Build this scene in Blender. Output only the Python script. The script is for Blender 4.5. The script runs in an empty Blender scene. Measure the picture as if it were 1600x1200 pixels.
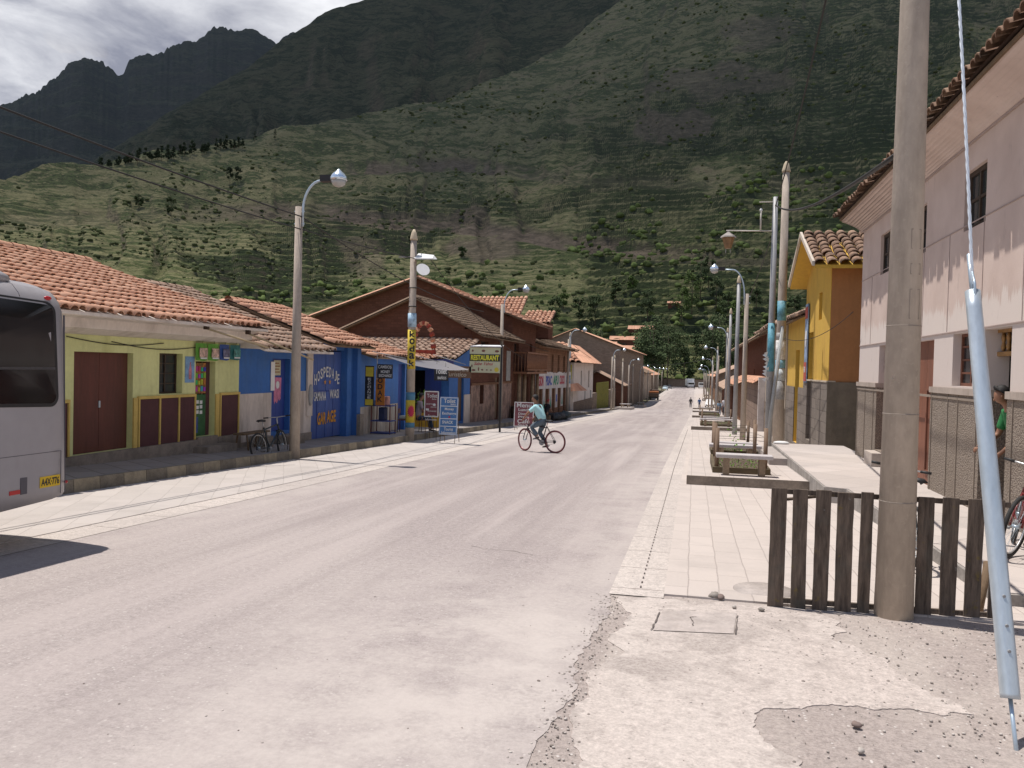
import bpy, bmesh, math, random
import numpy as np
from mathutils import Vector, Matrix
R = math.radians
rnd = random.Random(7)
SC = bpy.context.scene
COL = SC.collection

# ------------------------------------------------------------------ street profile
def gz(Y):
    """street level: the road drops 3.2 % away from the viewer, then levels out"""
    if Y < -30: return .96
    if Y < 130: return -.032 * Y
    if Y < 160:
        t = (Y - 130) / 30.
        return -4.16 - .032 * 30 * (t - t * t / 2)
    return -4.64

# ------------------------------------------------------------------ materials
MATS = {}
def nt(name):
    m = bpy.data.materials.new(name); m.use_nodes = True
    n = m.node_tree; n.nodes.clear()
    out = n.nodes.new('ShaderNodeOutputMaterial'); b = n.nodes.new('ShaderNodeBsdfPrincipled')
    n.links.new(b.outputs[0], out.inputs[0])
    return m, n, b, out
class G:
    """small node-graph helper"""
    def __init__(s, n): s.n = n
    def node(s, t, **k):
        x = s.n.nodes.new(t)
        for a, v in k.items():
            if a.startswith('i_'): s.put(x.inputs[a[2:].replace('_', ' ')], v)
            else: setattr(x, a, v)
        return x
    def put(s, sock, v):
        if isinstance(v, bpy.types.NodeSocket): s.n.links.new(v, sock)
        elif isinstance(v, (tuple, list)) and len(v) == 3 and sock.type == 'RGBA': sock.default_value = (*v, 1)
        else: sock.default_value = v
    def pos(s, obj=False):
        return s.node('ShaderNodeTexCoord').outputs['Object'] if obj else s.node('ShaderNodeNewGeometry').outputs['Position']
    def noise(s, vec, scale, detail=3, rough=.55, dist=0):
        x = s.node('ShaderNodeTexNoise'); x.inputs['Scale'].default_value = scale; x.inputs['Detail'].default_value = detail
        x.inputs['Roughness'].default_value = rough; x.inputs['Distortion'].default_value = dist
        s.n.links.new(vec, x.inputs['Vector']); return x.outputs['Fac']
    def ramp(s, fac, a, b, lo=0., hi=1.):
        x = s.node('ShaderNodeMapRange'); x.inputs['From Min'].default_value = a; x.inputs['From Max'].default_value = b
        x.inputs['To Min'].default_value = lo; x.inputs['To Max'].default_value = hi; x.clamp = True
        s.put(x.inputs['Value'], fac); return x.outputs[0]
    def mix(s, fac, a, b, mode='MIX'):
        x = s.node('ShaderNodeMix'); x.data_type = 'RGBA'; x.blend_type = mode
        s.put(x.inputs[0], fac); s.put(x.inputs[6], a); s.put(x.inputs[7], b); return x.outputs[2]
    def math(s, op, a, b=0.):
        x = s.node('ShaderNodeMath'); x.operation = op; s.put(x.inputs[0], a); s.put(x.inputs[1], b); return x.outputs[0]
    def mapping(s, vec, scale=(1, 1, 1), rot=(0, 0, 0), loc=(0, 0, 0)):
        x = s.node('ShaderNodeMapping'); x.inputs['Scale'].default_value = scale; x.inputs['Rotation'].default_value = rot
        x.inputs['Location'].default_value = loc; s.n.links.new(vec, x.inputs['Vector']); return x.outputs[0]
    def sep(s, vec):
        x = s.node('ShaderNodeSeparateXYZ'); s.n.links.new(vec, x.inputs[0]); return x.outputs
    def bump(s, b, h, strength=.3, dist=.02):
        x = s.node('ShaderNodeBump'); x.inputs['Strength'].default_value = strength; x.inputs['Distance'].default_value = dist
        s.put(x.inputs['Height'], h); s.n.links.new(x.outputs[0], b.inputs['Normal'])
    def attr(s, name): 
        x = s.node('ShaderNodeAttribute'); x.attribute_name = name; return x.outputs['Fac']

def mul(c, k): return tuple(max(0., min(1., v * k)) for v in c)
def mat(name, c, rough=.8, var=.18, scale=3., obj=False, bump=.15, dirt=None, metal=0., spec=None, stretch=(1, 1, 1), bscale=None, bdist=.01, streak=0.):
    """painted / plain surface: two octaves of tone, optional stains, fine bump"""
    if name in MATS: return MATS[name]
    m, n, b, o = nt(name); g = G(n)
    p = g.pos(obj); p = g.mapping(p, stretch) if stretch != (1, 1, 1) else p
    f1 = g.noise(p, scale, 4, .6); f2 = g.noise(p, scale * 7.3, 3, .6)
    f = g.math('ADD', g.math('MULTIPLY', f1, .65), g.math('MULTIPLY', f2, .35))
    c1 = g.mix(g.ramp(f, .36, .64), mul(c, 1 - var), mul(c, 1 + var))
    if dirt:
        d = g.ramp(g.noise(g.mapping(p, (1, 1, .35)), scale * .9, 5, .65), .52, .72, 0, .75)
        c1 = g.mix(d, c1, dirt)
    if streak:
        sk_ = g.ramp(g.noise(g.mapping(g.pos(obj), (1, 1, .12)), 7, 5, .7), .50, .68, 0, streak); c1 = g.mix(sk_, c1, mul(c, .55))
        c1 = g.mix(g.ramp(g.noise(g.pos(obj), 22, 4, .75), .58, .66, 0, streak), c1, mul(c, 1.25))
    g.put(b.inputs['Base Color'], c1)
    b.inputs['Roughness'].default_value = rough; b.inputs['Metallic'].default_value = metal
    if spec is not None: b.inputs['Specular IOR Level'].default_value = spec
    if bump: g.bump(b, g.noise(p, bscale or scale * 12, 3, .6), bump, bdist)
    MATS[name] = m; return m

# ---------------------------------------------------------------- mesh builder
class MB:
    def __init__(s): s.v = []; s.f = []; s.r = []; s.cur = 0.; s.sm = []; s.smooth = False; s.mi = []; s.m = 0
    def add(s, vs, fs):
        k = len(s.v); s.v += [tuple(v) for v in vs]
        for f in fs: s.f.append([i + k for i in f]); s.r.append(s.cur); s.sm.append(s.smooth); s.mi.append(s.m)
    def box(s, x0, x1, y0, y1, z0, z1):
        s.add([(x0, y0, z0), (x1, y0, z0), (x1, y1, z0), (x0, y1, z0), (x0, y0, z1), (x1, y0, z1), (x1, y1, z1), (x0, y1, z1)],
              [(0, 3, 2, 1), (4, 5, 6, 7), (0, 1, 5, 4), (1, 2, 6, 5), (2, 3, 7, 6), (3, 0, 4, 7)])
    def hexa(s, b, t):
        """b, t: four bottom and four top corners"""
        s.add(list(b) + list(t), [(0, 3, 2, 1), (4, 5, 6, 7), (0, 1, 5, 4), (1, 2, 6, 5), (2, 3, 7, 6), (3, 0, 4, 7)])
    def quad(s, a, b, c, d): s.add([a, b, c, d], [(0, 1, 2, 3)])
    def poly(s, pts): s.add(pts, [tuple(range(len(pts)))])
    def tube(s, pts, rad, n=8, cap=True, smooth=True):
        pts = [Vector(p) for p in pts]; rs = rad if isinstance(rad, (list, tuple)) else [rad] * len(pts)
        k0 = len(s.v); old = s.smooth; vs = []; up = None
        for i, p in enumerate(pts):
            d = (pts[min(i + 1, len(pts) - 1)] - pts[max(i - 1, 0)])
            if d.length < 1e-9: d = Vector((0, 0, 1))
            d.normalize()
            if up is None: up = Vector((0, 0, 1)) if abs(d.z) < .9 else Vector((1, 0, 0))
            a = d.cross(up); 
            if a.length < 1e-4: a = d.cross(Vector((0, 1, 0)))
            a.normalize(); bb = d.cross(a).normalized(); up = -bb if False else up
            for j in range(n):
                t = 2 * math.pi * j / n
                vs.append(tuple(p + a * (rs[i] * math.cos(t)) + bb * (rs[i] * math.sin(t))))
        fs = []
        for i in range(len(pts) - 1):
            for j in range(n):
                q = (j + 1) % n
                fs.append((i * n + j, i * n + q, (i + 1) * n + q, (i + 1) * n + j))
        s.smooth = smooth; s.add(vs, fs); s.smooth = old
        if cap:
            m = (len(pts) - 1) * n
            s.add(vs[:n], [tuple(range(n))]); s.add(vs[m:m + n], [tuple(range(n - 1, -1, -1))])
    def cyl(s, p, q, r0, r1=None, n=12): s.tube([p, q], [r0, r0 if r1 is None else r1], n)
    def lathe(s, c, prof, n=16, axis='z', smooth=True):
        """prof: (radius, height) list"""
        vs = []; old = s.smooth
        for r, h in prof:
            for j in range(n):
                t = 2 * math.pi * j / n; a, b_ = r * math.cos(t), r * math.sin(t)
                vs.append({'z': (c[0] + a, c[1] + b_, c[2] + h), 'x': (c[0] + h, c[1] + a, c[2] + b_), 'y': (c[0] + a, c[1] + h, c[2] + b_)}[axis])
        fs = []
        for i in range(len(prof) - 1):
            for j in range(n):
                q = (j + 1) % n; fs.append((i * n + j, i * n + q, (i + 1) * n + q, (i + 1) * n + j))
        s.smooth = smooth; s.add(vs, fs); s.smooth = old
        m = (len(prof) - 1) * n
        if prof[0][0] > 1e-3: s.add(vs[:n], [tuple(range(n - 1, -1, -1))])
        if prof[-1][0] > 1e-3: s.add(vs[m:m + n], [tuple(range(n))])
    def ball(s, c, r, n=12, m=8, sc=(1, 1, 1)):
        prof = [(max(r * math.sin(math.pi * i / m), 1e-4), -r * math.cos(math.pi * i / m)) for i in range(m + 1)]
        k = len(s.v); s.lathe((0, 0, 0), prof, n)
        for i in range(k, len(s.v)):
            v = s.v[i]; s.v[i] = (c[0] + v[0] * sc[0], c[1] + v[1] * sc[1], c[2] + v[2] * sc[2])
    def torus(s, c, R_, r, axis=(1, 0, 0), n=28, m=8):
        ax = Vector(axis).normalized(); u = ax.orthogonal().normalized(); w = ax.cross(u)
        vs = []; fs = []
        for i in range(n):
            t = 2 * math.pi * i / n; d = u * math.cos(t) + w * math.sin(t)
            for j in range(m):
                q = 2 * math.pi * j / m
                vs.append(tuple(Vector(c) + d * (R_ + r * math.cos(q)) + ax * (r * math.sin(q))))
        for i in range(n):
            for j in range(m):
                a, b_ = (i + 1) % n, (j + 1) % m; fs.append((i * m + j, a * m + j, a * m + b_, i * m + b_))
        old = s.smooth; s.smooth = True; s.add(vs, fs); s.smooth = old
    def xform(s, M, k=0):
        for i in range(k, len(s.v)): s.v[i] = tuple(M @ Vector(s.v[i]))
    def build(s, name, mats, parent=None, bevel=0):
        me = bpy.data.meshes.new(name)
        off = parent_loc(parent)
        me.from_pydata([(x - off[0], y - off[1], z - off[2]) for x, y, z in s.v], [], s.f)
        for m_ in (mats if isinstance(mats, (list, tuple)) else [mats]): me.materials.append(m_)
        me.polygons.foreach_set('use_smooth', s.sm)
        if any(s.mi): me.polygons.foreach_set('material_index', s.mi)
        if any(s.r):
            a = me.attributes.new('rnd', 'FLOAT', 'FACE'); a.data.foreach_set('value', s.r)
        bm = bmesh.new(); bm.from_mesh(me); bmesh.ops.remove_doubles(bm, verts=bm.verts, dist=1e-5)
        bmesh.ops.recalc_face_normals(bm, faces=bm.faces); bm.to_mesh(me); bm.free()
        o = bpy.data.objects.new(name, me); COL.objects.link(o)
        if parent: o.parent = parent
        if bevel:
            mo = o.modifiers.new('bevel', 'BEVEL'); mo.width = bevel; mo.segments = 2; mo.limit_method = 'ANGLE'
        return o
def parent_loc(p):
    off = Vector((0, 0, 0))
    while p is not None: off += p.location; p = p.parent
    return off
def tag(o, label=None, cat=None, group=None, kind=None):
    if label: o['label'] = label
    if cat: o['category'] = cat
    if group: o['group'] = group
    if kind: o['kind'] = kind
    return o
def empty(name, loc, label, cat, group=None, rz=0):
    o = bpy.data.objects.new(name, None); COL.objects.link(o); o.location = loc; o.rotation_euler = (0, 0, rz)
    o.empty_display_size = .1
    return tag(o, label, cat, group)
def copy_tree(o, loc, label, rz=None):
    c = o.copy(); COL.objects.link(c); c.location = loc; c['label'] = label
    if rz is not None: c.rotation_euler = (0, 0, rz)
    def rec(src, dst):
        for ch in list(src.children):
            d = ch.copy(); COL.objects.link(d); d.parent = dst; rec(ch, d)
    rec(o, c); return c

# ---------------------------------------------------------------- lettering
def text_mesh(s, bold=0.):
    cu = bpy.data.curves.new('t', 'FONT'); cu.body = s; cu.align_x = 'CENTER'; cu.align_y = 'CENTER'; cu.size = 1
    cu.offset = bold; cu.resolution_u = 3
    ob = bpy.data.objects.new('t', cu); COL.objects.link(ob)
    bpy.context.view_layer.update()
    me = bpy.data.meshes.new_from_object(ob.evaluated_get(bpy.context.evaluated_depsgraph_get()))
    bpy.data.objects.remove(ob)
    vs = [v.co.copy() for v in me.vertices]; fs = [list(p.vertices) for p in me.polygons]
    bpy.data.meshes.remove(me); return vs, fs
def letters(mb, s, c, w, h, xd=(1, 0, 0), zd=(0, 0, 1), bold=.02, arc=0., slant=0.):
    """writes s centred at c, fitted to w x h, reading along xd"""
    vs, fs = text_mesh(s, bold)
    if not vs: return
    x0 = min(v.x for v in vs); x1 = max(v.x for v in vs); y0 = min(v.y for v in vs); y1 = max(v.y for v in vs)
    xd = Vector(xd).normalized(); zd = Vector(zd); c = Vector(c); out = []
    for v in vs:
        a = ((v.x - x0) / (x1 - x0) - .5); b_ = ((v.y - y0) / (y1 - y0) - .5)
        out.append(tuple(c + xd * (a * w + slant * b_ * h) + zd * (b_ * h - arc * (a * a) * 4)))
    mb.add(out, fs)

# ---------------------------------------------------------------- walls and roofs
def wall(mb, axis, c, th, a0, a1, z0, z1, holes=(), zbot=None):
    """slab with rectangular openings; axis 'x': face plane X=c running along Y, body goes to c+th; axis 'y' likewise"""
    As = sorted({a0, a1, *[h[0] for h in holes], *[h[1] for h in holes]}); Zs = sorted({z0, z1, *[h[2] for h in holes], *[h[3] for h in holes]})
    As = [a for a in As if a0 <= a <= a1]; Zs = [z for z in Zs if z0 <= z <= z1]
    P = (lambda a, z, d: (c + d, a, z)) if axis == 'x' else (lambda a, z, d: (a, c + d, z))
    def hole(a, z): return any(h[0] < a < h[1] and h[2] < z < h[3] for h in holes)
    for i in range(len(As) - 1):
        for j in range(len(Zs) - 1):
            am, zm = (As[i] + As[i + 1]) / 2, (Zs[j] + Zs[j + 1]) / 2
            if hole(am, zm): continue
            for d in (0, th): mb.quad(P(As[i], Zs[j], d), P(As[i + 1], Zs[j], d), P(As[i + 1], Zs[j + 1], d), P(As[i], Zs[j + 1], d))
            for k, (q0, q1, nb) in enumerate((((As[i], Zs[j]), (As[i], Zs[j + 1]), (am - (As[i + 1] - As[i]) / 2 - 1e-4, zm)),
                                              ((As[i + 1], Zs[j]), (As[i + 1], Zs[j + 1]), (As[i + 1] + 1e-4, zm)),
                                              ((As[i], Zs[j]), (As[i + 1], Zs[j]), (am, Zs[j] - 1e-4)),
                                              ((As[i], Zs[j + 1]), (As[i + 1], Zs[j + 1]), (am, Zs[j + 1] + 1e-4)))):
                outside = nb[0] < a0 or nb[0] > a1 or nb[1] < z0 or nb[1] > z1
                if outside or hole(*nb): mb.quad(P(q0[0], q0[1], 0), P(q1[0], q1[1], 0), P(q1[0], q1[1], th), P(q0[0], q0[1], th))
def tiles(A, B, Cc, D, name, m_, parent, cw=.215, ch=.34, sag=.05, lift=.0, jit=1., seg=5):
    """clay roof: A-B eave line, C (above A) - D (above B) ridge line; barrel tiles in columns"""
    A, B, Cc, D = map(Vector, (A, B, Cc, D))
    W = (B - A).length; L = ((Cc - A).length + (D - B).length) / 2
    nc = max(2, round(W / cw)); nr = max(2, round(L / ch))
    nrm = (B - A).cross(Cc - A).normalized()
    if nrm.z < 0: nrm = -nrm
    ph = rnd.uniform(0, 6)
    def P(u, v, h=0.):
        s_ = -sag * (math.sin(math.pi * u * 2.3 + ph) * .5 + .5) * (.4 + .6 * math.sin(math.pi * min(max(v, 0), 1))) - .3 * sag * math.sin(9 * u + ph + 4 * v)
        return (A * (1 - u) + B * u) * (1 - v) + (Cc * (1 - u) + D * u) * v + nrm * (h + s_)
    mb = MB(); mb.smooth = False
    gu, gv = max(2, nc // 4), max(2, nr // 2)
    vs = [P(i / gu, j / gv, -.035) for j in range(gv + 1) for i in range(gu + 1)]
    mb.cur = .02
    mb.add(vs, [(j * (gu + 1) + i, j * (gu + 1) + i + 1, (j + 1) * (gu + 1) + i + 1, (j + 1) * (gu + 1) + i) for j in range(gv) for i in range(gu)])
    for i in range(nc):
        colr = rnd.gauss(0, .05)
        for j in range(nr):
            u = (i + .5) / nc; v0 = j / nr; v1 = (j + 1.18) / nr
            v1 = min(v1, 1.01)
            ju, jv = rnd.gauss(0, .018) / W * jit, rnd.gauss(0, .018) / L * jit
            if j == 0: jv -= .06 / L
            mb.cur = min(.98, max(.06, .5 + colr + rnd.gauss(0, .2)))
            r0, r1 = cw * .50, cw * .40; k0 = len(mb.v); ring = []
            ht = rnd.uniform(0, .012)
            for (vv, rr, hh) in ((v0 + jv, r0, .018 + ht), (v1 + jv, r1, .0)):
                base = P(u + ju, vv); xdir = ((P(u + .01, vv) - P(u, vv)).normalized())
                for q in range(seg + 1):
                    t = math.pi * q / seg
                    ring.append(base + xdir * (rr * math.cos(t)) + nrm * (hh + rr * .82 * math.sin(t)))
            n_ = seg + 1
            mb.smooth = True
            mb.add(ring, [(q, q + 1, n_ + q + 1, n_ + q) for q in range(seg)])
            # thickness at the lower lip
            xdir = (P(u + .01, 0) - P(u, 0)).normalized(); base = P(u + ju, v0 + jv); lip = []
            for q in range(seg + 1):
                t = math.pi * q / seg; rr = r0 - .022
                lip.append(base + xdir * (rr * math.cos(t)) + nrm * (.018 + ht + rr * .8 * math.sin(t)))
            mb.smooth = False
            mb.add(ring[:n_] + lip, [(q, n_ + q, n_ + q + 1, q + 1) for q in range(seg)])
    return mb.build(name, m_, parent)
def flat_roof(A, B, Cc, D, name, m_, parent, cw=.25):
    """far roofs: ribbed sheet"""
    A, B, Cc, D = map(Vector, (A, B, Cc, D)); W = (B - A).length; nc = max(4, min(60, round(W / cw)))
    nrm = (B - A).cross(Cc - A).normalized(); nrm = -nrm if nrm.z < 0 else nrm
    mb = MB()
    for i in range(nc):
        mb.cur = min(.95, max(.1, .5 + rnd.gauss(0, .13)))
        u0, um, u1 = i / nc, (i + .5) / nc, (i + 1) / nc
        e = lambda u, h: (A * (1 - u) + B * u + nrm * h, Cc * (1 - u) + D * u + nrm * h)
        (a0, c0), (am, cm), (a1, c1) = e(u0, 0), e(um, .09), e(u1, 0)
        mb.add([a0, am, a1, c0, cm, c1], [(0, 1, 4, 3), (1, 2, 5, 4)])
    return mb.build(name, m_, parent)
# ================================================================ world, sun, camera
w = bpy.data.worlds.new('World'); SC.world = w; w.use_nodes = True
wn = w.node_tree; wn.nodes.clear(); g = G(wn)
SUN_EL, SUN_AZ = 73., R(-79)     # azimuth clockwise from +Y
wo = wn.nodes.new('ShaderNodeOutputWorld'); bg = wn.nodes.new('ShaderNodeBackground')
sk = wn.nodes.new('ShaderNodeTexSky'); sk.sky_type = 'NISHITA'; sk.sun_disc = False
sk.sun_elevation = R(SUN_EL); sk.sun_rotation = SUN_AZ; sk.altitude = 2900; sk.air_density = 1.0; sk.dust_density = 1.5
co = wn.nodes.new('ShaderNodeTexCoord').outputs['Generated']
sxyz = g.sep(co)
flat = wn.nodes.new('ShaderNodeVectorMath'); flat.operation = 'DIVIDE'; wn.links.new(co, flat.inputs[0])
cz = g.math('ADD', g.math('MAXIMUM', sxyz[2], 0.), .16)
cb = wn.nodes.new('ShaderNodeCombineXYZ')
for i in range(3): wn.links.new(cz, cb.inputs[i])
wn.links.new(cb.outputs[0], flat.inputs[1])
c1 = g.noise(flat.outputs[0], 1.15, 8, .58, .5); c2 = g.noise(g.mapping(flat.outputs[0], (1, 1, 1), loc=(3.1, .4, 0)), 2.9, 7, .6, .35)
cloud_amt = g.ramp(c1, .36, .5)
shade = g.ramp(g.math('ADD', g.math('MULTIPLY', c2, .6), g.math('MULTIPLY', c1, .4)), .40, .64)
ccol = g.mix(shade, (1.9, 1.95, 2.35), (6.6, 6.6, 6.7))
# clouds are heavy over the mountains (+Y) and thin overhead
cov = g.math('MULTIPLY', cloud_amt, g.ramp(sxyz[2], .62, .3, .12, 1.))
north = g.ramp(sxyz[1], .1, .6, 0., .93)
cov = g.math('MAXIMUM', cov, g.math('MULTIPLY', north, g.ramp(sxyz[2], .75, .5)))
wn.links.new(g.mix(cov, sk.outputs[0], ccol), bg.inputs[0]); bg.inputs[1].default_value = .16
wn.links.new(bg.outputs[0], wo.inputs[0])

sd = bpy.data.lights.new('sun', 'SUN'); sd.energy = 5.0; sd.angle = R(.55); sd.color = (1, .938, .875)
so = bpy.data.objects.new('sun', sd); COL.objects.link(so)
sv = Vector((math.sin(SUN_AZ) * math.cos(R(SUN_EL)), math.cos(SUN_AZ) * math.cos(R(SUN_EL)), math.sin(R(SUN_EL))))
so.rotation_euler = sv.to_track_quat('Z', 'Y').to_euler(); so.location = sv * 60

cd = bpy.data.cameras.new('camera'); cam = bpy.data.objects.new('camera', cd); COL.objects.link(cam); SC.camera = cam
cd.sensor_width = 36; cd.lens = 28.8; cd.clip_end = 20000; cd.clip_start = .05
yaw, pitch, roll = R(12.5253), R(-1.2065), R(1.4)
F = Vector((-math.sin(yaw) * math.cos(pitch), math.cos(yaw) * math.cos(pitch), math.sin(pitch)))
r_ = Vector((math.cos(yaw), math.sin(yaw), 0)); u_ = r_.cross(F)
r2 = r_ * math.cos(roll) + u_ * math.sin(roll); u2 = -r_ * math.sin(roll) + u_ * math.cos(roll)
cam.matrix_world = Matrix(((r2.x, u2.x, -F.x, 0), (r2.y, u2.y, -F.y, 0), (r2.z, u2.z, -F.z, 1.7), (0, 0, 0, 1)))
SC.view_settings.view_transform = 'Standard'; SC.view_settings.look = 'None'; SC.view_settings.exposure = 0
SC.cycles.max_bounces = 5; SC.cycles.transparent_max_bounces = 12; SC.cycles.use_denoising = True

# ================================================================ ground materials
def ground_mat(name, base, dust, speck, grain=60., dustlo=.45, dusthi=.62, bump=.5, bd=.012, extra=None, big=.35):
    m, n, b, o = nt(name); g = G(n); p = g.pos(); pz = g.mapping(p, (1, 1, 0))
    fine = g.math('ADD', g.math('MULTIPLY', g.noise(pz, grain, 4, .8), .6), g.math('MULTIPLY', g.noise(pz, grain * .33, 3, .7), .4)); mid = g.noise(pz, 7, 4, .6); bigf = g.noise(g.mapping(pz, (1, .35, 1)), big, 5, .6, .6)
    c = g.mix(g.ramp(fine, .36, .64), mul(base, .52), mul(base, 1.46))
    c = g.mix(g.ramp(mid, .3, .7), c, g.mix(.5, c, mul(base, 1.18)))
    c = g.mix(g.math('MULTIPLY', g.ramp(bigf, dustlo, dusthi), .85), c, g.mix(g.ramp(fine, .36, .64), mul(dust, .78), mul(dust, 1.18)))
    v = n.nodes.new('ShaderNodeTexVoronoi'); v.inputs['Scale'].default_value = grain * .55; n.links.new(pz, v.inputs['Vector'])
    vv = n.nodes.new('ShaderNodeSeparateColor'); n.links.new(v.outputs['Color'], vv.inputs[0])
    c = g.mix(g.math('MULTIPLY', g.ramp(vv.outputs[0], .86, .9), g.ramp(v.outputs['Distance'], .3, .2)), c, speck)
    if extra: c = extra(g, n, p, c)
    g.put(b.inputs['Base Color'], c); b.inputs['Roughness'].default_value = .92; b.inputs['Specular IOR Level'].default_value = .25
    g.bump(b, g.math('ADD', g.math('MULTIPLY', fine, .7), g.math('MULTIPLY', mid, .6)), bump, bd)
    return m
def road_extra(g, n, p, c):
    s = g.sep(p)
    wheel = g.noise(g.mapping(p, (1.6, .06, 0), loc=(5, 0, 0)), 1.1, 4, .6)       # long faint streaks along the road
    c = g.mix(g.ramp(wheel, .5, .64, 0, .5), c, (.44, .385, .362))
    c = g.mix(g.ramp(wheel, .46, .34, 0, .45), c, (.25, .213, .205))
    e = g.math('MAXIMUM', g.ramp(s[0], -2.0, -.6, 0, .62), g.ramp(s[0], -5.6, -6.5, 0, .6))
    nn = g.noise(p, 1.6, 5, .65)
    near = g.math('MULTIPLY', g.ramp(s[0], -3.6, -1.2, 0, .9), g.ramp(s[1], 8.5, 5.5)); near = g.math('MULTIPLY', near, g.ramp(g.noise(p, .9, 6, .7), .36, .56)); e = g.math('MAXIMUM', e, near)
    c = g.mix(near, c, g.mix(g.ramp(g.noise(p, 30, 3, .7), .35, .65), (.37, .328, .305), (.50, .45, .415)))
    return g.mix(g.math('MULTIPLY', e, g.ramp(nn, .35, .6)), c, (.49, .44, .405))
M_road = ground_mat('asphalt', (.308, .268, .255), (.405, .358, .335), (.50, .46, .43), extra=road_extra, dustlo=.47, dusthi=.66)
M_gravel = ground_mat('gravelly_dirt', (.345, .295, .268), (.46, .405, .362), (.6, .56, .52), grain=60, bump=.9, bd=.02, dustlo=.44, dusthi=.60, big=1.1)
def apron_extra(g, n, p, c):
    a_ = g.ramp(g.noise(p, 1.3, 7, .72, .4), .50, .60, 0, .75); b_ = g.ramp(g.noise(g.mapping(p, loc=(9, 4, 0)), 5., 6, .75), .56, .64, 0, .6)
    gr = g.mix(g.ramp(g.noise(p, 40, 3, .8), .38, .62), (.24, .205, .187), (.42, .37, .333)); c = g.mix(a_, c, gr); return g.mix(b_, c, mul((.34, .295, .268), .9))
M_apron = ground_mat('worn_concrete', (.44, .385, .348), (.51, .455, .412), (.38, .33, .30), grain=55, bump=.4, bd=.008, dustlo=.42, dusthi=.6, big=.9, extra=apron_extra)
M_base = ground_mat('valley_ground', (.16, .15, .09), (.22, .19, .13), (.1, .14, .05), grain=3, bump=.3)
def slab_mat(name, base, mortar, bw, bh, rot=0., off=.5, ms=.012, var=.14, loc=(0, 0, 0), dirt=(.3, .27, .24), squash=1):
    m, n, b, o = nt(name); g = G(n); p = g.pos()
    q = g.mapping(g.mapping(p, (1, 1, 0)), (1, 1, 1), (0, 0, rot), loc)
    wob = g.noise(p, 2.1, 3, .5)
    vm = n.nodes.new('ShaderNodeVectorMath'); vm.operation = 'ADD'; n.links.new(q, vm.inputs[0])
    cc = n.nodes.new('ShaderNodeCombineXYZ'); k = g.math('MULTIPLY', g.math('SUBTRACT', wob, .5), .035)
    n.links.new(k, cc.inputs[0]); n.links.new(k, cc.inputs[1]); n.links.new(cc.outputs[0], vm.inputs[1])
    br = n.nodes.new('ShaderNodeTexBrick'); n.links.new(vm.outputs[0], br.inputs['Vector'])
    br.offset = off; br.inputs['Scale'].default_value = 1; br.inputs['Brick Width'].default_value = bw; br.inputs['Row Height'].default_value = bh
    br.inputs['Mortar Size'].default_value = ms; br.inputs['Mortar Smooth'].default_value = .3
    br.inputs['Color1'].default_value = (*mul(base, 1 - var), 1); br.inputs['Color2'].default_value = (*mul(base, 1 + var * .7), 1)
    br.inputs['Mortar'].default_value = (*mortar, 1)
    f = g.noise(p, 34, 4, .7); big = g.noise(p, 1.1, 5, .65)
    c = g.mix(g.ramp(f, .3, .7, 0, .5), br.outputs['Color'], mul(base, 1.12))
    c = g.mix(g.ramp(big, .50, .68, 0, .45), c, dirt)
    g.put(b.inputs['Base Color'], c); b.inputs['Roughness'].default_value = .9; b.inputs['Specular IOR Level'].default_value = .25
    g.bump(b, g.math('SUBTRACT', g.math('MULTIPLY', f, .25), g.math('MULTIPLY', br.outputs['Fac'], .8)), .5, .012)
    return m
M_paveR = slab_mat('paving_slabs', (.485, .43, .39), (.30, .26, .235), .62, .27, rot=R(90), ms=.006, var=.06, dirt=(.38, .34, .31))
M_paveL = slab_mat('paving_slabs_weathered', (.45, .41, .38), (.33, .295, .27), .7, .34, rot=R(62), ms=.005, var=.08, dirt=(.34, .31, .285))
M_flag = slab_mat('flagstones', (.31, .28, .26), (.19, .165, .15), .8, .5, rot=R(35), ms=.02, var=.22)
M_terr = slab_mat('terrace_tiles', (.46, .41, .375), (.25, .215, .195), .85, .85, rot=R(45), off=0., ms=.008, dirt=(.36, .33, .31))
def gutter_extra(g, n, p, c):
    s = g.sep(p)
    fy = g.math('FRACT', g.math('MULTIPLY', g.math('ADD', s[1], g.math('MULTIPLY', g.noise(p, 6, 2), .06)), 1.1)); joint = g.math('LESS_THAN', fy, .018)
    return g.mix(joint, c, (.2, .17, .15))
M_gutter = ground_mat('gutter_concrete', (.48, .43, .39), (.42, .375, .345), (.3, .27, .25), grain=50, bump=.3, bd=.006, extra=gutter_extra)

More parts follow.
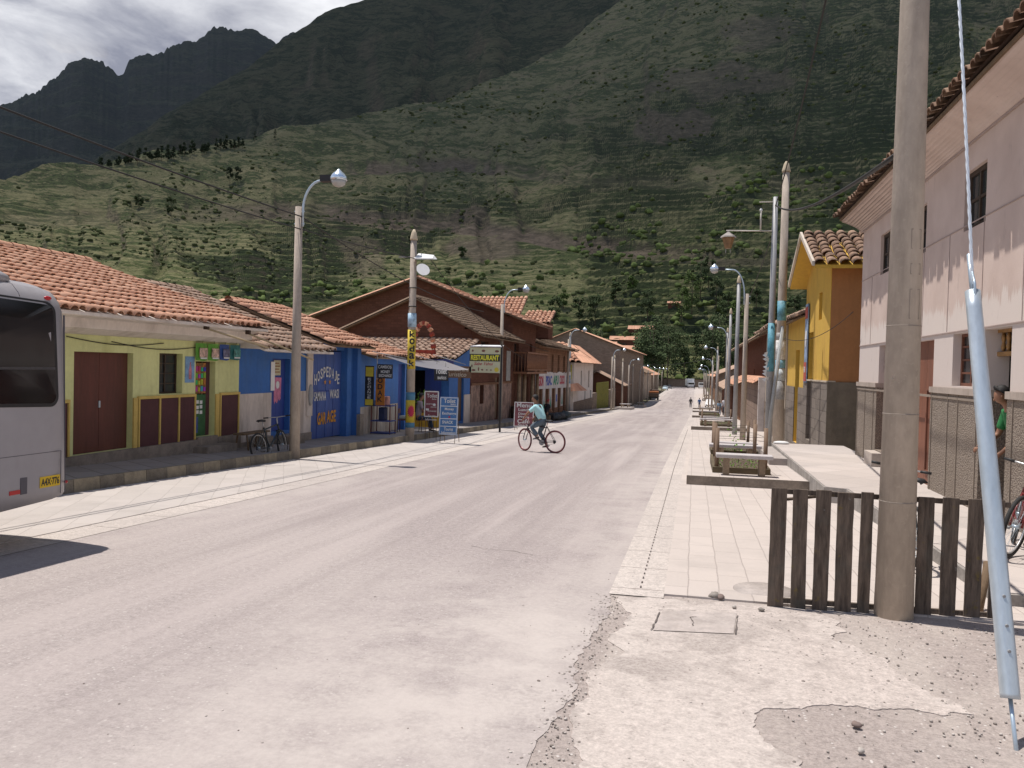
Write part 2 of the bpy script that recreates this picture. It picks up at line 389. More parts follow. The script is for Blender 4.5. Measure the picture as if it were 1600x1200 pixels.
# ================================================================ ground geometry
Ystn = [-30, -20, -10, -5, 0] + [i * 2.5 for i in range(1, 24)] + [60 + i * 5 for i in range(0, 22)] + [170, 190, 220, 260, 300, 340, 400]
def strip(name, xa, xb, y0, y1, lift, m_, skirt=0., xsub=1, label=None, parent=None, step=None):
    ys = sorted({y0, y1, *[y for y in Ystn if y0 < y < y1]})
    fa = xa if callable(xa) else (lambda y: xa); fb = xb if callable(xb) else (lambda y: xb)
    mb = MB()
    top = []
    for y in ys:
        for i in range(xsub + 1): top.append((fa(y) + (fb(y) - fa(y)) * i / xsub, y, gz(y) + lift))
    k = xsub + 1
    mb.add(top, [(j * k + i, j * k + i + 1, (j + 1) * k + i + 1, (j + 1) * k + i) for j in range(len(ys) - 1) for i in range(xsub)])
    if skirt:
        for j in range(len(ys) - 1):
            y, y2 = ys[j], ys[j + 1]
            for f_ in (fa, fb): mb.quad((f_(y), y, gz(y) + lift), (f_(y2), y2, gz(y2) + lift), (f_(y2), y2, gz(y2) + lift - skirt), (f_(y), y, gz(y) + lift - skirt))
        for y in (ys[0], ys[-1]): mb.quad((fa(y), y, gz(y) + lift), (fb(y), y, gz(y) + lift), (fb(y), y, gz(y) + lift - skirt), (fa(y), y, gz(y) + lift - skirt))
    o = mb.build(name, m_, parent)
    if not parent: o['kind'] = 'structure'
    return o
roadL = lambda y: -6.35 if y < 12 else -6.35 - min(1.0, (y - 12) * .012)
roadR = lambda y: -.66 if y < 20 else -.66 + min(.8, (y - 20) * .006)
strip('ground', -700, 700, -60, 400, -.03, M_base, xsub=2)
# ragged right edge of the asphalt near the viewer
def ragged(pts, amp, n=10, seed=3):
    """fractal outline: midpoint displacement of every edge"""
    q = random.Random(seed); out = []
    def rec(a, b, d):
        if d == 0: return [a]
        L = math.hypot(b[0] - a[0], b[1] - a[1]); k = min(.22 * L, amp * 2) * q.gauss(0, .5) if L > .004 else 0
        nx, ny = -(b[1] - a[1]) / (L + 1e-9), (b[0] - a[0]) / (L + 1e-9); m_ = ((a[0] + b[0]) / 2 + nx * k, (a[1] + b[1]) / 2 + ny * k)
        return rec(a, m_, d - 1) + rec(m_, b, d - 1)
    for i, a in enumerate(pts): out += rec(a, pts[(i + 1) % len(pts)], 5)
    return out
def sheet(name, pts, lift, m_, skirt=.02):
    """flat ragged sheet that follows the slope"""
    mb = MB(); n = len(pts)
    from mathutils.geometry import tessellate_polygon
    tri = tessellate_polygon([[Vector((x, y, 0)) for x, y in pts]])
    mb.add([(x, y, gz(y) + lift) for x, y in pts], [tuple(t) for t in tri])
    for i in range(n):
        a, b = pts[i], pts[(i + 1) % n]
        mb.quad((a[0], a[1], gz(a[1]) + lift), (b[0], b[1], gz(b[1]) + lift), (b[0], b[1], gz(b[1]) + lift - skirt), (a[0], a[1], gz(a[1]) + lift - skirt))
    o = mb.build(name, m_); o['kind'] = 'structure'; return o
strip('road', roadL, roadR, 7.0, 400, 0, M_road)
edge = [(-.66, 7.0), (-.60, 6.4), (-.64, 5.8), (-.68, 5.2), (-.62, 4.6), (-.70, 4.0), (-.66, 3.4), (-.72, 2.4), (-.66, 1), (-.7, -2), (-.66, -8), (-.7, -29)]
ed = []
q = random.Random(5)
for a, b in zip(edge, edge[1:]):
    for k in range(8): ed.append((a[0] + (b[0] - a[0]) * k / 8 + q.uniform(-.022, .022), a[1] + (b[1] - a[1]) * k / 8))
ed.append(edge[-1])
sheet('road', [(-6.35, 7.0)] + ed + [(-6.35, -29)], 0.0, M_road)
strip('dirt_lot', -.9, 30, -29, 7.6, -.005, M_gravel, xsub=4)
sheet('concrete_apron', ragged([(-.56, 6.95), (.85, 7.08), (1.16, 6.75), (1.02, 6.2), (1.3, 5.86), (1.38, 5.3), (1.56, 4.94), (1.23, 4.93), (.81, 4.87), (.42, 4.68), (.38, 4.3), (.55, 4.05), (.5, 3.2), (.65, 2), (.4, -3), (.6, -20),
      (-.5, -20), (-.56, 1), (-.52, 3.4), (-.58, 4.2), (-.5, 5.2), (-.46, 6.2)][::-1], .045, 12, 11), .001, M_apron, .008)
strip('gutter', roadR, lambda y: roadR(y) + .46, 7.0, 400, .004, M_gutter)
strip('sidewalk', lambda y: roadR(y) + .46, 4.2, 7.12, 400, .012, M_paveR, .05, xsub=3)
strip('gutter', lambda y: roadL(y) - .45, roadL, -29, 400, .004, M_gutter)
strip('sidewalk', -8.93, lambda y: roadL(y) - .45, -29, 400, .012, M_paveL, .05, xsub=2)
strip('raised_sidewalk', -14.5, -8.93, -29, 135, .20, M_flag, .25, xsub=3)
# kerb of the raised left sidewalk: painted blocks, alternately dark and pale
mb = MB(); mb2 = MB(); y = -5.
k = 0
while y < 95:
    L = .55; b = mb if k % 2 else mb2
    b.hexa([(-8.96, y, gz(y) - .04), (-8.90, y, gz(y) - .04), (-8.90, y + L - .012, gz(y + L) - .04), (-8.96, y + L - .012, gz(y + L) - .04)],
           [(-8.97, y, gz(y) + .207), (-8.915, y, gz(y) + .207), (-8.915, y + L - .012, gz(y + L) + .207), (-8.97, y + L - .012, gz(y + L) + .207)])
    y += L; k += 1
o = mb.build('kerb', mat('kerb_dark', (.17, .148, .115), .9, .3, 5)); o['kind'] = 'structure'
o = mb2.build('kerb', mat('kerb_pale', (.25, .215, .155), .9, .25, 5)); o['kind'] = 'structure'
# drain slots along the right gutter
mb = MB(); y = 7.3
while y < 45:
    x = roadR(y) + .25 
    mb.box(x - .006, x + .006, y, y + .045, gz(y) - .02, gz(y) + .0135); y += .19
o = mb.build('drain_slots', mat('slot_dark', (.13, .11, .10), .9, bump=0)); o['kind'] = 'structure'
# terrace in front of the pink house
def tz(y): return -.13 - .0088 * (y - 7.7) if y < 24 else -.273
mb = MB()
ex = lambda y: 2.45 if y < 15 else 2.45 + .0 * y
ys = [7.75, 9.5, 12, 14.45, 14.6, 17, 20, 24.2]
TX = {7.75: 2.62, 9.5: 2.62, 12: 2.6, 14.45: 2.55, 14.6: 2.22, 17: 2.22, 20: 2.22, 24.2: 2.22}
for a, b in zip(ys, ys[1:]):
    xa, xb = TX[a], TX[b]
    mb.hexa([(xa, a, gz(a) - .2), (4.1, a, gz(a) - .2), (4.1, b, gz(b) - .2), (xb, b, gz(b) - .2)], [(xa, a, tz(a)), (4.1, a, tz(a)), (4.1, b, tz(b)), (xb, b, tz(b))])
o = mb.build('terrace', M_terr); o['kind'] = 'structure'
mb = MB()
for a, b in zip(ys, ys[1:]):
    xa, xb = TX[a], TX[b]
    mb.hexa([(xa - .035, a, gz(a) - .2), (xa - .003, a, gz(a) - .2), (xb - .003, b, gz(b) - .2), (xb - .035, b, gz(b) - .2)],
            [(xa - .035, a, tz(a) - .008), (xa - .003, a, tz(a) - .008), (xb - .003, b, tz(b) - .008), (xb - .035, b, tz(b) - .008)])
mb.box(2.2, 3.9, 24.2, 24.24, -1.1, -.28)
mb.box(2.62, 4.1, 7.71, 7.748, -.5, -.138)
o = mb.build('terrace_wall', mat('terrace_face', (.30, .275, .25), .9, .3, 4, dirt=(.18, .16, .14))); o['kind'] = 'structure'
# steps / raised planting platforms on the right sidewalk
def platform(y0, y1, x0=-.08, x1=2.22):
    strip('raised_platform', x0, x1, y0, y1, .185, M_paveR, .19)
    mb = MB(); mb.box(x0 - .01, x1, y0 - .035, y0 - .002, gz(y0) - .02, gz(y0) + .19); o = mb.build('platform_step', mat('step_face', (.22, .185, .15), .9, .3, 3)); o['kind'] = 'structure'
for y0, y1, x1 in ((16.35, 25.5, 2.18), (44.7, 54, 2.9), (73, 82, 3), (101, 110, 3), (129, 138, 3)): platform(y0, y1, x1=x1)
mb = MB(); mb.hexa([(1.75, 20.4, -.7), (2.5, 20.4, -.7), (2.5, 23.5, -.8), (1.75, 23.5, -.8)], [(1.75, 20.4, -.27), (2.5, 20.4, -.27), (2.5, 23.5, -.34), (1.75, 23.5, -.34)])
for y0 in (100, 128):
    strip('raised_platform', -9.3, -7.5, y0, y0 + 8, .3, M_paveR, .3)

# ================================================================ terrain
def vnoise(x, y, seed):
    xi = np.floor(x).astype(np.int64); yi = np.floor(y).astype(np.int64); xf = x - xi; yf = y - yi
    def h(a, b):
        v = (a * 374761393 + b * 668265263 + seed * 974634777) & 0x7fffffff
        v = ((v ^ (v >> 13)) * 1274126177) & 0x7fffffff
        return ((v ^ (v >> 16)) & 0xffff) / 65535.
    u = xf * xf * (3 - 2 * xf); v = yf * yf * (3 - 2 * yf)
    return (h(xi, yi) * (1 - u) + h(xi + 1, yi) * u) * (1 - v) + (h(xi, yi + 1) * (1 - u) + h(xi + 1, yi + 1) * u) * v
def fbm(x, y, seed, oct=5, ridged=False, gain=.5):
    a = 1.; s = 0.; t = 0.
    for i in range(oct):
        n = vnoise(x * 2 ** i + 13.7 * i, y * 2 ** i - 7.1 * i, seed + i)
        if ridged: n = 1 - np.abs(2 * n - 1)
        s = s + a * n; t += a; a *= gain
    return s / t
CAMYAW = yaw
def az_of(px): return np.arctan((px - 800.) / 1280.) - CAMYAW        # azimuth (clockwise from +Y) of a bearing
def tan_el(px, py):
    yh = 580 + .0244 * (px - 1085.); return (yh - py) / 1280. * np.cos(np.arctan((px - 800.) / 1280.))
def terrain(name, px0, px1, ncol, nrow, crest, r0f, r1f, zb, m_, rough, shape=1.2, extra=None, back=True, seed=1):
    px = np.linspace(px0, px1, ncol); cx = np.array([c[0] for c in crest], float); cy = np.array([c[1] for c in crest], float); crag = (fbm(px / 9, px * 0 + seed, 300 + seed, 4, True) - .6) * (9 if seed == 3 else 3)
    te = tan_el(px, np.interp(px, cx, cy) + crag); az = az_of(px)
    r0 = r0f(px); r1 = r1f(px); zc = 1.7 + r1 * te
    t = np.linspace(0, 1, nrow)
    T, A = np.meshgrid(t, az, indexing='ij'); Rr = r0[None] + (r1 - r0)[None] * T
    Z = zb + (zc[None] - zb) * T ** shape
    X = Rr * np.sin(A); Y = Rr * np.cos(A)
    Z = Z + rough(X, Y, Z, T)
    PX = np.broadcast_to(px[None], X.shape)
    at = np.zeros_like(Z)
    ri = np.zeros_like(Z)
    if extra: Z, at, ri = extra(X, Y, Z, T, PX)
    if back:
        for k in range(1, 5):
            rr = r1 + k * 60; X = np.vstack([X, (rr * np.sin(az))[None]]); Y = np.vstack([Y, (rr * np.cos(az))[None]])
            Z = np.vstack([Z, (Z[nrow - 1] - 45 * k)[None]]); at = np.vstack([at, np.zeros((1, ncol))]); ri = np.vstack([ri, np.zeros((1, ncol))])
    nr = Z.shape[0]
    co = np.stack([X, Y, Z], -1).reshape(-1, 3).astype(np.float32)
    i = np.arange(nr - 1)[:, None] * ncol + np.arange(ncol - 1)[None]; i = i.reshape(-1)
    f = np.stack([i, i + 1, i + ncol + 1, i + ncol], -1).astype(np.int32)
    me = bpy.data.meshes.new(name); me.vertices.add(len(co)); me.vertices.foreach_set('co', co.ravel())
    me.loops.add(f.size); me.loops.foreach_set('vertex_index', f.ravel())
    me.polygons.add(len(f)); me.polygons.foreach_set('loop_start', np.arange(0, f.size, 4, dtype=np.int32)); me.polygons.foreach_set('loop_total', np.full(len(f), 4, np.int32))
    me.update(calc_edges=True); me.polygons.foreach_set('use_smooth', np.ones(len(f), bool))
    a = me.attributes.new('scar', 'FLOAT', 'POINT'); a.data.foreach_set('value', at.reshape(-1).astype(np.float32))
    a = me.attributes.new('riser', 'FLOAT', 'POINT'); a.data.foreach_set('value', ri.reshape(-1).astype(np.float32))
    me.materials.append(m_); o = bpy.data.objects.new(name, me); COL.objects.link(o); o['kind'] = 'structure'
    return o, (X[:nrow], Y[:nrow], Z[:nrow], PX, T)
def hill_mat(name, green, dry, shrub, earth, haze, hz_d, sc=1., rockc=(.155, .12, .088), tans=(.46, .62), hz_c=(.085, .10, .125)):
    m, n, b, o = nt(name); g = G(n); p = g.pos()
    big = g.noise(p, .006 * sc, 5, .6); mid = g.noise(g.mapping(p, (1, 1, 2.4)), .03 * sc, 5, .62, .4); sm = g.noise(g.mapping(p, (1, 1, 3.2)), .11 * sc, 5, .68, .3); ti = g.noise(g.mapping(p, (1, 1, 1.6)), .42 * sc, 4, .72)
    c = g.mix(g.ramp(mid, .44, .58), green, dry)
    c = g.mix(g.ramp(big, .40, .60, 0, .55), c, mul(green, .75))
    c = g.mix(g.ramp(g.math('MULTIPLY', mid, big), .295, .33, 0, .8), c, earth)
    thick = g.noise(g.mapping(p, (1, 1, 3.)), .024 * sc, 8, .74, .6); thick2 = g.noise(g.mapping(p, (1, 1, 2.6), loc=(70, 9, 3)), .075 * sc, 7, .76, .4)
    leaf_ = g.mix(g.ramp(ti, .42, .58), mul(shrub, .6), mul(green, .9))
    c = g.mix(g.ramp(ti, .40, .60, 0, .7), mul(dry, 1.15), c)
    c = g.mix(g.ramp(thick, .50, .53, 0, .88), c, leaf_); c = g.mix(g.ramp(thick2, .53, .56, 0, .85), c, leaf_)
    c = g.mix(g.ramp(sm, .56, .60, 0, .7), c, mul(dry, 1.3))
    tl = g.math('FRACT', g.math('ADD', g.math('MULTIPLY', g.sep(p)[2], .24), g.math('MULTIPLY', mid, 2.2)))
    if name == 'hillside': c = g.mix(g.math('MULTIPLY', g.math('MULTIPLY', g.ramp(tl, .72, .9, 0, .75), g.ramp(g.sep(p)[2], 150, 60)), g.ramp(big, .40, .52)), c, mul(shrub, .8))
    if name == 'hillside': c = g.mix(g.math('MULTIPLY', g.ramp(g.sep(p)[2], 120, 25), g.ramp(mid, .35, .6, .05, .45)), c, (.12, .155, .045))
    if name == 'hillside': c = g.mix(g.math('MULTIPLY', g.math('MULTIPLY', g.math('MULTIPLY', g.ramp(tl, .40, .55), g.ramp(tl, .72, .62)), g.ramp(g.sep(p)[2], 160, 70)), g.ramp(big, .40, .50, 0, .6)), c, mul(dry, 1.5))
    c = g.mix(g.ramp(g.attr('riser'), .1, .6, 0, .9), c, mul(shrub, .6))
    c = g.mix(g.attr('scar'), c, g.mix(g.ramp(sm, .35, .65), mul(rockc, .6), mul(rockc, 1.5)))
    ge = n.nodes.new('ShaderNodeNewGeometry'); nz = g.sep(ge.outputs['Normal'])[2]
    c = g.mix(g.ramp(nz, .62, .4, 0, .7), c, g.mix(g.ramp(sm, .35, .65), mul(rockc, .5), mul(rockc, 1.2)))
    g.put(b.inputs['Base Color'], c); b.inputs['Roughness'].default_value = .95; b.inputs['Specular IOR Level'].default_value = .1
    bp = g.math('ADD', g.math('MULTIPLY', sm, 1.), g.math('MULTIPLY', ti, .5)); g.bump(b, bp, .9, 5 / sc)
    em = n.nodes.new('ShaderNodeEmission'); em.inputs[0].default_value = (*hz_c, 1); em.inputs[1].default_value = 1  # aerial haze painted into the material as a bluish glow growing with distance
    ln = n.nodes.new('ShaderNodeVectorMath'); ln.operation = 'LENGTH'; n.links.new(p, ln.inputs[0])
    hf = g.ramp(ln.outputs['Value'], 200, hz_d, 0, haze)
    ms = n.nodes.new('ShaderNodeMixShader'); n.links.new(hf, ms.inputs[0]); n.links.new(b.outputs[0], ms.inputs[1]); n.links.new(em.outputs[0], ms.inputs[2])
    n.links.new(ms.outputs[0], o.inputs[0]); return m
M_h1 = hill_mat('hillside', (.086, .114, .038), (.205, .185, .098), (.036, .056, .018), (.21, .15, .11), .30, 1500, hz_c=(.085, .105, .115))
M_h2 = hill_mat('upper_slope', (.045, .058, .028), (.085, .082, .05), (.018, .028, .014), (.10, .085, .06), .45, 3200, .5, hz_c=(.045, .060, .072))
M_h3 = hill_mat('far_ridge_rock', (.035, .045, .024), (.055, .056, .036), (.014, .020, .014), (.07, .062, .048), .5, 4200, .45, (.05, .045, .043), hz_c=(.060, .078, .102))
def sm_(a, b, x): t = np.clip((x - a) / (b - a), 0, 1); return t * t * (3 - 2 * t)
def rough1(X, Y, Z, T):
    f = sm_(0, .12, T)
    return f * ((fbm(X / 190, Y / 190, 3, 5) - .5) * 46 * (.3 + T) + (fbm(X / 60, Y / 60, 9, 4, True) - .5) * 12 + (fbm(X / 14, Y / 14, 21, 3) - .5) * 3. - sm_(.45, .8, fbm(np.arctan2(X, Y) * 26 + (fbm(X / 90, Y / 90, 2, 3) - .5) * 1.2, np.hypot(X, Y) / 500, 41, 3, True)) * 8 * sm_(.15, .5, T) * sm_(.97, .75, T))
def extra1(X, Y, Z, T, PX):
    # farm terraces on the lower slopes
    wob = (fbm(X / 70, Y / 70, 31, 3) - .5) * 7
    wgt = sm_(.42, .56, fbm(X / 120, Y / 120, 55, 3) + .18 * sm_(600, 1100, PX) - .02) * sm_(.02, .06, T) * sm_(.75, .5, T)
    s = 5.6 + 0 * T; q = (Z + wob) / s; fr = q - np.floor(q)
    Zt = s * (np.floor(q) + sm_(.62, .95, fr)) - wob; ris = wgt * sm_(.52, .64, fr) * sm_(1.0, .9, fr) * (.5 + .5 * sm_(.4, .6, fbm(X / 25, Y / 25, 58, 2)))
    Z = Z * (1 - wgt * .8) + Zt * wgt * .8
    # two road cuts across the slope
    at = np.zeros_like(Z)
    el = Z / np.hypot(X, Y)
    for k, (pts, wd, dep) in enumerate((([(-600, 300), (0, 345), (250, 338), (480, 325), (600, 345), (760, 355), (900, 378), (1100, 400), (1700, 420)], .0105, 3.2),
                           ([(520, 262), (600, 262), (700, 256), (800, 268), (900, 283), (1100, 287), (1400, 285), (1800, 280)], .0085, 2.6))):
        e0 = tan_el(PX, np.interp(PX, [p[0] for p in pts], [p[1] for p in pts])) + (fbm(PX / 45, PX * 0 + k, 71 + k, 3) - .5) * .006
        d = (el - e0) / wd; strength = sm_(.2, .5, fbm(PX / 80, PX * 0 + 4 + k, 91, 3)) 
        m_ = sm_(1.2, .5, np.abs(d - .2)) * (strength if k else .25 + .75 * strength * sm_(250, 480, PX) * sm_(1250, 900, PX))
        if k: m_ = m_ * sm_(520, 560, PX) * (1 - .75 * sm_(760, 900, PX))
        at = np.maximum(at, m_ * sm_(.38, .55, fbm(X / 9, Y / 9, 5, 3) + .12)); Z = Z - m_ * dep
    # bare scree fans and outcrops
    for (cx, cy, wx, wy, a) in ((735, 385, 75, 22, .8), (1040, 195, 60, 26, .8), (1110, 130, 110, 30, .7), (560, 395, 36, 30, .5), (1170, 55, 60, 26, .6), (830, 15, 60, 22, .8), (690, 25, 60, 28, .9), (730, 335, 26, 16, .8)):
        ec = tan_el(np.array(float(cx)), cy); d = ((PX - cx) / wx) ** 2 + ((el - ec) * 1280 / wy) ** 2 + (fbm(X / 26, Y / 26, 77, 4) - .5) * 2.6
        at = np.maximum(at, a * sm_(1.1, .5, d))
    at = np.where(T > .985, 0, at)
    return Z, at, ris
crest1 = [(-1200, 330), (-300, 305), (0, 292), (90, 268), (180, 248), (300, 233), (420, 214), (560, 190), (640, 172), (720, 145), (800, 105), (880, 60), (960, 5), (1040, -60), (1150, -140), (1400, -230), (1800, -280), (2600, -300)]
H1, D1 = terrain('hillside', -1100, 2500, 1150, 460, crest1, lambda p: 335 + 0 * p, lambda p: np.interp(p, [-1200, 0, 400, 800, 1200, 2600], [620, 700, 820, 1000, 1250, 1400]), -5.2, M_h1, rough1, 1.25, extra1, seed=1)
def rough2(X, Y, Z, T):
    f = sm_(0, .1, T) 
    return f * ((fbm(X / 330, Y / 330, 5, 6) - .5) * 120 * sm_(1.02, .8, T) + (fbm(X / 120, Y / 120, 15, 5, True) - .5) * 45 * (.35 + .65 * sm_(1.0, .85, T)) - sm_(.45, .8, fbm(np.arctan2(X, Y) * 16 + (fbm(X / 200, Y / 200, 2, 3) - .5) * 1.0, np.hypot(X, Y) / 900, 43, 4, True)) * 42 * sm_(.1, .4, T) * sm_(1., .85, T))
crest2 = [(-800, 500), (60, 320), (120, 275), (150, 250), (200, 216), (280, 166), (345, 130), (400, 92), (424, 72), (470, 46), (500, 24), (520, 16), (570, 2), (640, -30), (800, -110), (1000, -220), (1800, -300), (2600, -300)]
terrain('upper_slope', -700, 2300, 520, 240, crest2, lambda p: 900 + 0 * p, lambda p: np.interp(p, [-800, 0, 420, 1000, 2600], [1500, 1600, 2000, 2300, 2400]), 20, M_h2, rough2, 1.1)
def rough3(X, Y, Z, T):
    f = sm_(0, .1, T)
    z = f * ((fbm(X / 520, Y / 520, 8, 6, True) - .5) * 190 * sm_(1.0, .75, T) + (fbm(X / 90, Y / 90, 18, 4, True) - .5) * 30)
    st = 75.; q_ = (z + Z + (fbm(X / 300, Y / 300, 6, 3) - .5) * 90) / st; fr = q_ - np.floor(q_); z = z + st * (sm_(.55, .95, fr) - fr) * .55 * f * sm_(1., .93, T)
    return z
crest3 = [(-900, 330), (-300, 240), (-60, 185), (0, 172), (25, 160), (45, 152), (60, 140), (80, 128), (97, 112), (110, 100), (125, 95), (140, 101), (150, 106), (165, 110), (176, 119), (186, 119), (194, 100), (212, 93), (226, 87), (245, 84),
          (262, 78), (280, 72), (298, 72), (304, 62), (312, 62), (318, 54), (345, 52), (380, 53), (395, 56), (404, 66), (414, 71), (424, 74), (440, 60), (460, 54), (480, 44), (560, 10), (700, -40), (1000, -120)]
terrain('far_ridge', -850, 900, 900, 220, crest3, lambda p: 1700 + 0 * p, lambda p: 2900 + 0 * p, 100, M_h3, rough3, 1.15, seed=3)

# broken cloud deck over the mountains (out of sight above the frame); its shadow lies on the upper slopes
m, n, b, o_ = nt('cloud'); g = G(n); p = g.pos()
b.inputs['Base Color'].default_value = (.8, .8, .82, 1); b.inputs['Roughness'].default_value = 1
den = g.noise(p, .0011, 5, .55); tr = n.nodes.new('ShaderNodeBsdfTransparent'); mx = n.nodes.new('ShaderNodeMixShader')
pp_ = g.sep(p); edge_f = g.math('ADD', pp_[1], g.math('MULTIPLY', g.math('SUBTRACT', den, .5), 1800.)); n.links.new(g.math('MULTIPLY', g.ramp(edge_f, 430, 900, 0, .95), g.ramp(den, .25, .45, .75, 1.)), mx.inputs[0]); n.links.new(tr.outputs[0], mx.inputs[1]); n.links.new(b.outputs[0], mx.inputs[2]); n.links.new(mx.outputs[0], o_.inputs[0])
mb = MB(); q = random.Random(2); N = 26; vs = []
for j in range(N + 1):
    for i in range(N + 1):
        A_ = R(-66 + 122 * i / N); r__ = 400 + 2900 * j / N; X = r__ * math.sin(A_); Y = r__ * math.cos(A_)
        vs.append((X, Y, 1730 + 50 * math.sin(i * 1.3 + j) + 40 * math.sin(j * 1.9 - i * .7)))
mb.smooth = True
mb.add(vs, [(j * (N + 1) + i, j * (N + 1) + i + 1, (j + 1) * (N + 1) + i + 1, (j + 1) * (N + 1) + i) for j in range(N) for i in range(N)])
o = mb.build('cloud', m); o['kind'] = 'structure'

# ---------------------------------------------------------------- shrubs on the hill (uncountable)
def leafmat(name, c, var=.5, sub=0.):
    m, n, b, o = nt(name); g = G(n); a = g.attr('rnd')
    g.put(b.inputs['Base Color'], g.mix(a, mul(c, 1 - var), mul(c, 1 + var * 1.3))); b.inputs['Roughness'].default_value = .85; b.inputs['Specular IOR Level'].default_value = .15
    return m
bmx = bmesh.new(); bmesh.ops.create_icosphere(bmx, subdivisions=1, radius=1); ICO = np.array([v.co[:] for v in bmx.verts]); ICF = np.array([[v.index for v in f.verts] for f in bmx.faces])
bmx.free(); bmx = bmesh.new(); bmesh.ops.create_icosphere(bmx, subdivisions=2, radius=1); ICO2 = np.array([v.co[:] for v in bmx.verts]); ICF2 = np.array([[v.index for v in f.verts] for f in bmx.faces]); bmx.free()
def blobs(name, P, S, m_, ico=(ICO, ICF), seed=1, flat=.75, jit=.35):
    rs = np.random.RandomState(seed); V0, F0 = ico; n = len(P); nv = len(V0)
    V = V0[None] * (1 + rs.uniform(-jit, jit, (n, nv, 1))) * (S[:, None, None] * np.array([1, 1, flat])[None, None]) + P[:, None, :]
    Fx = (F0[None] + (np.arange(n) * nv)[:, None, None]).reshape(-1, 3).astype(np.int32); V = V.reshape(-1, 3).astype(np.float32)
    me = bpy.data.meshes.new(name); me.vertices.add(len(V)); me.vertices.foreach_set('co', V.ravel()); me.loops.add(Fx.size); me.loops.foreach_set('vertex_index', Fx.ravel())
    me.polygons.add(len(Fx)); me.polygons.foreach_set('loop_start', np.arange(0, Fx.size, 3, dtype=np.int32)); me.polygons.foreach_set('loop_total', np.full(len(Fx), 3, np.int32)); me.update(calc_edges=True)
    a = me.attributes.new('rnd', 'FLOAT', 'FACE'); a.data.foreach_set('value', (np.repeat(rs.rand(n), len(F0)) * .8 + rs.rand(len(Fx)) * .2).astype(np.float32))
    me.materials.append(m_); o = bpy.data.objects.new(name, me); COL.objects.link(o); return o
X1, Y1, Z1, PX1, T1 = D1
rs = np.random.RandomState(4)
def hill_point(px, t):
    i = np.clip((px + 1100) / 3600 * (X1.shape[1] - 1), 0, X1.shape[1] - 2).astype(int); j = np.clip(t * (X1.shape[0] - 1), 0, X1.shape[0] - 2).astype(int)
    return np.stack([X1[j, i], Y1[j, i], Z1[j, i]], -1)
n = 30000; px = rs.uniform(-500, 2000, n); t = rs.uniform(0.0, 1, n) ** 1.25
P = hill_point(px, t)
dens = .55 * fbm(P[:, 0] / 60, P[:, 1] / 60, 66, 4) + .45 * fbm(P[:, 0] / 11, P[:, 1] / 11, 67, 3)
keep = rs.rand(n) < sm_(.47, .60, dens) * .95 + .02
P = P[keep]; S = (.3 + 1.5 * rs.rand(len(P)) ** 2.6) * (.8 + .35 * np.minimum(1.6, np.hypot(P[:, 0], P[:, 1]) / 600)); P[:, 2] += S * .3
M_shrub = leafmat('shrub_leaves', (.066, .080, .032), .45)
o = blobs('shrubs', P, S, M_shrub); o['kind'] = 'stuff'; o['label'] = 'green shrubs scattered over the hillside'; o['category'] = 'shrubs'
n = 2200; px = rs.uniform(-300, 1500, n); t = rs.uniform(0.0, .3, n); P = hill_point(px, t); keep = fbm(P[:, 0] / 35, P[:, 1] / 35, 166, 3) > .5; P = P[keep]; S = rs.uniform(1.0, 2.6, len(P)); P[:, 2] += S * .4
o = blobs('bright_bushes', P, S, leafmat('bush_leaves', (.085, .115, .036), .4), (ICO2, ICF2), 5, .8, .45); o['kind'] = 'stuff'; o['label'] = 'bright green bushes on the lower terraces'; o['category'] = 'bushes'
# ================================================================ shared building materials
def tile_mat(name, lo, hi, moss, mossamt=.0, gap=(.05, .03, .022)):
    m, n, b, o = nt(name); g = G(n); p = g.pos(); a = g.attr('rnd')
    f = g.noise(p, 9, 4, .65); big = g.noise(p, 1.3, 4, .6)
    c = g.mix(a, lo, hi); c = g.mix(g.ramp(f, .4, .65, 0, .5), c, mul(lo, .75)); c = g.mix(g.ramp(big, .5, .7, 0, .35), c, mul(hi, .8))
    c = g.mix(g.ramp(g.noise(p, 3.2, 5, .7), .62 - mossamt, .70 - mossamt * .5, 0, .8), c, moss)
    c = g.mix(g.math('LESS_THAN', a, .04), c, gap)
    g.put(b.inputs['Base Color'], c); b.inputs['Roughness'].default_value = .9; b.inputs['Specular IOR Level'].default_value = .2
    g.bump(b, f, .4, .01); return m
T_org = tile_mat('clay_tiles', (.50, .245, .155), (.74, .46, .315), (.28, .19, .14))
T_old = tile_mat('old_clay_tiles', (.34, .22, .155), (.56, .41, .31), (.20, .165, .13), .06)
T_brn = tile_mat('brown_clay_tiles', (.19, .125, .085), (.34, .25, .175), (.13, .11, .08), .06)
T_dark = tile_mat('mossy_clay_tiles', (.24, .14, .095), (.42, .29, .20), (.06, .05, .042), .14)
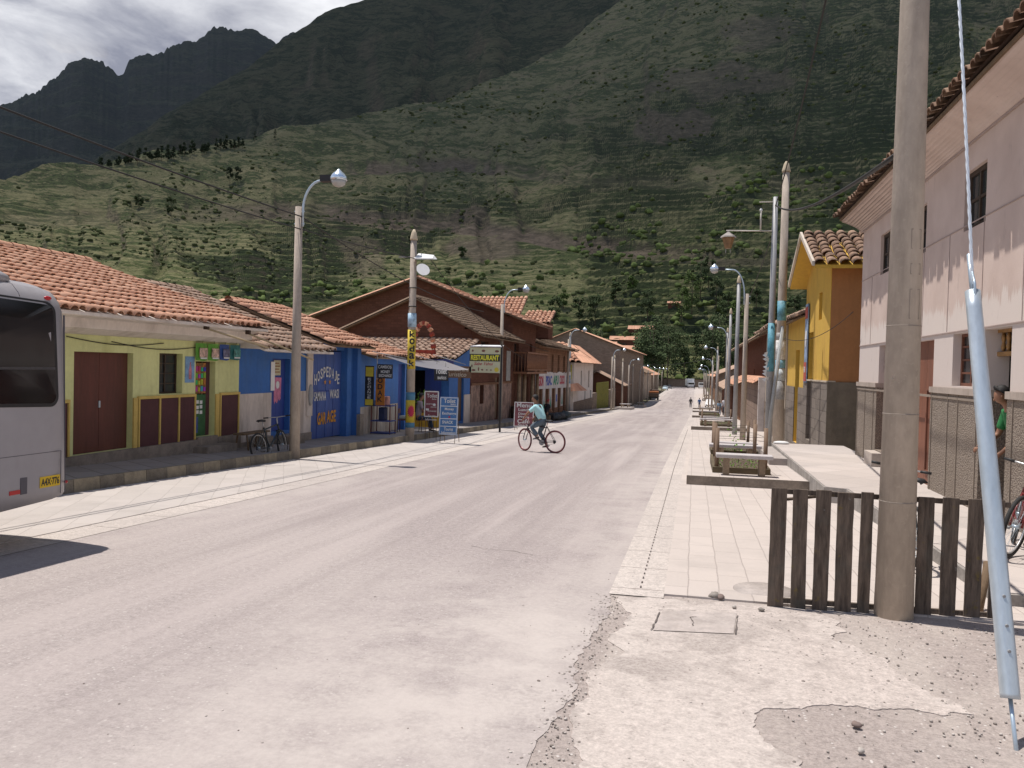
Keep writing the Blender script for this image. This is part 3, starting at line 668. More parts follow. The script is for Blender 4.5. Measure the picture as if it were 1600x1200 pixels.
def adobe(name, c, bw=.42, bh=.17, joint=.6):
    m, n, b, o = nt(name); g = G(n); p = g.pos(); s = g.sep(p)
    cc = n.nodes.new('ShaderNodeCombineXYZ'); n.links.new(g.math('ADD', s[0], s[1]), cc.inputs[0]); n.links.new(s[2], cc.inputs[1])
    wv = n.nodes.new('ShaderNodeVectorMath'); wv.operation = 'ADD'; n.links.new(cc.outputs[0], wv.inputs[0])
    k = g.math('MULTIPLY', g.noise(p, 3, 3), .06); c3 = n.nodes.new('ShaderNodeCombineXYZ'); n.links.new(k, c3.inputs[0]); n.links.new(k, c3.inputs[1]); n.links.new(c3.outputs[0], wv.inputs[1])
    br = n.nodes.new('ShaderNodeTexBrick'); n.links.new(wv.outputs[0], br.inputs['Vector']); br.inputs['Scale'].default_value = 1; br.inputs['Brick Width'].default_value = bw; br.inputs['Row Height'].default_value = bh
    br.inputs['Mortar Size'].default_value = .012; br.inputs['Color1'].default_value = (*mul(c, .82), 1); br.inputs['Color2'].default_value = (*mul(c, 1.15), 1); br.inputs['Mortar'].default_value = (*mul(c, joint), 1)
    col = g.mix(g.ramp(g.noise(p, 1.1, 5, .65), .45, .7, 0, .6), br.outputs['Color'], mul(c, 1.25)); col = g.mix(g.ramp(g.noise(p, 14, 4, .7), .35, .7, 0, .5), col, mul(c, .8))
    g.put(b.inputs['Base Color'], col); b.inputs['Roughness'].default_value = .95; b.inputs['Specular IOR Level'].default_value = .1
    g.bump(b, g.math('SUBTRACT', g.noise(p, 14, 4, .7), br.outputs['Fac']), .5, .02); return m
A_red = adobe('adobe_brick', (.135, .062, .042), .36, .13, .8); A_brn = adobe('adobe_mud', (.24, .135, .085)); A_gry = adobe('grey_adobe', (.235, .185, .145))
A_pale = mat('pale_mud_plaster', (.42, .35, .27), .95, .2, 1.3, dirt=(.28, .21, .15))
P_lime = mat('lime_green_paint', (.66, .67, .31), .85, .09, 1.5, streak=.22, dirt=(.50, .50, .20)); P_yel = mat('yellow_trim_paint', (.60, .43, .12), .8, .12, 3)
P_mar = mat('maroon_paint', (.085, .030, .032), .8, .14, 4, streak=.3); P_door = mat('dark_red_door', (.105, .030, .020), .6, .22, 2.5, streak=.35, stretch=(1, 1, .25), dirt=(.14, .06, .03))
P_blue = mat('blue_paint', (.035, .135, .40), .75, .12, 1.4, streak=.3, dirt=(.06, .14, .3)); P_blued = mat('blue_door_paint', (.020, .05, .24), .6, .15, 2, stretch=(1, 1, .3), dirt=(.04, .05, .14))
P_white = mat('whitewash', (.58, .51, .45), .9, .16, 2.2, stretch=(1, 1, .4), dirt=(.32, .25, .19)); P_cornice = mat('cornice_plaster', (.72, .65, .58), .9, .1, 1.2, streak=.25, dirt=(.34, .27, .22))
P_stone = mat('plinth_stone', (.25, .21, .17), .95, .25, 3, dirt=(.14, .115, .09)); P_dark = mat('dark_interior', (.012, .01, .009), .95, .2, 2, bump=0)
P_wood = mat('weathered_wood', (.16, .105, .06), .85, .3, 5, stretch=(1, 1, .2)); P_woodd = mat('dark_wood', (.05, .030, .018), .7, .3, 6); P_pole = mat('bare_pole_wood', (.42, .33, .2), .8, .2, 6)
P_glass = None
m, n, b, o_ = nt('window_glass'); b.inputs['Base Color'].default_value = (.035, .04, .042, 1); b.inputs['Roughness'].default_value = .12; P_glass = m
P_conc = mat('pole_concrete', (.40, .34, .28), .9, .17, 2.4, streak=.35, bump=.35, dirt=(.25, .205, .165), stretch=(1, 1, .5), bscale=40); P_metal = mat('galvanised_steel', (.46, .55, .62), .38, .12, 8, metal=.55, bump=.04)
P_grey = mat('grey_painted_steel', (.30, .30, .30), .5, .12, 3, dirt=(.2, .19, .18)); P_black = mat('black_rubber', (.018, .018, .019), .6, .2, 8, obj=True, bump=0)
P_cable = mat('cable_black', (.015, .014, .014), .6, 0, 4, bump=0); P_whitep = mat('white_paint', (.72, .72, .70), .6, .05, 5); P_soil = mat('soil', (.1, .07, .05), 1, .3, 5)

def gable(mb, xs, zs, zb, y, th):
    """gable-end wall facing -Y: xs/zs three top points (front eave, ridge, back eave)"""
    pts = [(xs[0], zb), (xs[0], zs[0]), (xs[1], zs[1]), (xs[2], zs[2]), (xs[2], zb)]
    for yy in (y, y + th): mb.poly([(x, yy, z) for x, z in pts])
    for i in range(5):
        a, b_ = pts[i], pts[(i + 1) % 5]; mb.quad((a[0], y, a[1]), (b_[0], y, b_[1]), (b_[0], y + th, b_[1]), (a[0], y + th, a[1]))
def shell(h, side, xw, y0, y1, ze, xr, zr, xb, zbk, wallm, gablem=None, tm=T_org, over=.6, overy=.25, holes=(), fine=True, zfoot=None, thick=.35, backroof=True, wallname='wall', cw=.215, sag=.05, z_hi=None, soff=None):
    """a house with its ridge along the street. side=-1 stands left of the street, +1 right."""
    zf = (min(gz(y0), gz(y1)) - .3) if zfoot is None else zfoot
    z_wall_top = ze + .02
    mb = MB(); wall(mb, 'x', xw, side * thick, y0, y1, zf, z_wall_top, holes); mb.build(wallname, wallm, h)
    gm = gablem or wallm; mb = MB()
    slope = (zr - ze) / abs(xr - xw)
    xs = [xw + side * (thick + .002), xr, xb]
    z0_ = ze + slope * thick
    gable(mb, xs, [z0_ - .02, zr - .06, zbk - .02], zf, y0 + .002, .3); gable(mb, xs, [z0_ - .02, zr - .06, zbk - .02], zf, y1 - .302, .3)
    mb.box(min(xb, xb - side * .3), max(xb, xb - side * .3), y0 + .31, y1 - .31, zf, zbk - .05)
    mb.build('gable_wall', gm, h)
    xe = xw - side * over; zee = ze - slope * over + .06; xbe = xb + side * .4; zbe = zbk - (zr - zbk) / abs(xb - xr) * .4 + .06
    A, B = (xe, y0 - overy, zee + .05), (xe, y1 + overy, zee + .05); C_, D = (xr, y0 - overy, zr + .06), (xr, y1 + overy, zr + .06); E_, F_ = (xbe, y0 - overy, zbe), (xbe, y1 + overy, zbe)
    if fine: r = tiles(A, B, C_, D, 'roof', tm, h, cw=cw, sag=sag)
    else: r = flat_roof(A, B, C_, D, 'roof', tm, h)
    if backroof: flat_roof(E_, F_, C_, D, 'back_roof', tm, h)
    mb = MB(); dz = .10
    for P0, P1, Q0, Q1 in ((A, B, C_, D), (E_, F_, C_, D)):
        dn = lambda p, d: (p[0], p[1], p[2] - d)
        mb.hexa([dn(P0, dz), dn(P1, dz), dn(Q1, dz), dn(Q0, dz)], [dn(P0, .045), dn(P1, .045), dn(Q1, .045), dn(Q0, .045)])
    mb.build('rafters', soff or P_wood, h)
    if fine:   # ridge caps
        mb = MB(); y = y0 - overy; mb.smooth = True
        while y < y1 + overy - .1:
            mb.cur = min(.95, max(.1, .5 + rnd.gauss(0, .18))); k = len(mb.v); ring = []
            for yy, rr in ((y, .12), (min(y + .42, y1 + overy), .095)):
                for q_ in range(7):
                    t_ = math.pi * q_ / 6; ring.append((xr + rr * math.cos(t_), yy, zr + .07 + rr * .8 * math.sin(t_)))
            mb.add(ring, [(q_, q_ + 1, 8 + q_, 7 + q_) for q_ in range(6)]); y += .36
        mb.build('ridge_tiles', tm, h)
    return r
def panel_door(h, name, m_, x, y0, y1, z0, z1, side=-1, planks=4, th=.05, gap=.008):
    """planked leaf in a wall that runs along the street; x = its street face"""
    mb = MB(); w_ = (y1 - y0) / planks
    for i in range(planks): mb.box(min(x, x + side * th), max(x, x + side * th), y0 + i * w_ + gap / 2, y0 + (i + 1) * w_ - gap / 2, z0, z1)
    mb.box(min(x + side * th * .4, x + side * (th + .02)), max(x + side * th * .4, x + side * (th + .02)), y0, y1, z0, z1)
    return mb.build(name, m_, h)
def flush_box(h, name, m_, x, y0, y1, z0, z1, side=-1, out=.02):
    mb = MB(); a, b_ = x - side * out, x + side * .01; mb.box(min(a, b_), max(a, b_), y0, y1, z0, z1); return mb.build(name, m_, h)
def window(h, xw, y0, y1, z0, z1, side=-1, rec=.18, cols=2, rows=3, fm=P_woodd, bar=.035, glass=True):
    mb = MB(); xf = xw + side * rec; a, b_ = min(xf, xf + side * .05), max(xf, xf + side * .05)
    mb.box(a, b_, y0, y0 + bar, z0, z1); mb.box(a, b_, y1 - bar, y1, z0, z1); mb.box(a, b_, y0 + bar, y1 - bar, z0, z0 + bar); mb.box(a, b_, y0 + bar, y1 - bar, z1 - bar, z1)
    for i in range(1, cols): 
        yc = y0 + (y1 - y0) * i / cols; mb.box(a + .002, b_ - .002, yc - bar * .4, yc + bar * .4, z0 + bar, z1 - bar)
    for i in range(1, rows):
        zc = z0 + (z1 - z0) * i / rows; mb.box(a + .006, b_ - .006, y0 + bar, y1 - bar, zc - bar * .3, zc + bar * .3)
    f = mb.build('window', fm, h)
    if glass:
        mb = MB(); xg = xf + side * .03; mb.box(min(xg, xg + side * .01), max(xg, xg + side * .01), y0 + .01, y1 - .01, z0 + .01, z1 - .01); gl = mb.build('pane', P_glass, f)
        mb = MB(); xg = xf + side * .16; mb.box(min(xg, xg + side * .02), max(xg, xg + side * .02), y0 - .1, y1 + .1, z0 - .1, z1 + .1); mb.build('curtain', mat('curtain_cloth', (.12, .115, .09), .9, .4, 6, stretch=(1, 8, .3)), f)
    return f
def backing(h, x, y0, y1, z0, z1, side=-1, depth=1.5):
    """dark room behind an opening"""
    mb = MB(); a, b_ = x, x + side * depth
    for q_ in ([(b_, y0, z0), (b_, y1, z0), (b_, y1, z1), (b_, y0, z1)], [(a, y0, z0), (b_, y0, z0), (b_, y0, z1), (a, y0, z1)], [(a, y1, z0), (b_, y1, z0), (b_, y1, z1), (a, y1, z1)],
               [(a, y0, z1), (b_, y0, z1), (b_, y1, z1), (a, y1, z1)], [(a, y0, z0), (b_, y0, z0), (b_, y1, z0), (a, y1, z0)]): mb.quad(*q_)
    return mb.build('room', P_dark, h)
XL = -10.4
# ================================================================ left side
# ---- lime green shop
h = empty('green_house', (XL - 3, 11, 0), 'long lime green shop house with maroon panels and orange tiled roof beside the bus', 'house')
holes = [(12.10, 13.62, -.02, 1.78), (14.40, 15.16, .98, 1.80), (15.62, 16.36, .02, 1.65)]
ZF = -.05
shell(h, -1, XL, 2.0, 17.33, 2.60, -14.5, 3.97, -18.5, 2.7, P_lime, A_brn, T_org, over=.72, overy=.02, holes=holes, zfoot=-.9, soff=P_cornice, sag=.07)
mb = MB(); wall(mb, 'x', XL + .018, -.02, 2, 17.33, -.02, .90, [(12.0, 13.72, -.1, 1.8), (15.60, 16.50, -.1, 1.8)]); mb.build('wainscot', P_mar, h)
mb = MB()
def vbar(y, z0, z1, w_=.035): mb.box(XL + .019, XL + .045, y - w_ / 2, y + w_ / 2, z0, z1)
mb.box(XL + .001, XL + .045, 2, 11.98, .90, .955); mb.box(XL + .001, XL + .045, 13.74, 15.6, .90, .955); mb.box(XL + .001, XL + .045, 16.52, 17.33, .90, .955)
for y in (9.6, 10.7, 11.96, 13.77, 14.40, 15.02, 15.58, 16.54, 17.29): vbar(y, -.02, .899)
mb.box(XL - .2, XL + .03, 13.623, 13.735, -.05, .93); mb.box(XL - .2, XL + .03, 16.363, 16.5, -.05, .93)
mb.build('trim', P_yel, h)
flush_box(h, 'plinth', P_stone, XL, 2, 15.6, -.6, -.022, out=.10)
flush_box(h, 'plinth', P_stone, XL, 16.40, 17.33, -.7, -.022, out=.08)
mb = MB()   # pale cornice moulding beneath the eave
pr = [(XL + .002, 2.08), (XL + .10, 2.10), (XL + .32, 2.18), (XL + .34, 2.34), (XL + .60, 2.36), (XL + .62, 2.44), (XL + .002, 2.60)]
for i in range(len(pr) - 1): mb.quad((pr[i][0], 2, pr[i][1]), (pr[i][0], 17.32, pr[i][1]), (pr[i + 1][0], 17.32, pr[i + 1][1]), (pr[i + 1][0], 2, pr[i + 1][1]))
for y in (2, 17.32): mb.poly([(x, y, z) for x, z in pr])
mb.build('cornice', P_cornice, h)
d = panel_door(h, 'garage_door', P_door, XL - .12, 12.10, 13.62, -.02, 1.78, planks=2)
mb = MB(); mb.box(XL - .118, XL - .10, 12.84, 12.88, .78, .9); mb.build('handle', P_metal, d)
window(h, XL, 14.40, 15.16, .98, 1.80, cols=2, rows=4, rec=.14)
backing(h, XL - .34, 15.55, 16.5, .02, 1.7)
d = panel_door(h, 'door', P_mar, XL - .14, 16.21, 16.36, .02, 1.64, planks=1)
mb = MB(); q_r = random.Random(3)
for i in range(4):
    for j in range(5): mb.cur = q_r.random(); y = 15.68 + j * .10; z = 1.0 + i * .145; mb.box(XL - .118, XL - .10, y, y + .07, z, z + q_r.uniform(.08, .12))
mc, n, b, o_ = nt('packet_print'); g = G(n); rp = n.nodes.new('ShaderNodeHueSaturation'); rp.inputs['Color'].default_value = (.45, .10, .03, 1); n.links.new(g.attr('rnd'), rp.inputs['Hue']); n.links.new(rp.outputs[0], b.inputs['Base Color'])
mb.build('packets', mc, h)
# wares hung inside the shop doorway
mb = MB(); mb.box(XL - .17, XL - .12, 15.64, 16.18, .95, 1.62); mb.build('display_rack', mat('snack_packets', (.30, .12, .03), .6, .9, 14, bump=0, dirt=(.09, .12, .03)), h)
mb = MB(); mb.box(XL - .16, XL - .13, 15.64, 16.20, .03, .93); mb.build('counter', mat('green_counter', (.03, .12, .04), .6, .3, 4), h)
mb = MB()
for i in range(9): 
    y, z = 15.72 + (i % 3) * .13, .50 + (i // 3) * .11 + .01 * (i % 2); mb.box(XL - .129, XL - .125, y, y + .095, z, z + .075)
mb.build('price_cards', P_whitep, h)
mb = MB(); mb.box(XL - .129, XL - .122, 15.68, 15.92, .1, .44); mb.build('poster', mat('blue_poster', (.04, .1, .35), .5, .5, 9), h)
mb = MB()
for y0_, z0_ in ((11.9, 2.03), (13.0, 1.98)):
    mb.tube([(XL + .02, y0_ + t_ * 2.6, z0_ - .09 * math.sin(math.pi * t_) - .03 * t_) for t_ in [i / 8 for i in range(9)]], .008, 5)
mb.build('wire', P_cable, h)
# steps of the shop
mb = MB(); mb.box(XL + .1, XL + .42, 15.45, 16.6, -.62, -.16); mb.box(XL - .3, XL + .09, 15.62, 16.36, -.62, .018)
o = mb.build('doorstep', P_stone, h)
# hanging packets above the door: four separate bags
def bag(y0, y1, c1, c2, lab, z0=1.68, z1=2.04):
    e = empty('hanging_bag', (XL + .1, (y0 + y1) / 2, z0), lab, 'bag', 'packets hung over the shop door')
    mb = MB(); N = 6
    for i in range(N):
        ya, yb = y0 + (y1 - y0) * i / N, y0 + (y1 - y0) * (i + 1) / N; f_ = lambda i_: XL + .06 + .05 * math.sin(math.pi * i_ / N)
        mb.smooth = True; mb.quad((f_(i), ya, z0 + .02 * abs(i - 3) / 3), (f_(i + 1), yb, z0 + .02 * abs(i - 2) / 3), (f_(i + 1), yb, z1), (f_(i), ya, z1)); mb.smooth = False
    mb.build('wrapper', mat('wrap_%s' % lab[:8].replace(' ', '_'), c1, .45, .25, 9), e)
    mb = MB(); w_ = (y1 - y0); k = XL + .118
    mb.box(k - .008, k, y0 + w_ * .16, y1 - w_ * .16, z0 + .08, z1 - .1); mb.build('picture', mat('pic_%s' % lab[:8].replace(' ', '_'), c2, .45, .9, 11, bump=0), e)
    mb = MB(); mb.box(k - .006, k + .004, y0 + w_ * .22, y1 - w_ * .22, z0 + .045, z0 + .075); mb.build('caption', P_whitep, e)
    mb = MB(); mb.tube([(XL + .07, (y0 + y1) / 2, z1 - .01), (XL + .1, (y0 + y1) / 2, 2.12)], .004, 4); mb.build('string', P_cable, e)
bag(15.52, 15.94, (.10, .30, .03), (.5, .35, .28), 'green packet with a colourful picture, nearest the window', 1.66)
bag(15.97, 16.38, (.11, .32, .035), (.45, .32, .25), 'green packet hanging second over the shop door', 1.665)
bag(16.42, 16.80, (.025, .07, .26), (.12, .12, .2), 'dark blue packet hanging over the shop door', 1.68)
bag(16.84, 17.26, (.02, .14, .14), (.06, .22, .2), 'teal poster with a dark lower edge at the wall corner', 1.69)
e = empty('poster', (XL + .03, 15.4, 1.4), 'light blue poster with a pink bottle beside the shop window', 'poster')
mb = MB(); mb.box(XL + .002, XL + .012, 15.24, 15.56, 1.2, 1.75); mb.build('sheet', mat('poster_blue', (.18, .33, .52), .5, .3, 7), e)
mb = MB(); mb.lathe((XL + .016, 15.41, 1.27), [(.05, 0), (.055, .2), (.02, .3), (.02, .36)], 8); M_ = Matrix.Diagonal((.08, 1, 1, 1)); mb.v = [(XL + .014 + (x - XL - .016) * .08, y, z) for x, y, z in mb.v]; mb.build('bottle_print', mat('pink_print', (.5, .2, .24), .5, .3, 9), e)
# two awning poles leaning out from the eave
for (p0, p1, lab) in (((-9.75, 15.0, 2.33), (-9.0, 16.15, 1.98), 'bare wooden awning pole slanting out over the green shop window'), ((-9.75, 16.6, 2.30), (-9.0, 18.3, 1.75), 'bare wooden awning pole slanting from the shop eave towards the blue wall')):
    e = empty('awning_pole', p0, lab, 'pole', 'slanting awning poles under the eave'); mb = MB(); mb.tube([p0, p1], .022, 7); mb.build('rod', P_pole, e)
    mb = MB(); mb.box(p0[0] - .05, p0[0] + .04, p0[1] - .04, p0[1] + .04, p0[2] - .02, p0[2] + .07); mb.build('bracket', P_woodd, e)

# ---- blue hostel house
h = empty('blue_house', (XL - 3, 20, 0), 'blue house with whitewashed base and a narrow blue door, right of the green shop', 'house')
holes = [(18.88, 19.80, -.10, 1.76)]
shell(h, -1, XL, 17.34, 21.05, 2.16, -14.2, 3.62, -18.5, 2.4, P_blue, A_brn, T_old, over=.65, overy=.01, holes=holes, zfoot=-1., soff=P_cornice)
mb = MB(); wall(mb, 'x', XL + .012, -.011, 17.35, 21.05, -.25, .90, [(18.84, 19.84, -.5, 1.8)]); mb.build('whitewashed_base', P_white, h)
mb = MB(); mb.box(XL + .002, XL + .42, 17.36, 18.6, 1.98, 2.16); mb.box(XL + .002, XL + .5, 18.62, 21.2, 1.92, 2.14); mb.build('cornice', P_cornice, h)
flush_box(h, 'plinth', P_stone, XL, 17.35, 18.85, -.8, -.252, out=.03); flush_box(h, 'plinth', P_stone, XL, 19.83, 21.05, -.9, -.252, out=.04)
d = panel_door(h, 'door', P_blued, XL - .14, 18.88, 19.80, -.10, 1.76, planks=4)
mb = MB(); mb.box(XL + .03, XL + .35, 18.95, 19.9, -.8, -.3); mb.build('doorstep', P_stone, h)
mb = MB(); mb.box(XL + .012, XL + .06, 20.72, 21.03, .2, 2.0); mb.build('pilaster', P_white, h)
e = empty('poster', (XL, 19.0, 1), 'narrow white paper strip pasted beside the blue door', 'poster'); mb = MB(); mb.box(XL + .014, XL + .019, 18.78, 18.98, .95, 1.68); mb.build('sheet', P_whitep, e)
e = empty('poster', (XL, 19.4, 1.5), 'cream notice pasted high on the blue door', 'poster'); mb = MB(); mb.box(XL - .138, XL - .132, 19.2, 19.55, 1.33, 1.72); mb.build('sheet', mat('cream_paper', (.55, .5, .32), .6, .2, 9), e)
mb = MB()
for i in range(4): mb.box(XL - .131, XL - .128, 19.24, 19.5 - .04 * (i % 2), 1.40 + i * .075, 1.43 + i * .075)
mb.build('print', mat('brown_print', (.25, .12, .05), .6, .2, 4), e)
e = empty('poster', (XL, 19.4, 1.), 'torn pink poster pasted on the blue door below the cream notice', 'poster'); mb = MB()
mb.poly([(XL - .134, y, z) for y, z in ((19.22, 1.28), (19.6, 1.27), (19.58, .72), (19.5, .66), (19.47, .72), (19.38, .6), (19.3, .66), (19.25, .58), (19.22, .7))]); mb.build('sheet', mat('pink_paper', (.52, .17, .27), .6, .35, 7), e)
mb = MB(); mb.ball((XL - .13, 19.4, 1.08), .1, 10, 6, (.05, 1, 1)); mb.build('print', P_whitep, e)
# meter box
e = empty('meter_box', (XL + .05, 20.87, .7), 'oval grey electric meter on the white pilaster beside the garage gate', 'meter'); mb = MB(); mb.ball((XL + .08, 20.87, .78), .17, 14, 8, (.35, .7, 1.75)); mb.build('case', P_grey, e)

# ---- gate house with painted lettering
h = empty('gate_house', (XL - 3, 22.5, 0), 'blue gateway with a large painted two leaf garage gate under a tiled roof', 'house')
holes = [(21.10, 23.22, -.62, 2.06)]
shell(h, -1, XL, 21.06, 24.15, 2.36, -13.0, 3.36, -17, 2.3, P_blue, A_brn, T_org, over=.62, overy=.05, holes=holes, zfoot=-1.1, soff=P_wood)
mb = MB(); mb.box(XL + .002, XL + .10, 23.23, 23.5, -.7, 2.2); mb.box(XL + .002, XL + .16, 23.86, 24.14, -.7, 2.25); mb.build('pilaster', P_blue, h)
mb = MB(); mb.box(XL + .162, XL + .28, 23.86, 24.14, -.7, .1); mb.build('buttress', P_stone, h)
for k, (a, b_) in enumerate(((21.1, 22.15), (22.17, 23.22))):
    d = panel_door(h, 'gate_leaf', mat('gate_blue_paint', (.050, .10, .31), .6, .2, 2, stretch=(1, 1, .3), dirt=(.09, .11, .24)), XL - .10, a, b_, -.5, 2.02, planks=2)
    mb = MB(); mb.box(XL - .10, XL - .088, a + .02, b_ - .02, .84, .88); mb.box(XL - .10, XL - .090, a + .5, a + .53, -.5, .83); mb.build('batten', P_blued, d)
XG = XL - .083; M_letW = mat('white_lettering', (.62, .62, .60), .7, .12, 8, bump=0); M_letY = mat('orange_lettering', (.60, .27, .03), .7, .15, 8, bump=0)
e = empty('painted_sign', (XG, 22.1, 1.2), 'white and orange lettering HOSPEDAJE SAMANA WASI GARAGE painted on the blue gate', 'sign')
mb = MB(); s_ = 'HOSPEDAJE'
for i, ch in enumerate(s_):
    u = (i - 4) / 4; yy = 22.24 + u * .76; zz = 1.42 - .22 * u * u
    letters(mb, ch, (XG, yy, zz), .15, .30, (0, 1, 0), bold=.02)
letters(mb, 'SAMANA', (XG, 21.80, .72), .76, .27, (0, 1, 0), bold=.02); letters(mb, 'WASI', (XG, 22.74, .76), .64, .27, (0, 1, 0), bold=.02)
mb.build('white_lettering', M_letW, e)
mb = MB(); letters(mb, 'GAR', (XG, 21.92, .07), .56, .36, (0, 1, 0), bold=.035); letters(mb, 'AGE', (XG, 22.56, .10), .62, .36, (0, 1, 0), bold=.035)
for yc in (22.1, 22.42):
    pts = []
    for i in range(10): rr = .085 if i % 2 == 0 else .036; t_ = math.pi / 2 + i * math.pi / 5; pts.append((XG, yc + rr * math.cos(t_), 1.12 + rr * math.sin(t_)))
    c_ = (XG, yc, 1.12); k = len(mb.v); mb.v += [c_] + pts
    for i in range(10): mb.f.append([k, k + 1 + i, k + 1 + (i + 1) % 10]); mb.r.append(0); mb.sm.append(False); mb.mi.append(0)
mb.build('orange_lettering', M_letY, e)

# ---- blue money-exchange house
h = empty('blue_house', (XL - 3, 26, 0), 'low blue house with pale ribbed base behind the painted power pole', 'house')
holes = [(27.9, 28.6, -.8, 1.7)]
shell(h, -1, XL, 24.2, 28.75, 2.02, -13.8, 3.05, -17, 2.0, P_blue, A_brn, T_org, over=.6, overy=.02, holes=holes, zfoot=-1.3)
mb = MB(); wall(mb, 'x', XL + .015, -.013, 24.3, 27.86, -.66, .29); mb.build('ribbed_base', mat('ribbed_whitewash', (.44, .40, .35), .9, .25, 2, stretch=(1, 4, .3), dirt=(.25, .2, .16)), h)
for y in (24.32, 24.9, 25.5, 26.1, 26.7, 27.3, 27.8): mb = MB(); mb.box(XL + .016, XL + .035, y, y + .03, -.66, .289); mb.build('rib', P_white, h)
panel_door(h, 'door', P_blued, XL - .12, 27.9, 28.6, -.72, 1.7, planks=3)
# awning sheet
e = empty('awning', (-9.4, 27, 1.9), 'white sheet awning stretched along the front of the low blue house', 'awning')
mb = MB(); NA = 14
for i in range(NA):
    ya, yb = 24.6 + 7.2 * i / NA, 24.6 + 7.2 * (i + 1) / NA; zz = lambda y: 2.06 - .16 * ((y - 24.6) / 7.2) - .09 * math.sin(math.pi * (y - 24.6) / 7.2)
    mb.smooth = True; mb.quad((-9.95, ya, zz(ya) - .02), (-9.95, yb, zz(yb) - .02), (-8.85, yb, zz(yb) - .36), (-8.85, ya, zz(ya) - .36))
mb.smooth = False
mc, n, b, o_ = nt('white_canvas'); b.inputs['Base Color'].default_value = (.8, .8, .83, 1); b.inputs['Roughness'].default_value = .8
tl_ = n.nodes.new('ShaderNodeBsdfTranslucent'); tl_.inputs[0].default_value = (.85, .86, .9, 1); ms_ = n.nodes.new('ShaderNodeMixShader'); ms_.inputs[0].default_value = .85; n.links.new(b.outputs[0], ms_.inputs[1]); n.links.new(tl_.outputs[0], ms_.inputs[2]); n.links.new(ms_.outputs[0], o_.inputs[0])
mb.build('cloth', mc, e)
mb = MB(); [mb.tube([(-10.35, y, 2.12), (-8.96, y, 1.88 - .02 * (y - 24.6))], .015, 6) for y in (24.7, 28.2, 31.7)]; mb.build('frame', P_grey, e)
def board(name, lab, cat, c, w_, hh, face, m_, edge=None, th=.03, group=None):
    """sign board facing -Y (face 'y') or the street (+X, face 'x')"""
    e = empty(name, c, lab, cat, group); x, y, z = c; mb = MB()
    if face == 'y': mb.box(x - w_ / 2, x + w_ / 2, y, y + th, z - hh / 2, z + hh / 2)
    else: mb.box(x - th, x, y - w_ / 2, y + w_ / 2, z - hh / 2, z + hh / 2)
    mb.build('board', m_, e); return e
M_blk = mat('black_sign_paint', (.02, .02, .022), .5, .2, 6, bump=0); M_yelp = mat('yellow_sign_paint', (.62, .50, .05), .6, .1, 6, bump=0)
e = board('hanging_sign', 'black hanging sign CAMBIOS MONEY EXCHANGE in white letters, under the awning', 'sign', (-9.35, 23.9, 1.46), .50, .44, 'y', M_blk)
mb = MB(); letters(mb, 'CAMBIO$', (-9.35, 23.895, 1.59), .44, .11, bold=.01); letters(mb, 'MONEY', (-9.33, 23.895, 1.45), .30, .09, bold=.02); letters(mb, 'EXCHANGE', (-9.33, 23.895, 1.33), .42, .09, bold=.02); mb.build('lettering', M_letW, e)
mb = MB(); mb.box(-9.62, -9.605, 23.9, 23.93, 1.2, 2.0); mb.build('hanger', P_grey, e)
e = board('wall_sign', 'tall narrow yellow and black sign on the blue wall with white letters reading down', 'sign', (-10.12, 24.55, .98), .30, 1.28, 'y', M_blk)
mb = MB(); mb.box(-10.25, -9.99, 24.546, 24.549, 1.28, 1.58); mb.box(-10.25, -9.99, 24.546, 24.549, .36, .55); mb.build('yellow_block', M_yelp, e)
mb = MB(); [letters(mb, ch, (-10.12, 24.545, 1.2 - i * .085), .11, .07, bold=.02) for i, ch in enumerate('EXCHANGE')]; mb.build('lettering', M_letW, e)
e = board('wall_sign', 'orange wooden sign with black letters beside the tall black sign', 'sign', (-9.78, 24.62, .93), .30, 1.14, 'y', mat('orange_sign_paint', (.42, .15, .02), .6, .2, 6, bump=0))
mb = MB(); [letters(mb, ch, (-9.78, 24.615, 1.36 - i * .20), .17, .17, bold=.03) for i, ch in enumerate('KODAK')]; mb.build('lettering', M_blk, e)

# ---- restaurant with recessed porch
h = empty('blue_restaurant', (XL - 2, 33, -.8), 'blue restaurant with a dark entrance under a tiled lean-to roof', 'restaurant')
FR = -.85
mb = MB(); wall(mb, 'x', XL, -.3, 34.2, 37.6, FR - .3, 2.05, [(35.55, 36.5, FR, 1.15)]); 
mb.quad((XL, 34.2, 2.05), (XL, 37.6, 2.05), (XL, 37.6, 2.78), (XL, 34.2, 2.05)); mb.quad((XL - .3, 34.2, 2.05), (XL - .3, 37.6, 2.05), (XL - .3, 37.6, 2.78), (XL - .3, 34.2, 2.05)); 
wall(mb, 'y', 34.2, .3, -13.9, XL - .301, FR - .2, 2.05, [(-13.4, -11.5, FR - .1, 1.45)]); mb.build('wall', P_blue, h)
mb = MB(); mb.box(XL + .002, XL + .03, 36.55, 37.6, FR - .2, .35); mb.build('whitewashed_base', P_white, h)
mb = MB(); mb.box(-11.48, -10.75, 34.12, 34.19, FR, 1.5); mb.build('door', P_blued, h)
panel_door(h, 'door', mat('brown_door', (.10, .055, .03), .6, .2, 3), XL - .1, 35.55, 36.5, FR, 1.15, planks=2)
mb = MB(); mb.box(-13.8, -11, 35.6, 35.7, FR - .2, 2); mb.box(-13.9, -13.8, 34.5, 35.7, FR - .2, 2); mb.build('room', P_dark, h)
tiles((-17.5, 33.55, 1.98), (-9.95, 33.55, 1.98), (-17.5, 37.6, 2.92), (-9.95, 37.6, 2.92), 'roof', T_old, h, cw=.30, ch=.42, sag=.04)
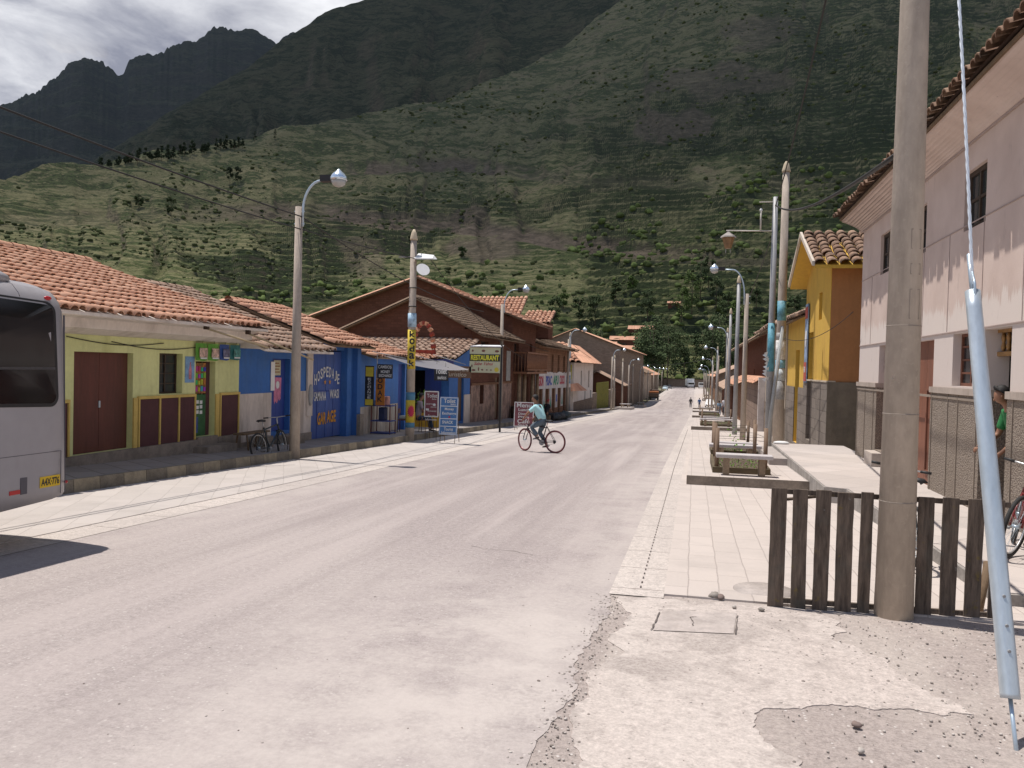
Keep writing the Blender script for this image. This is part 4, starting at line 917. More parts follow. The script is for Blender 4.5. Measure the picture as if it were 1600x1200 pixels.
mb = MB(); mb.hexa([(-17.4, 33.65, 1.90), (-10.05, 33.65, 1.90), (-10.05, 37.55, 2.80), (-17.4, 37.55, 2.80)], [(-17.4, 33.65, 1.95), (-10.05, 33.65, 1.95), (-10.05, 37.55, 2.85), (-17.4, 37.55, 2.85)]); mb.build('rafters', P_wood, h)
mb = MB(); mb.box(-12.6, -9.85, 32.9, 33.0, 1.72, 1.95); mb.build('fascia', mat('purple_blue_board', (.07, .08, .22), .7, .15, 3), h)
tiles((-12.9, 29.0, 1.78), (-10.5, 29.0, 1.78), (-12.9, 33.0, 2.08), (-10.5, 33.0, 2.08), 'porch_roof', T_org, h, cw=.26)
mb = MB(); mb.box(-14.2, -13.9, 28.8, 34.2, -1.3, 2.0); mb.build('court_wall', P_blue, h)
e = empty('arch_sign', (-10.7, 31.5, 2.0), 'red and cream tiled arch sign standing on the restaurant roof', 'sign'); Ys = 33.2
mb = MB(); N = 13; xc, zc, ra, rb = -10.85, 2.35, .50, .98
xc = -11.27; ra = .45; rb = 1.12
for i in range(N):
    t_ = math.pi * (i + .5) / N; p_ = (xc + ra * math.cos(t_), Ys, zc + rb * math.sin(t_)); nx, nz_ = math.cos(t_), math.sin(t_) * .8
    mb.m = i % 2; mb.tube([(p_[0] - nx * .10, Ys, p_[2] - nz_ * .10), (p_[0] + nx * .09, Ys, p_[2] + nz_ * .09)], .10, 6, smooth=False)
mb.m = 0; mb.build('arch', [mat('red_glazed_tile', (.26, .035, .015), .5, .25, 9), mat('cream_tile', (.50, .26, .15), .7, .2, 9)], e)
mb = MB(); 
for i, ch in enumerate('SHENA'): letters(mb, ch, (xc - .40 + i * .2, Ys - .06, 2.1), .17, .38, bold=.05)
k = len(mb.v); mb.box(xc - .52, xc + .52, Ys - .05, Ys, 1.88, 2.32); mb.build('lettering', mat('red_letter_paint', (.30, .04, .02), .6, .3, 9), e)
mb = MB(); mb.tube([(xc + .50, Ys, 2.4), (xc + .62, Ys, 1.75)], .03, 6); mb.tube([(xc - .50, Ys, 2.4), (xc - .55, Ys, 1.75)], .03, 6); mb.build('leg', mat('red_glazed_tile', (.3, .05, .02)), e)
e = board('hanging_sign', 'black hanging sign Toilet BANOS in white letters beneath the awning end', 'sign', (-9.42, 29.9, 1.36), .56, .52, 'y', M_blk)
mb = MB(); letters(mb, 'Toilet', (-9.42, 29.895, 1.47), .46, .22, bold=.015); letters(mb, 'BAÑOS', (-9.38, 29.895, 1.22), .34, .13, bold=.02); mb.build('lettering', M_letW, e)
mb = MB(); mb.tube([(-9.6, 29.91, 1.6), (-9.6, 29.91, 1.85)], .01, 5); mb.tube([(-9.25, 29.91, 1.6), (-9.25, 29.91, 1.85)], .01, 5); mb.build('hanger', P_grey, e)
e = board('hanging_sign', 'brown wooden sign Restaurant Turistico with pale painted letters', 'sign', (-9.78, 33.4, 1.42), 1.15, .50, 'y', mat('brown_sign_board', (.20, .115, .065), .7, .2, 5))
mb = MB(); letters(mb, 'Restaurant', (-9.80, 33.395, 1.55), 1.0, .19, bold=.01, slant=.2); letters(mb, 'Turistico', (-9.86, 33.395, 1.32), .92, .18, bold=.01, slant=.2); mb.build('lettering', mat('pale_letter', (.62, .55, .42), .7, .1, 8, bump=0), e)

# ---- two brown adobe houses
h = empty('adobe_house', (XL - 3, 41, -.9), 'nearer brown adobe gable house with faded brown tile roof and worn white base', 'house')
holes = [(39.5, 41.0, 1.95, 2.95), (43.6, 44.4, 1.8, 3.0), (42.6, 43.5, -1.1, 1.1), (39.4, 40.2, -.2, .8)]
shell(h, -1, XL, 37.7, 46.6, 3.42, -13.25, 4.92, -16.7, 3.4, A_red, A_red, T_brn, over=.7, overy=.35, holes=holes, zfoot=-1.9, cw=.24)
for hh in holes[:2]: window(h, XL, *hh, cols=2, rows=2)
panel_door(h, 'door', P_wood, XL - .1, 42.6, 43.5, -1.1, 1.1); window(h, XL, 39.4, 40.2, -.2, .8, cols=1, rows=1, fm=P_wood)
mb = MB(); wall(mb, 'x', XL + .015, -.013, 37.72, 46.6, -1.9, .75, [(42.6, 43.5, -1.9, 1.1), (39.4, 40.2, -.2, .8)]); mb.build('worn_base', mat('peeling_whitewash', (.27, .18, .14), .9, .6, 2.2, dirt=(.11, .055, .04)), h)
mb = MB(); mb.box(XL + .016, XL + .06, 37.72, 46.6, .752, .86); mb.build('ledge', A_brn, h)
mb = MB(); mb.box(XL + .002, XL + .02, 45.2, 46.2, .9, 2.6); mb.build('notice', mat('grey_notice', (.3, .3, .28), .6, .3, 5), h)
h = empty('adobe_house', (XL - 6, 50, -1.4), 'tall dark adobe gable house with carved balcony behind the nearer brown gable', 'house')
holes = [(47.2, 48.5, 1.9, 3.1), (49.5, 51.5, -1.6, 1.1), (51.8, 52.6, 1.6, 3.2)]
shell(h, -1, XL, 46.65, 53.8, 4.62, -16.2, 6.85, -22.9, 4.5, A_red, A_red, T_org, over=.95, overy=.45, holes=holes, zfoot=-2.2, cw=.26)
for hh in (holes[0], holes[2]): window(h, XL, *hh, cols=2, rows=3)
panel_door(h, 'door', P_woodd, XL - .15, 49.5, 51.5, -1.6, 1.1); 
for y in (47.6, 49.2, 51.7, 53.4): mb = MB(); mb.tube([(XL + .25, y, gz(y) + .2), (XL + .25, y, 1.3)], [.13, .11], 9); mb.build('column', mat('pale_trunk_column', (.30, .22, .14), .9, .3, 4), h)
mb = MB()
mb.box(XL + .01, XL + .85, 47.0, 53.6, 1.3, 1.42); mb.box(XL + .80, XL + .88, 47.0, 53.6, 2.5, 2.6); mb.box(XL + .80, XL + .88, 47, 53.6, 1.5, 1.58)
y = 47.02
while y < 53.6: mb.cyl((XL + .84, y, 1.5), (XL + .84, y, 2.52), .028, n=6); y += .16
for xx in (XL + .1, XL + .3, XL + .5, XL + .7): mb.cyl((xx, 47.03, 1.42), (xx, 47.03, 2.5), .028, n=6)
mb.box(XL + .01, XL + .85, 47.0, 47.06, 2.5, 2.58); mb.box(XL + .75, XL + .79, 47.5, 51, 1.58, 2.2)
mb.build('balcony', mat('balcony_wood', (.22, .10, .05), .7, .25, 6), h)
# raised back roofs of the big house
for (x0, x1, y0, z0, zr_) in ((-15.2, -11.6, 54.2, 5.2, 6.6), (-12.4, -10.2, 58, 4.9, 5.9)):
    tiles((x0, y0, z0), (x1, y0, z0), (x0, y0 + 2.5, zr_), (x1, y0 + 2.5, zr_), 'dormer_roof', T_org, h, cw=.30, ch=.42)
    mb = MB(); mb.box(x0 + .2, x1 - .2, y0 + .5, y0 + 2.4, 3.8, z0 + .05); mb.build('dormer_wall', A_red, h)
e = empty('satellite_dish', (-17.2, 47.5, 7.1), 'white satellite dish standing on the tall brown roof ridge', 'satellite dish')
mb = MB(); prof = [(max(.42 * t_ / 5, .002), .16 * (t_ / 5) ** 2) for t_ in range(6)]
mb.lathe((0, 0, 0), prof, 16); mb.xform(Matrix.Translation((-16.2, 47.2, 7.35)) @ Matrix.Rotation(R(35), 4, 'Z') @ Matrix.Rotation(R(62), 4, 'X')); mb.build('dish', P_whitep, e)
mb = MB(); mb.cyl((-16.2, 47.3, 6.8), (-16.2, 47.3, 7.35), .03); mb.build('mast', P_grey, e)

# ---- long brown house with election murals
h = empty('adobe_house', (XL - 3, 60, -1.8), 'long two storey brown house with painted campaign murals along its lower front', 'house')
holes = [(y, y + .9, 1.15, 2.7) for y in (54.6, 57.3, 60.2, 63.0, 65.8)] + [(y, y + .85, -1.9, .3) for y in (55.6, 58.2, 60.9, 63.6, 66.2)]
shell(h, -1, XL, 53.85, 69.0, 3.3, -14.6, 4.75, -18.5, 3.4, A_brn, A_brn, T_brn, over=.75, overy=.2, holes=holes, zfoot=-2.6, cw=.28)
for hh in holes[:5]: window(h, XL, *hh, cols=1, rows=2)
for hh in holes[5:]: panel_door(h, 'door', P_woodd, XL - .2, *hh)
e = empty('mural_band', (XL + .05, 61, .8), 'long white painted band with red, blue and green lettering on the brown house', 'sign')
mb = MB(); y = 53.9; top = []
while y < 70.2: top.append((y, 1.32 + rnd.uniform(-.05, .09))); y += .35
for a, b_ in zip(top, top[1:]): mb.quad((XL + .03, a[0], .22 - (a[0] - 54) * .01), (XL + .03, b_[0], .22 - (b_[0] - 54) * .01), (XL + .03, b_[0], b_[1]), (XL + .03, a[0], a[1]))
mb.build('white_band', mat('mural_white', (.56, .54, .52), .8, .12, 2, dirt=(.4, .35, .32)), e)
for (y0_, s_, c_) in ((55.4, 'REGION', (.45, .05, .08)), (58.9, 'PISAC', (.06, .10, .38)), (62.0, 'APU', (.03, .25, .14)), (65.0, 'CUSCO', (.45, .05, .08)), (68.3, 'ALCALDE', (.05, .2, .33))):
    mb = MB(); letters(mb, s_, (XL + .04, y0_ + .2, .75), 2.5, .72, (0, 1, 0), bold=.04); mb.build('lettering', mat('mural_%d' % int(c_[0] * 100), c_, .8, .15, 6, bump=0), e)
for k, (y, c_) in enumerate(((54.4, (.06, .10, .38)), (57.2, (.03, .25, .14)), (59.9, (.03, .27, .15)), (62.6, (.06, .10, .38)), (65.3, (.03, .25, .14)), (68.0, (.45, .05, .08)))):
    e2 = empty('painted_pier', (XL + .03, y, -.8), ('white painted pier with a %s mark, %s along the mural house' % (('blue', 'green', 'green', 'blue', 'green', 'red')[k], ('first', 'second', 'third', 'fourth', 'fifth', 'sixth')[k])), 'sign', 'white painted piers under the mural band')
    mb = MB(); mb.box(XL + .002, XL + .045, y - .45, y + .45, -1.35, .2); mb.build('white_panel', mat('mural_white', (.56, .54, .52)), e2)
    mb = MB(); mb.poly([(XL + .05, y - .3, -1.2), (XL + .05, y + .3, -1.2), (XL + .05, y, -.3)] if c_[1] > .2 else [(XL + .05, y - .25, -.9), (XL + .05, y + .25, -.9), (XL + .05, y + .25, -.35), (XL + .05, y - .25, -.35)]); mb.build('mark', mat('mural_%d' % int(c_[0] * 100), c_), e2)

# ---- corner white house
h = empty('white_house', (XL - 3, 80, -2.4), 'white plastered house with orange hipped tile roof beyond the mural house', 'house')
mb = MB(); wall(mb, 'x', XL, -.3, 72.0, 86, -3, 2.2, [(76.5, 77.4, -.2, 1.5), (82, 83, -.2, 1.5), (79.5, 80.3, -2.7, -.5), (84, 84.9, -2.7, -.5)]); mb.build('wall', mat('white_plaster', (.62, .57, .52), .9, .08, 2, dirt=(.42, .36, .3)), h)
mb = MB(); wall(mb, 'y', 72.0, .3, -17, XL - .301, -3, 2.2, [(-12.2, -10.9, 1.0, 1.9)]); mb.build('gable_wall', A_red, h)
mb = MB(); mb.box(XL + .002, XL + .03, 72.1, 86, -3, -1.3); mb.build('dark_base', A_gry, h)
mb = MB(); mb.box(-12.3, -10.6, 71.96, 71.99, .7, 2.0); mb.build('yellow_poster', mat('yellow_poster', (.45, .42, .03), .7, .5, 2), h)
for y0_, y1_, z0_, z1_ in ((76.5, 77.4, -.2, 1.5), (82, 83, -.2, 1.5)): window(h, XL, y0_, y1_, z0_, z1_)
for y0_, y1_ in ((79.5, 80.3), (84, 84.9)): panel_door(h, 'door', mat('teal_door', (.05, .16, .2), .7), XL - .1, y0_, y1_, -2.7, -.5)
tiles((-18, 71.4, 2.25), (-9.7, 71.4, 2.25), (-18, 76.5, 4.0), (-12.0, 76.5, 4.0), 'roof', T_org, h, cw=.5, ch=.6)
flat_roof((-9.6, 71.4, 2.2), (-9.6, 86.4, 2.2), (-12.0, 76.5, 4.0), (-12.0, 86.4, 4.0), 'roof', T_org, h, cw=.5)
flat_roof((-10.35, 70.0, -.3), (-9.5, 74.5, -.3), (-10.4, 70.2, .35), (-10.4, 74.3, .35), 'awning_roof', T_org, h, cw=.4)

# ---- far left row
def far_house(name, lab, xw, y0, y1, ze, xr, zr, xb, zb, wm, tm, side=-1, doors=2, **k):
    h = empty(name, (xw + side * 2, y0 + 1, gz(y0)), lab, 'house'); hs = []
    L = y1 - y0
    for i in range(doors):
        y = y0 + L * (i + .5) / doors; hs.append((y - .55, y + .55, gz(y) + .2, gz(y) + 2.3))
        if ze - gz(y) > 4.2: hs.append((y - .5, y + .5, gz(y) + 3.0, gz(y) + 4.0))
    shell(h, side, xw, y0, y1, ze, xr, zr, xb, zb, wm, None, tm, fine=False, holes=hs, zfoot=gz(y1) - .6, overy=.3, **k)
    for q_ in hs:
        if q_[2] - gz(q_[0]) < 1: panel_door(h, 'door', (P_woodd, P_wood, P_door)[rnd.randrange(3)], xw + side * .12, *q_, side=side)
        else: window(h, xw, *q_, side=side)
    return h
h = empty('yard_wall', (XL, 95, -2.9), 'mud yard wall with a wide yellow green metal gate beyond the white house', 'wall')
mb = MB(); wall(mb, 'x', XL, -.35, 86.5, 117.5, -4.6, -.9, [(90, 103, -3.6, -.9)]); mb.build('wall', A_gry, h)
mb = MB(); mb.box(XL - .1, XL - .04, 90.05, 96.45, -3.55, .15); mb.box(XL - .1, XL - .04, 96.55, 102.95, -3.6, .15); [mb.box(XL - .039, XL - .01, 90.1 + i * .8, 90.16 + i * .8, -3.5, .1) for i in range(16)]
mb.build('gate', mat('olive_yellow_gate', (.19, .18, .02), .7, .3, 2), h)
far_house('adobe_house', 'grey mud house with a low gable set behind the yellow green gate', -13.5, 98, 114, 2.6, -18.5, 4.4, -24, 2.6, A_gry, T_brn, over=.5, doors=1)
far_house('adobe_house', 'large grey adobe house with a long tiled eave far down the left side', XL, 118, 172, 4.9, -17, 7.4, -24, 4.5, A_gry, T_org, doors=5, over=.7)
far_house('brown_house', 'small brown house with pale roof edge in front of the grey adobe house', -9.6, 112, 124, -.4, -13, 1.3, -16, -.4, A_red, T_old, doors=1, over=.5)
far_house('adobe_house', 'pale low house near the far end of the street on the left', XL, 176, 205, 1.2, -14, 2.8, -18, 1.2, A_pale, T_brn, doors=3)
far_house('adobe_house', 'mud brown house at the far end of the street beside the parked cars', -11, 210, 262, .6, -15, 2.6, -19, .5, A_gry, T_org, doors=4)
# ================================================================ right side
m, n, b, o_ = nt('pink_plaster'); g = G(n); p = g.pos(); s = g.sep(p)
base = g.mix(g.ramp(g.noise(p, 1.3, 5, .6), .35, .65), (.54, .43, .375), (.62, .505, .445))
edge_ = g.math('ADD', 2.84, g.math('ADD', g.math('MULTIPLY', g.math('SUBTRACT', g.noise(g.mapping(p, (1, 1, .10)), 9., 4, .8), .5), .8), g.math('MULTIPLY', g.math('SUBTRACT', g.noise(g.mapping(p, (1, 1, .05)), 1.7, 3, .7), .5), .9)))
low = g.ramp(g.math('SUBTRACT', edge_, s[2]), -.03, .06); 
c = g.mix(g.math('MULTIPLY', low, g.math('GREATER_THAN', s[2], 2.42)), base, (.66, .585, .53)); c = g.mix(g.math('LESS_THAN', s[2], 2.4199), c, (.62, .545, .50))
c = g.mix(g.ramp(g.noise(g.mapping(p, (1, 1, .3)), 5, 6, .7), .60, .72, 0, .5), c, (.33, .26, .235))
sp = g.ramp(g.noise(p, 9, 6, .75), .66, .70); sp = g.math('MULTIPLY', sp, g.ramp(s[2], 4.6, 5.2)); c = g.mix(g.math('MULTIPLY', sp, .6), c, (.22, .14, .11))
g.put(b.inputs['Base Color'], c); b.inputs['Roughness'].default_value = .92; b.inputs['Specular IOR Level'].default_value = .15; g.bump(b, g.noise(p, 30, 4, .7), .25, .01); P_pink = m
m, n, b, o_ = nt('pebbledash'); g = G(n); p = g.pos()
v = n.nodes.new('ShaderNodeTexVoronoi'); v.inputs['Scale'].default_value = 42; n.links.new(p, v.inputs['Vector'])
c = g.mix(g.ramp(v.outputs['Distance'], .1, .6), (.40, .34, .275), (.19, .15, .12)); c = g.mix(g.ramp(g.noise(p, 2, 4), .4, .65, 0, .4), c, (.2, .16, .12))
g.put(b.inputs['Base Color'], c); b.inputs['Roughness'].default_value = .95; g.bump(b, g.math('MULTIPLY', v.outputs['Distance'], -1.), .6, .02); P_peb = m
XP = 3.95
h = empty('pink_house', (XP + 3, 14, 0), 'two storey pink plastered house with pebbled base and curved tiled eave on the right', 'house')
up = [(y, y + .96, 3.92, 4.80) for y in (6.9, 9.9, 12.78, 15.85, 18.55)]
gd = [(18.45, 19.32, .08, 2.36), (15.1, 17.4, -.22, 2.34), (13.1, 14.06, 1.57, 2.38), (11.62, 12.62, -.18, 2.38), (8.2, 9.3, 1.57, 2.38)]
mb = MB(); wall(mb, 'x', XP, .32, 6.2, 21.5, 1.54, 5.22, up + gd)
mb.build('wall', P_pink, h)
mb = MB(); wall(mb, 'x', XP - .03, .35, 6.2, 21.5, -.8, 1.44, gd); mb.build('pebbled_base', P_peb, h)
mb = MB(); wall(mb, 'x', XP - .06, .38, 6.2, 21.5, 1.442, 1.538, [q_ for q_ in gd if q_[2] < 1.4]); mb.build('ledge', mat('ledge_plaster', (.40, .335, .285), .9, .12, 3, dirt=(.25, .2, .16)), h)
mb = MB()
ys_ = [14.1, 14.99, 17.5, 18.3, 19.6, 20.5, 21.4, 13.6, 12.75, 10.4, 11.4]
for y in ys_: mb.box(XP - .045, XP - .031, y - .009, y + .009, -.25, 1.439)
mb.box(XP - .045, XP - .031, 12.68, 21.48, 1.36, 1.40)
mb.build('groove_strip', mat('mortar_strip', (.27, .22, .175), .9, .1, 5), h)
mb = MB()
mb.box(XP - .012, XP - .001, 6.2, 21.5, 3.985, 4.0); mb.box(XP - .02, XP - .001, 6.2, 21.5, 2.405, 2.42)
for y in (8.4, 11.3, 14.4, 17.35, 20.3, 12.8, 15.9): mb.box(XP - .008, XP - .001, y, y + .012, 2.43, 3.98)
mb.box(XP - .03, XP - .001, 6.2, 21.5, 5.19, 5.215)
mb.build('seam', mat('seam_plaster', (.38, .30, .27), .9, .1, 5), h)
# curved soffit
mb = MB(); pr = []
for i in range(9):
    t_ = i / 8 * math.pi / 2; pr.append((XP - .72 * (1 - math.cos(t_)) , 5.12 + .30 * math.sin(t_)))
pr = [(XP, 5.22)] + [(XP - .04 - .44 * (i / 8) ** 1.5, 5.225 + .26 * (i / 8) ** .9) for i in range(9)] + [(XP - .50, 5.54)]
for i in range(len(pr) - 1): mb.smooth = True; mb.quad((pr[i][0], 6.2, pr[i][1]), (pr[i][0], 21.6, pr[i][1]), (pr[i + 1][0], 21.7, pr[i + 1][1]), (pr[i + 1][0], 6.2, pr[i + 1][1]))
mb.smooth = False
for y in (6.2, 21.7): mb.poly([(x, y, z) for x, z in pr] + [(XP, y, 5.5)])
mb.build('soffit', P_pink, h)
tiles((XP - .60, 6.0, 5.60), (XP - .60, 21.75, 5.60), (XP + 5.0, 6.0, 7.3), (XP + 5.0, 21.9, 7.3), 'roof', T_dark, h, cw=.21, sag=.02)
mb = MB(); mb.hexa([(XP - .54, 6.1, 5.50), (XP + 5, 6.1, 7.2), (XP + 5, 21.8, 7.2), (XP - .54, 21.65, 5.50)], [(XP - .54, 6.1, 5.55), (XP + 5, 6.1, 7.25), (XP + 5, 21.8, 7.25), (XP - .54, 21.65, 5.55)]); mb.build('rafters', P_wood, h)
mb = MB(); pts = [(XP + .325, -.8), (XP + .325, 5.75), (XP + 5, 7.2), (XP + 9, 5.9), (XP + 9, -.8)]
for y in (21.2, 21.49): mb.poly([(x, y, z) for x, z in pts])
mb.quad((XP + .325, 21.2, -.8), (XP + .325, 21.49, -.8), (XP + .325, 21.49, 5.75), (XP + .325, 21.2, 5.75))
for y in (6.21, 6.5): mb.poly([(x, y, z) for x, z in pts])
mb.build('gable_wall', P_pink, h)
for q_ in up: window(h, XP, *q_, side=1, rec=.06, cols=2, rows=2, bar=.07)
window(h, XP, 13.1, 14.06, 1.57, 2.38, side=1, rec=.12, cols=2, rows=4, bar=.05, fm=mat('red_brown_wood', (.15, .055, .03), .6, .2, 4)); window(h, XP, 8.2, 9.3, 1.57, 2.38, side=1, rec=.22)
P_rb = mat('red_brown_door_wood', (.215, .085, .05), .6, .22, 2.2, stretch=(1, 1, .3), dirt=(.14, .07, .05))
d = panel_door(h, 'door', P_rb, XP + .10, 15.1, 17.4, -.22, 2.34, side=1, planks=3, th=.05)
mb = MB(); mb.box(XP + .07, XP + .099, 15.25, 15.30, .02, 1.5); mb.box(XP + .07, XP + .099, 15.72, 15.77, .02, 1.5); mb.box(XP + .07, XP + .099, 15.301, 15.719, .02, .06); mb.box(XP + .07, XP + .099, 15.301, 15.719, 1.46, 1.5); mb.build('wicket_frame', P_rb, d)
panel_door(h, 'door', P_rb, XP + .15, 18.45, 19.32, .08, 2.36, side=1, planks=2)
d = panel_door(h, 'door', P_rb, XP + .9, 11.62, 12.62, -.18, 2.0, side=1, planks=2); 
mb = MB()
for i in range(5): mb.lathe((XP + .2, 11.74 + i * .19, 2.08), [(.02, 0), (.035, .06), (.018, .12), (.035, .18), (.02, .25)], 8)
mb.box(XP + .16, XP + .26, 11.62, 12.62, 2.01, 2.07); mb.box(XP + .16, XP + .26, 11.62, 12.62, 2.335, 2.379); mb.build('transom', mat('varnished_spindle', (.3, .16, .05), .4, .3, 8), h)
backing(h, XP + .33, 11.5, 12.75, -.18, 2.4, side=1, depth=2)
mb = MB(); mb.box(XP - .25, XP - .035, 18.5, 19.3, -.3, .06); mb.build('doorstep', mat('step_plaster', (.45, .39, .34), .9, .1, 3), h)

# ---- tall yellow house: gable towards the street
P_ochre = mat('ochre_paint', (.60, .37, .055), .85, .08, 1.6, streak=.2, dirt=(.48, .27, .05)); P_tan = mat('orange_brown_shaded', (.37, .165, .06), .85, .1, 1.6, streak=.2, dirt=(.30, .13, .05))  # P_tan: shade of the camera-facing side is put into the wall colour
P_gbase = adobe('grey_stone_blocks', (.215, .185, .16), .7, .32, .55); P_ctop = mat('cement_base', (.175, .145, .11), .95, .15, 3, dirt=(.1, .085, .065))
h = empty('yellow_house', (5, 28, 0), 'tall yellow house with gable end to the street and mossy tiled roof', 'house')
X0, Ya, Yb, ZE, ZR = 3.78, 25.1, 30.4, 4.98, 6.15
Ym = (Ya + Yb) / 2
mb = MB(); wall(mb, 'x', X0, .3, Ya + .301, Yb, 1.47, ZE, [(26.7, 27.35, 3.4, 4.25), (28.4, 29.4, 1.0, 3.1)])
mb.poly([(X0, Ya + .301, ZE), (X0, Yb, ZE), (X0, Ym, ZR - .1)]); mb.poly([(X0 + .3, Ya + .301, ZE), (X0 + .3, Yb, ZE), (X0 + .3, Ym, ZR - .1)])
mb.box(X0, X0 + .299, Ya, Ya + .3, 1.47, ZE)
mb.build('gable_wall', P_ochre, h)
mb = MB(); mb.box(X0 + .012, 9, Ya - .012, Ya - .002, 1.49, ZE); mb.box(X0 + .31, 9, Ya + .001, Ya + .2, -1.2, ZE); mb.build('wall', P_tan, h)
mb = MB(); wall(mb, 'x', X0 - .03, .34, Ya - .02, Yb, -1.3, 1.47, [(28.4, 29.4, -.5, 1.5)]); mb.build('stone_base', P_gbase, h)
mb = MB(); mb.box(X0 - .028, 9, Ya - .05, Ya - .021, -1.3, 1.485); mb.build('cement_base', P_ctop, h)
mb = MB(); mb.box(X0 - .05, X0 + .2, Ya - .03, Yb, 1.471, 1.52); mb.build('ledge', mat('pale_ledge', (.5, .42, .32), .9), h)
panel_door(h, 'door', P_woodd, X0 + .2, 28.4, 29.4, -.5, 3.1, side=1); window(h, X0, 26.7, 27.35, 3.4, 4.25, side=1, cols=1, rows=1, rec=.2)
tiles((X0 - .55, Ya - .45, ZE - .12), (9, Ya - .45, ZE - .12), (X0 - .55, Ym, ZR + .05), (9, Ym, ZR + .05), 'roof', T_dark, h, cw=.33, ch=.44, sag=.03)
flat_roof((X0 - .55, Yb + .4, ZE - .12), (9, Yb + .4, ZE - .12), (X0 - .55, Ym, ZR + .05), (9, Ym, ZR + .05), 'back_roof', T_dark, h, .33)
mb = MB(); s1 = (ZR + .05 - ZE + .12) / (Ym - Ya + .45)
for (ya, yb) in ((Ya - .45, Ym), (Yb + .4, Ym)):
    mb.hexa([(X0 - .52, ya, ZE - .27), (8.9, ya, ZE - .27), (8.9, yb, ZR - .12), (X0 - .52, yb, ZR - .12)], [(X0 - .52, ya, ZE - .17), (8.9, ya, ZE - .17), (8.9, yb, ZR - .01), (X0 - .52, yb, ZR - .01)])
mb.build('eave_underside', P_ochre, h)
mb = MB()
for (ya, yb) in ((Ya - .47, Ym), (Yb + .42, Ym)): mb.hexa([(X0 - .60, ya, ZE - .20), (X0 - .53, ya, ZE - .20), (X0 - .53, yb, ZR - .04), (X0 - .60, yb, ZR - .04)], [(X0 - .60, ya, ZE - .06), (X0 - .53, ya, ZE - .06), (X0 - .53, yb, ZR + .10), (X0 - .60, yb, ZR + .10)])
mb.build('verge', mat('pale_verge', (.55, .48, .40), .9, .1, 3, dirt=(.35, .28, .2)), h)
e = board('banner', 'tall blue and red campaign banner hung on the yellow gable wall', 'banner', (X0 - .03, 29.75, 2.75), .7, 2.7, 'x', mat('banner_blue', (.22, .30, .42), .7, .5, 3, bump=0)); 
mb = MB(); mb.box(X0 - .075, X0 - .062, 29.45, 30.05, 3.6, 4.0); mb.build('red_print', mat('banner_red', (.42, .08, .06), .7, .2, 5, bump=0), e)
mb = MB(); mb.box(X0 - .075, X0 - .062, 29.45, 30.05, 1.45, 2.1); mb.build('red_print', mat('banner_red', (.42, .08, .06), .7, .2, 5, bump=0), e)
mb = MB(); letters(mb, 'RR', (X0 - .08, 29.75, 1.85), .4, .2, (0, -1, 0), bold=.02); mb.ball((X0 - .07, 29.75, 2.9), .2, 10, 6, (.06, 1, 1.5)); mb.build('print', P_whitep, e)
# ---- lower yellow house
h = empty('yellow_house', (5, 33, 0), 'lower yellow house with an arched doorway beyond the tall yellow gable', 'house')
shell(h, 1, 3.8, 30.45, 36.0, 3.75, 6.5, 4.9, 9, 3.7, P_ochre, None, T_dark, over=.45, overy=.0, holes=[(32.0, 33.2, -.9, 2.6)], zfoot=-1.6, cw=.26)
mb = MB(); wall(mb, 'x', 3.77, .02, 30.45, 36, -1.6, 1.2, [(32, 33.2, -.9, 2.6)]); mb.build('stone_base', P_gbase, h); panel_door(h, 'door', P_woodd, 4.0, 32, 33.2, -.9, 2.6, side=1)
h = empty('brown_house', (5, 42, -1), 'pale brown two storey house with a red tiled eave behind the poster covered pole', 'house')
shell(h, 1, 3.75, 36.05, 46, 3.9, 7.5, 5.6, 11, 3.9, A_pale, None, T_old, over=.6, overy=.1, holes=[(37, 38, -1.1, 1.3), (41, 42, 1.6, 2.9)], zfoot=-1.9, cw=.3)
panel_door(h, 'door', P_ochre, 3.9, 37, 38, -1.1, 1.3, side=1); window(h, 3.75, 41, 42, 1.6, 2.9, side=1)
mb = MB(); mb.box(3.71, 3.745, 36.1, 45.9, -1.9, .2); mb.build('dark_base', A_gry, h)
h = empty('stone_wall', (3.6, 52, -1.5), 'rough stone yard wall with a whitewashed end pier and tile coping', 'wall')
mb = MB(); mb.box(3.45, 3.85, 46.3, 63, -2.6, 1.15); mb.build('stonework', adobe('rough_stone', (.27, .20, .16), .5, .36, .35), h)
mb = MB(); mb.box(3.40, 3.90, 45.95, 46.3, -2.4, 1.45); mb.build('white_pier', mat('white_pier', (.60, .55, .52), .9, .12, 4, dirt=(.35, .3, .26)), h)
flat_roof((3.1, 46.4, 1.12), (3.1, 63, 1.12), (3.65, 46.4, 1.45), (3.65, 63, 1.45), 'coping', T_org, h, .3); flat_roof((4.2, 46.4, 1.12), (4.2, 63, 1.12), (3.65, 46.4, 1.45), (3.65, 63, 1.45), 'coping', T_org, h, .3)
far_house('adobe_house', 'red brown adobe house with a long tiled eave behind the stone wall', 4.4, 50, 88, 4.15, 9, 6.2, 14, 4, A_red, T_old, side=1, doors=4, over=.8)
far_house('adobe_house', 'low brown house with an orange eave past the stone wall', 3.7, 63.5, 78, 1.0, 6.5, 2.3, 9, 1, A_brn, T_org, side=1, doors=2, over=.8)
far_house('adobe_house', 'low tiled house halfway down the right side', 3.5, 80, 108, .4, 7, 2.2, 11, .5, A_red, T_old, side=1, doors=3, over=.8)
far_house('adobe_house', 'pale mud house near the far end on the right side', 3.9, 112, 160, 1.6, 9, 3.6, 14, 1.5, A_gry, T_old, side=1, doors=4, over=.8)
far_house('adobe_house', 'last brown house on the right where the street ends', 4.4, 165, 235, .9, 9, 2.8, 14, .9, A_brn, T_org, side=1, doors=4, over=.8)
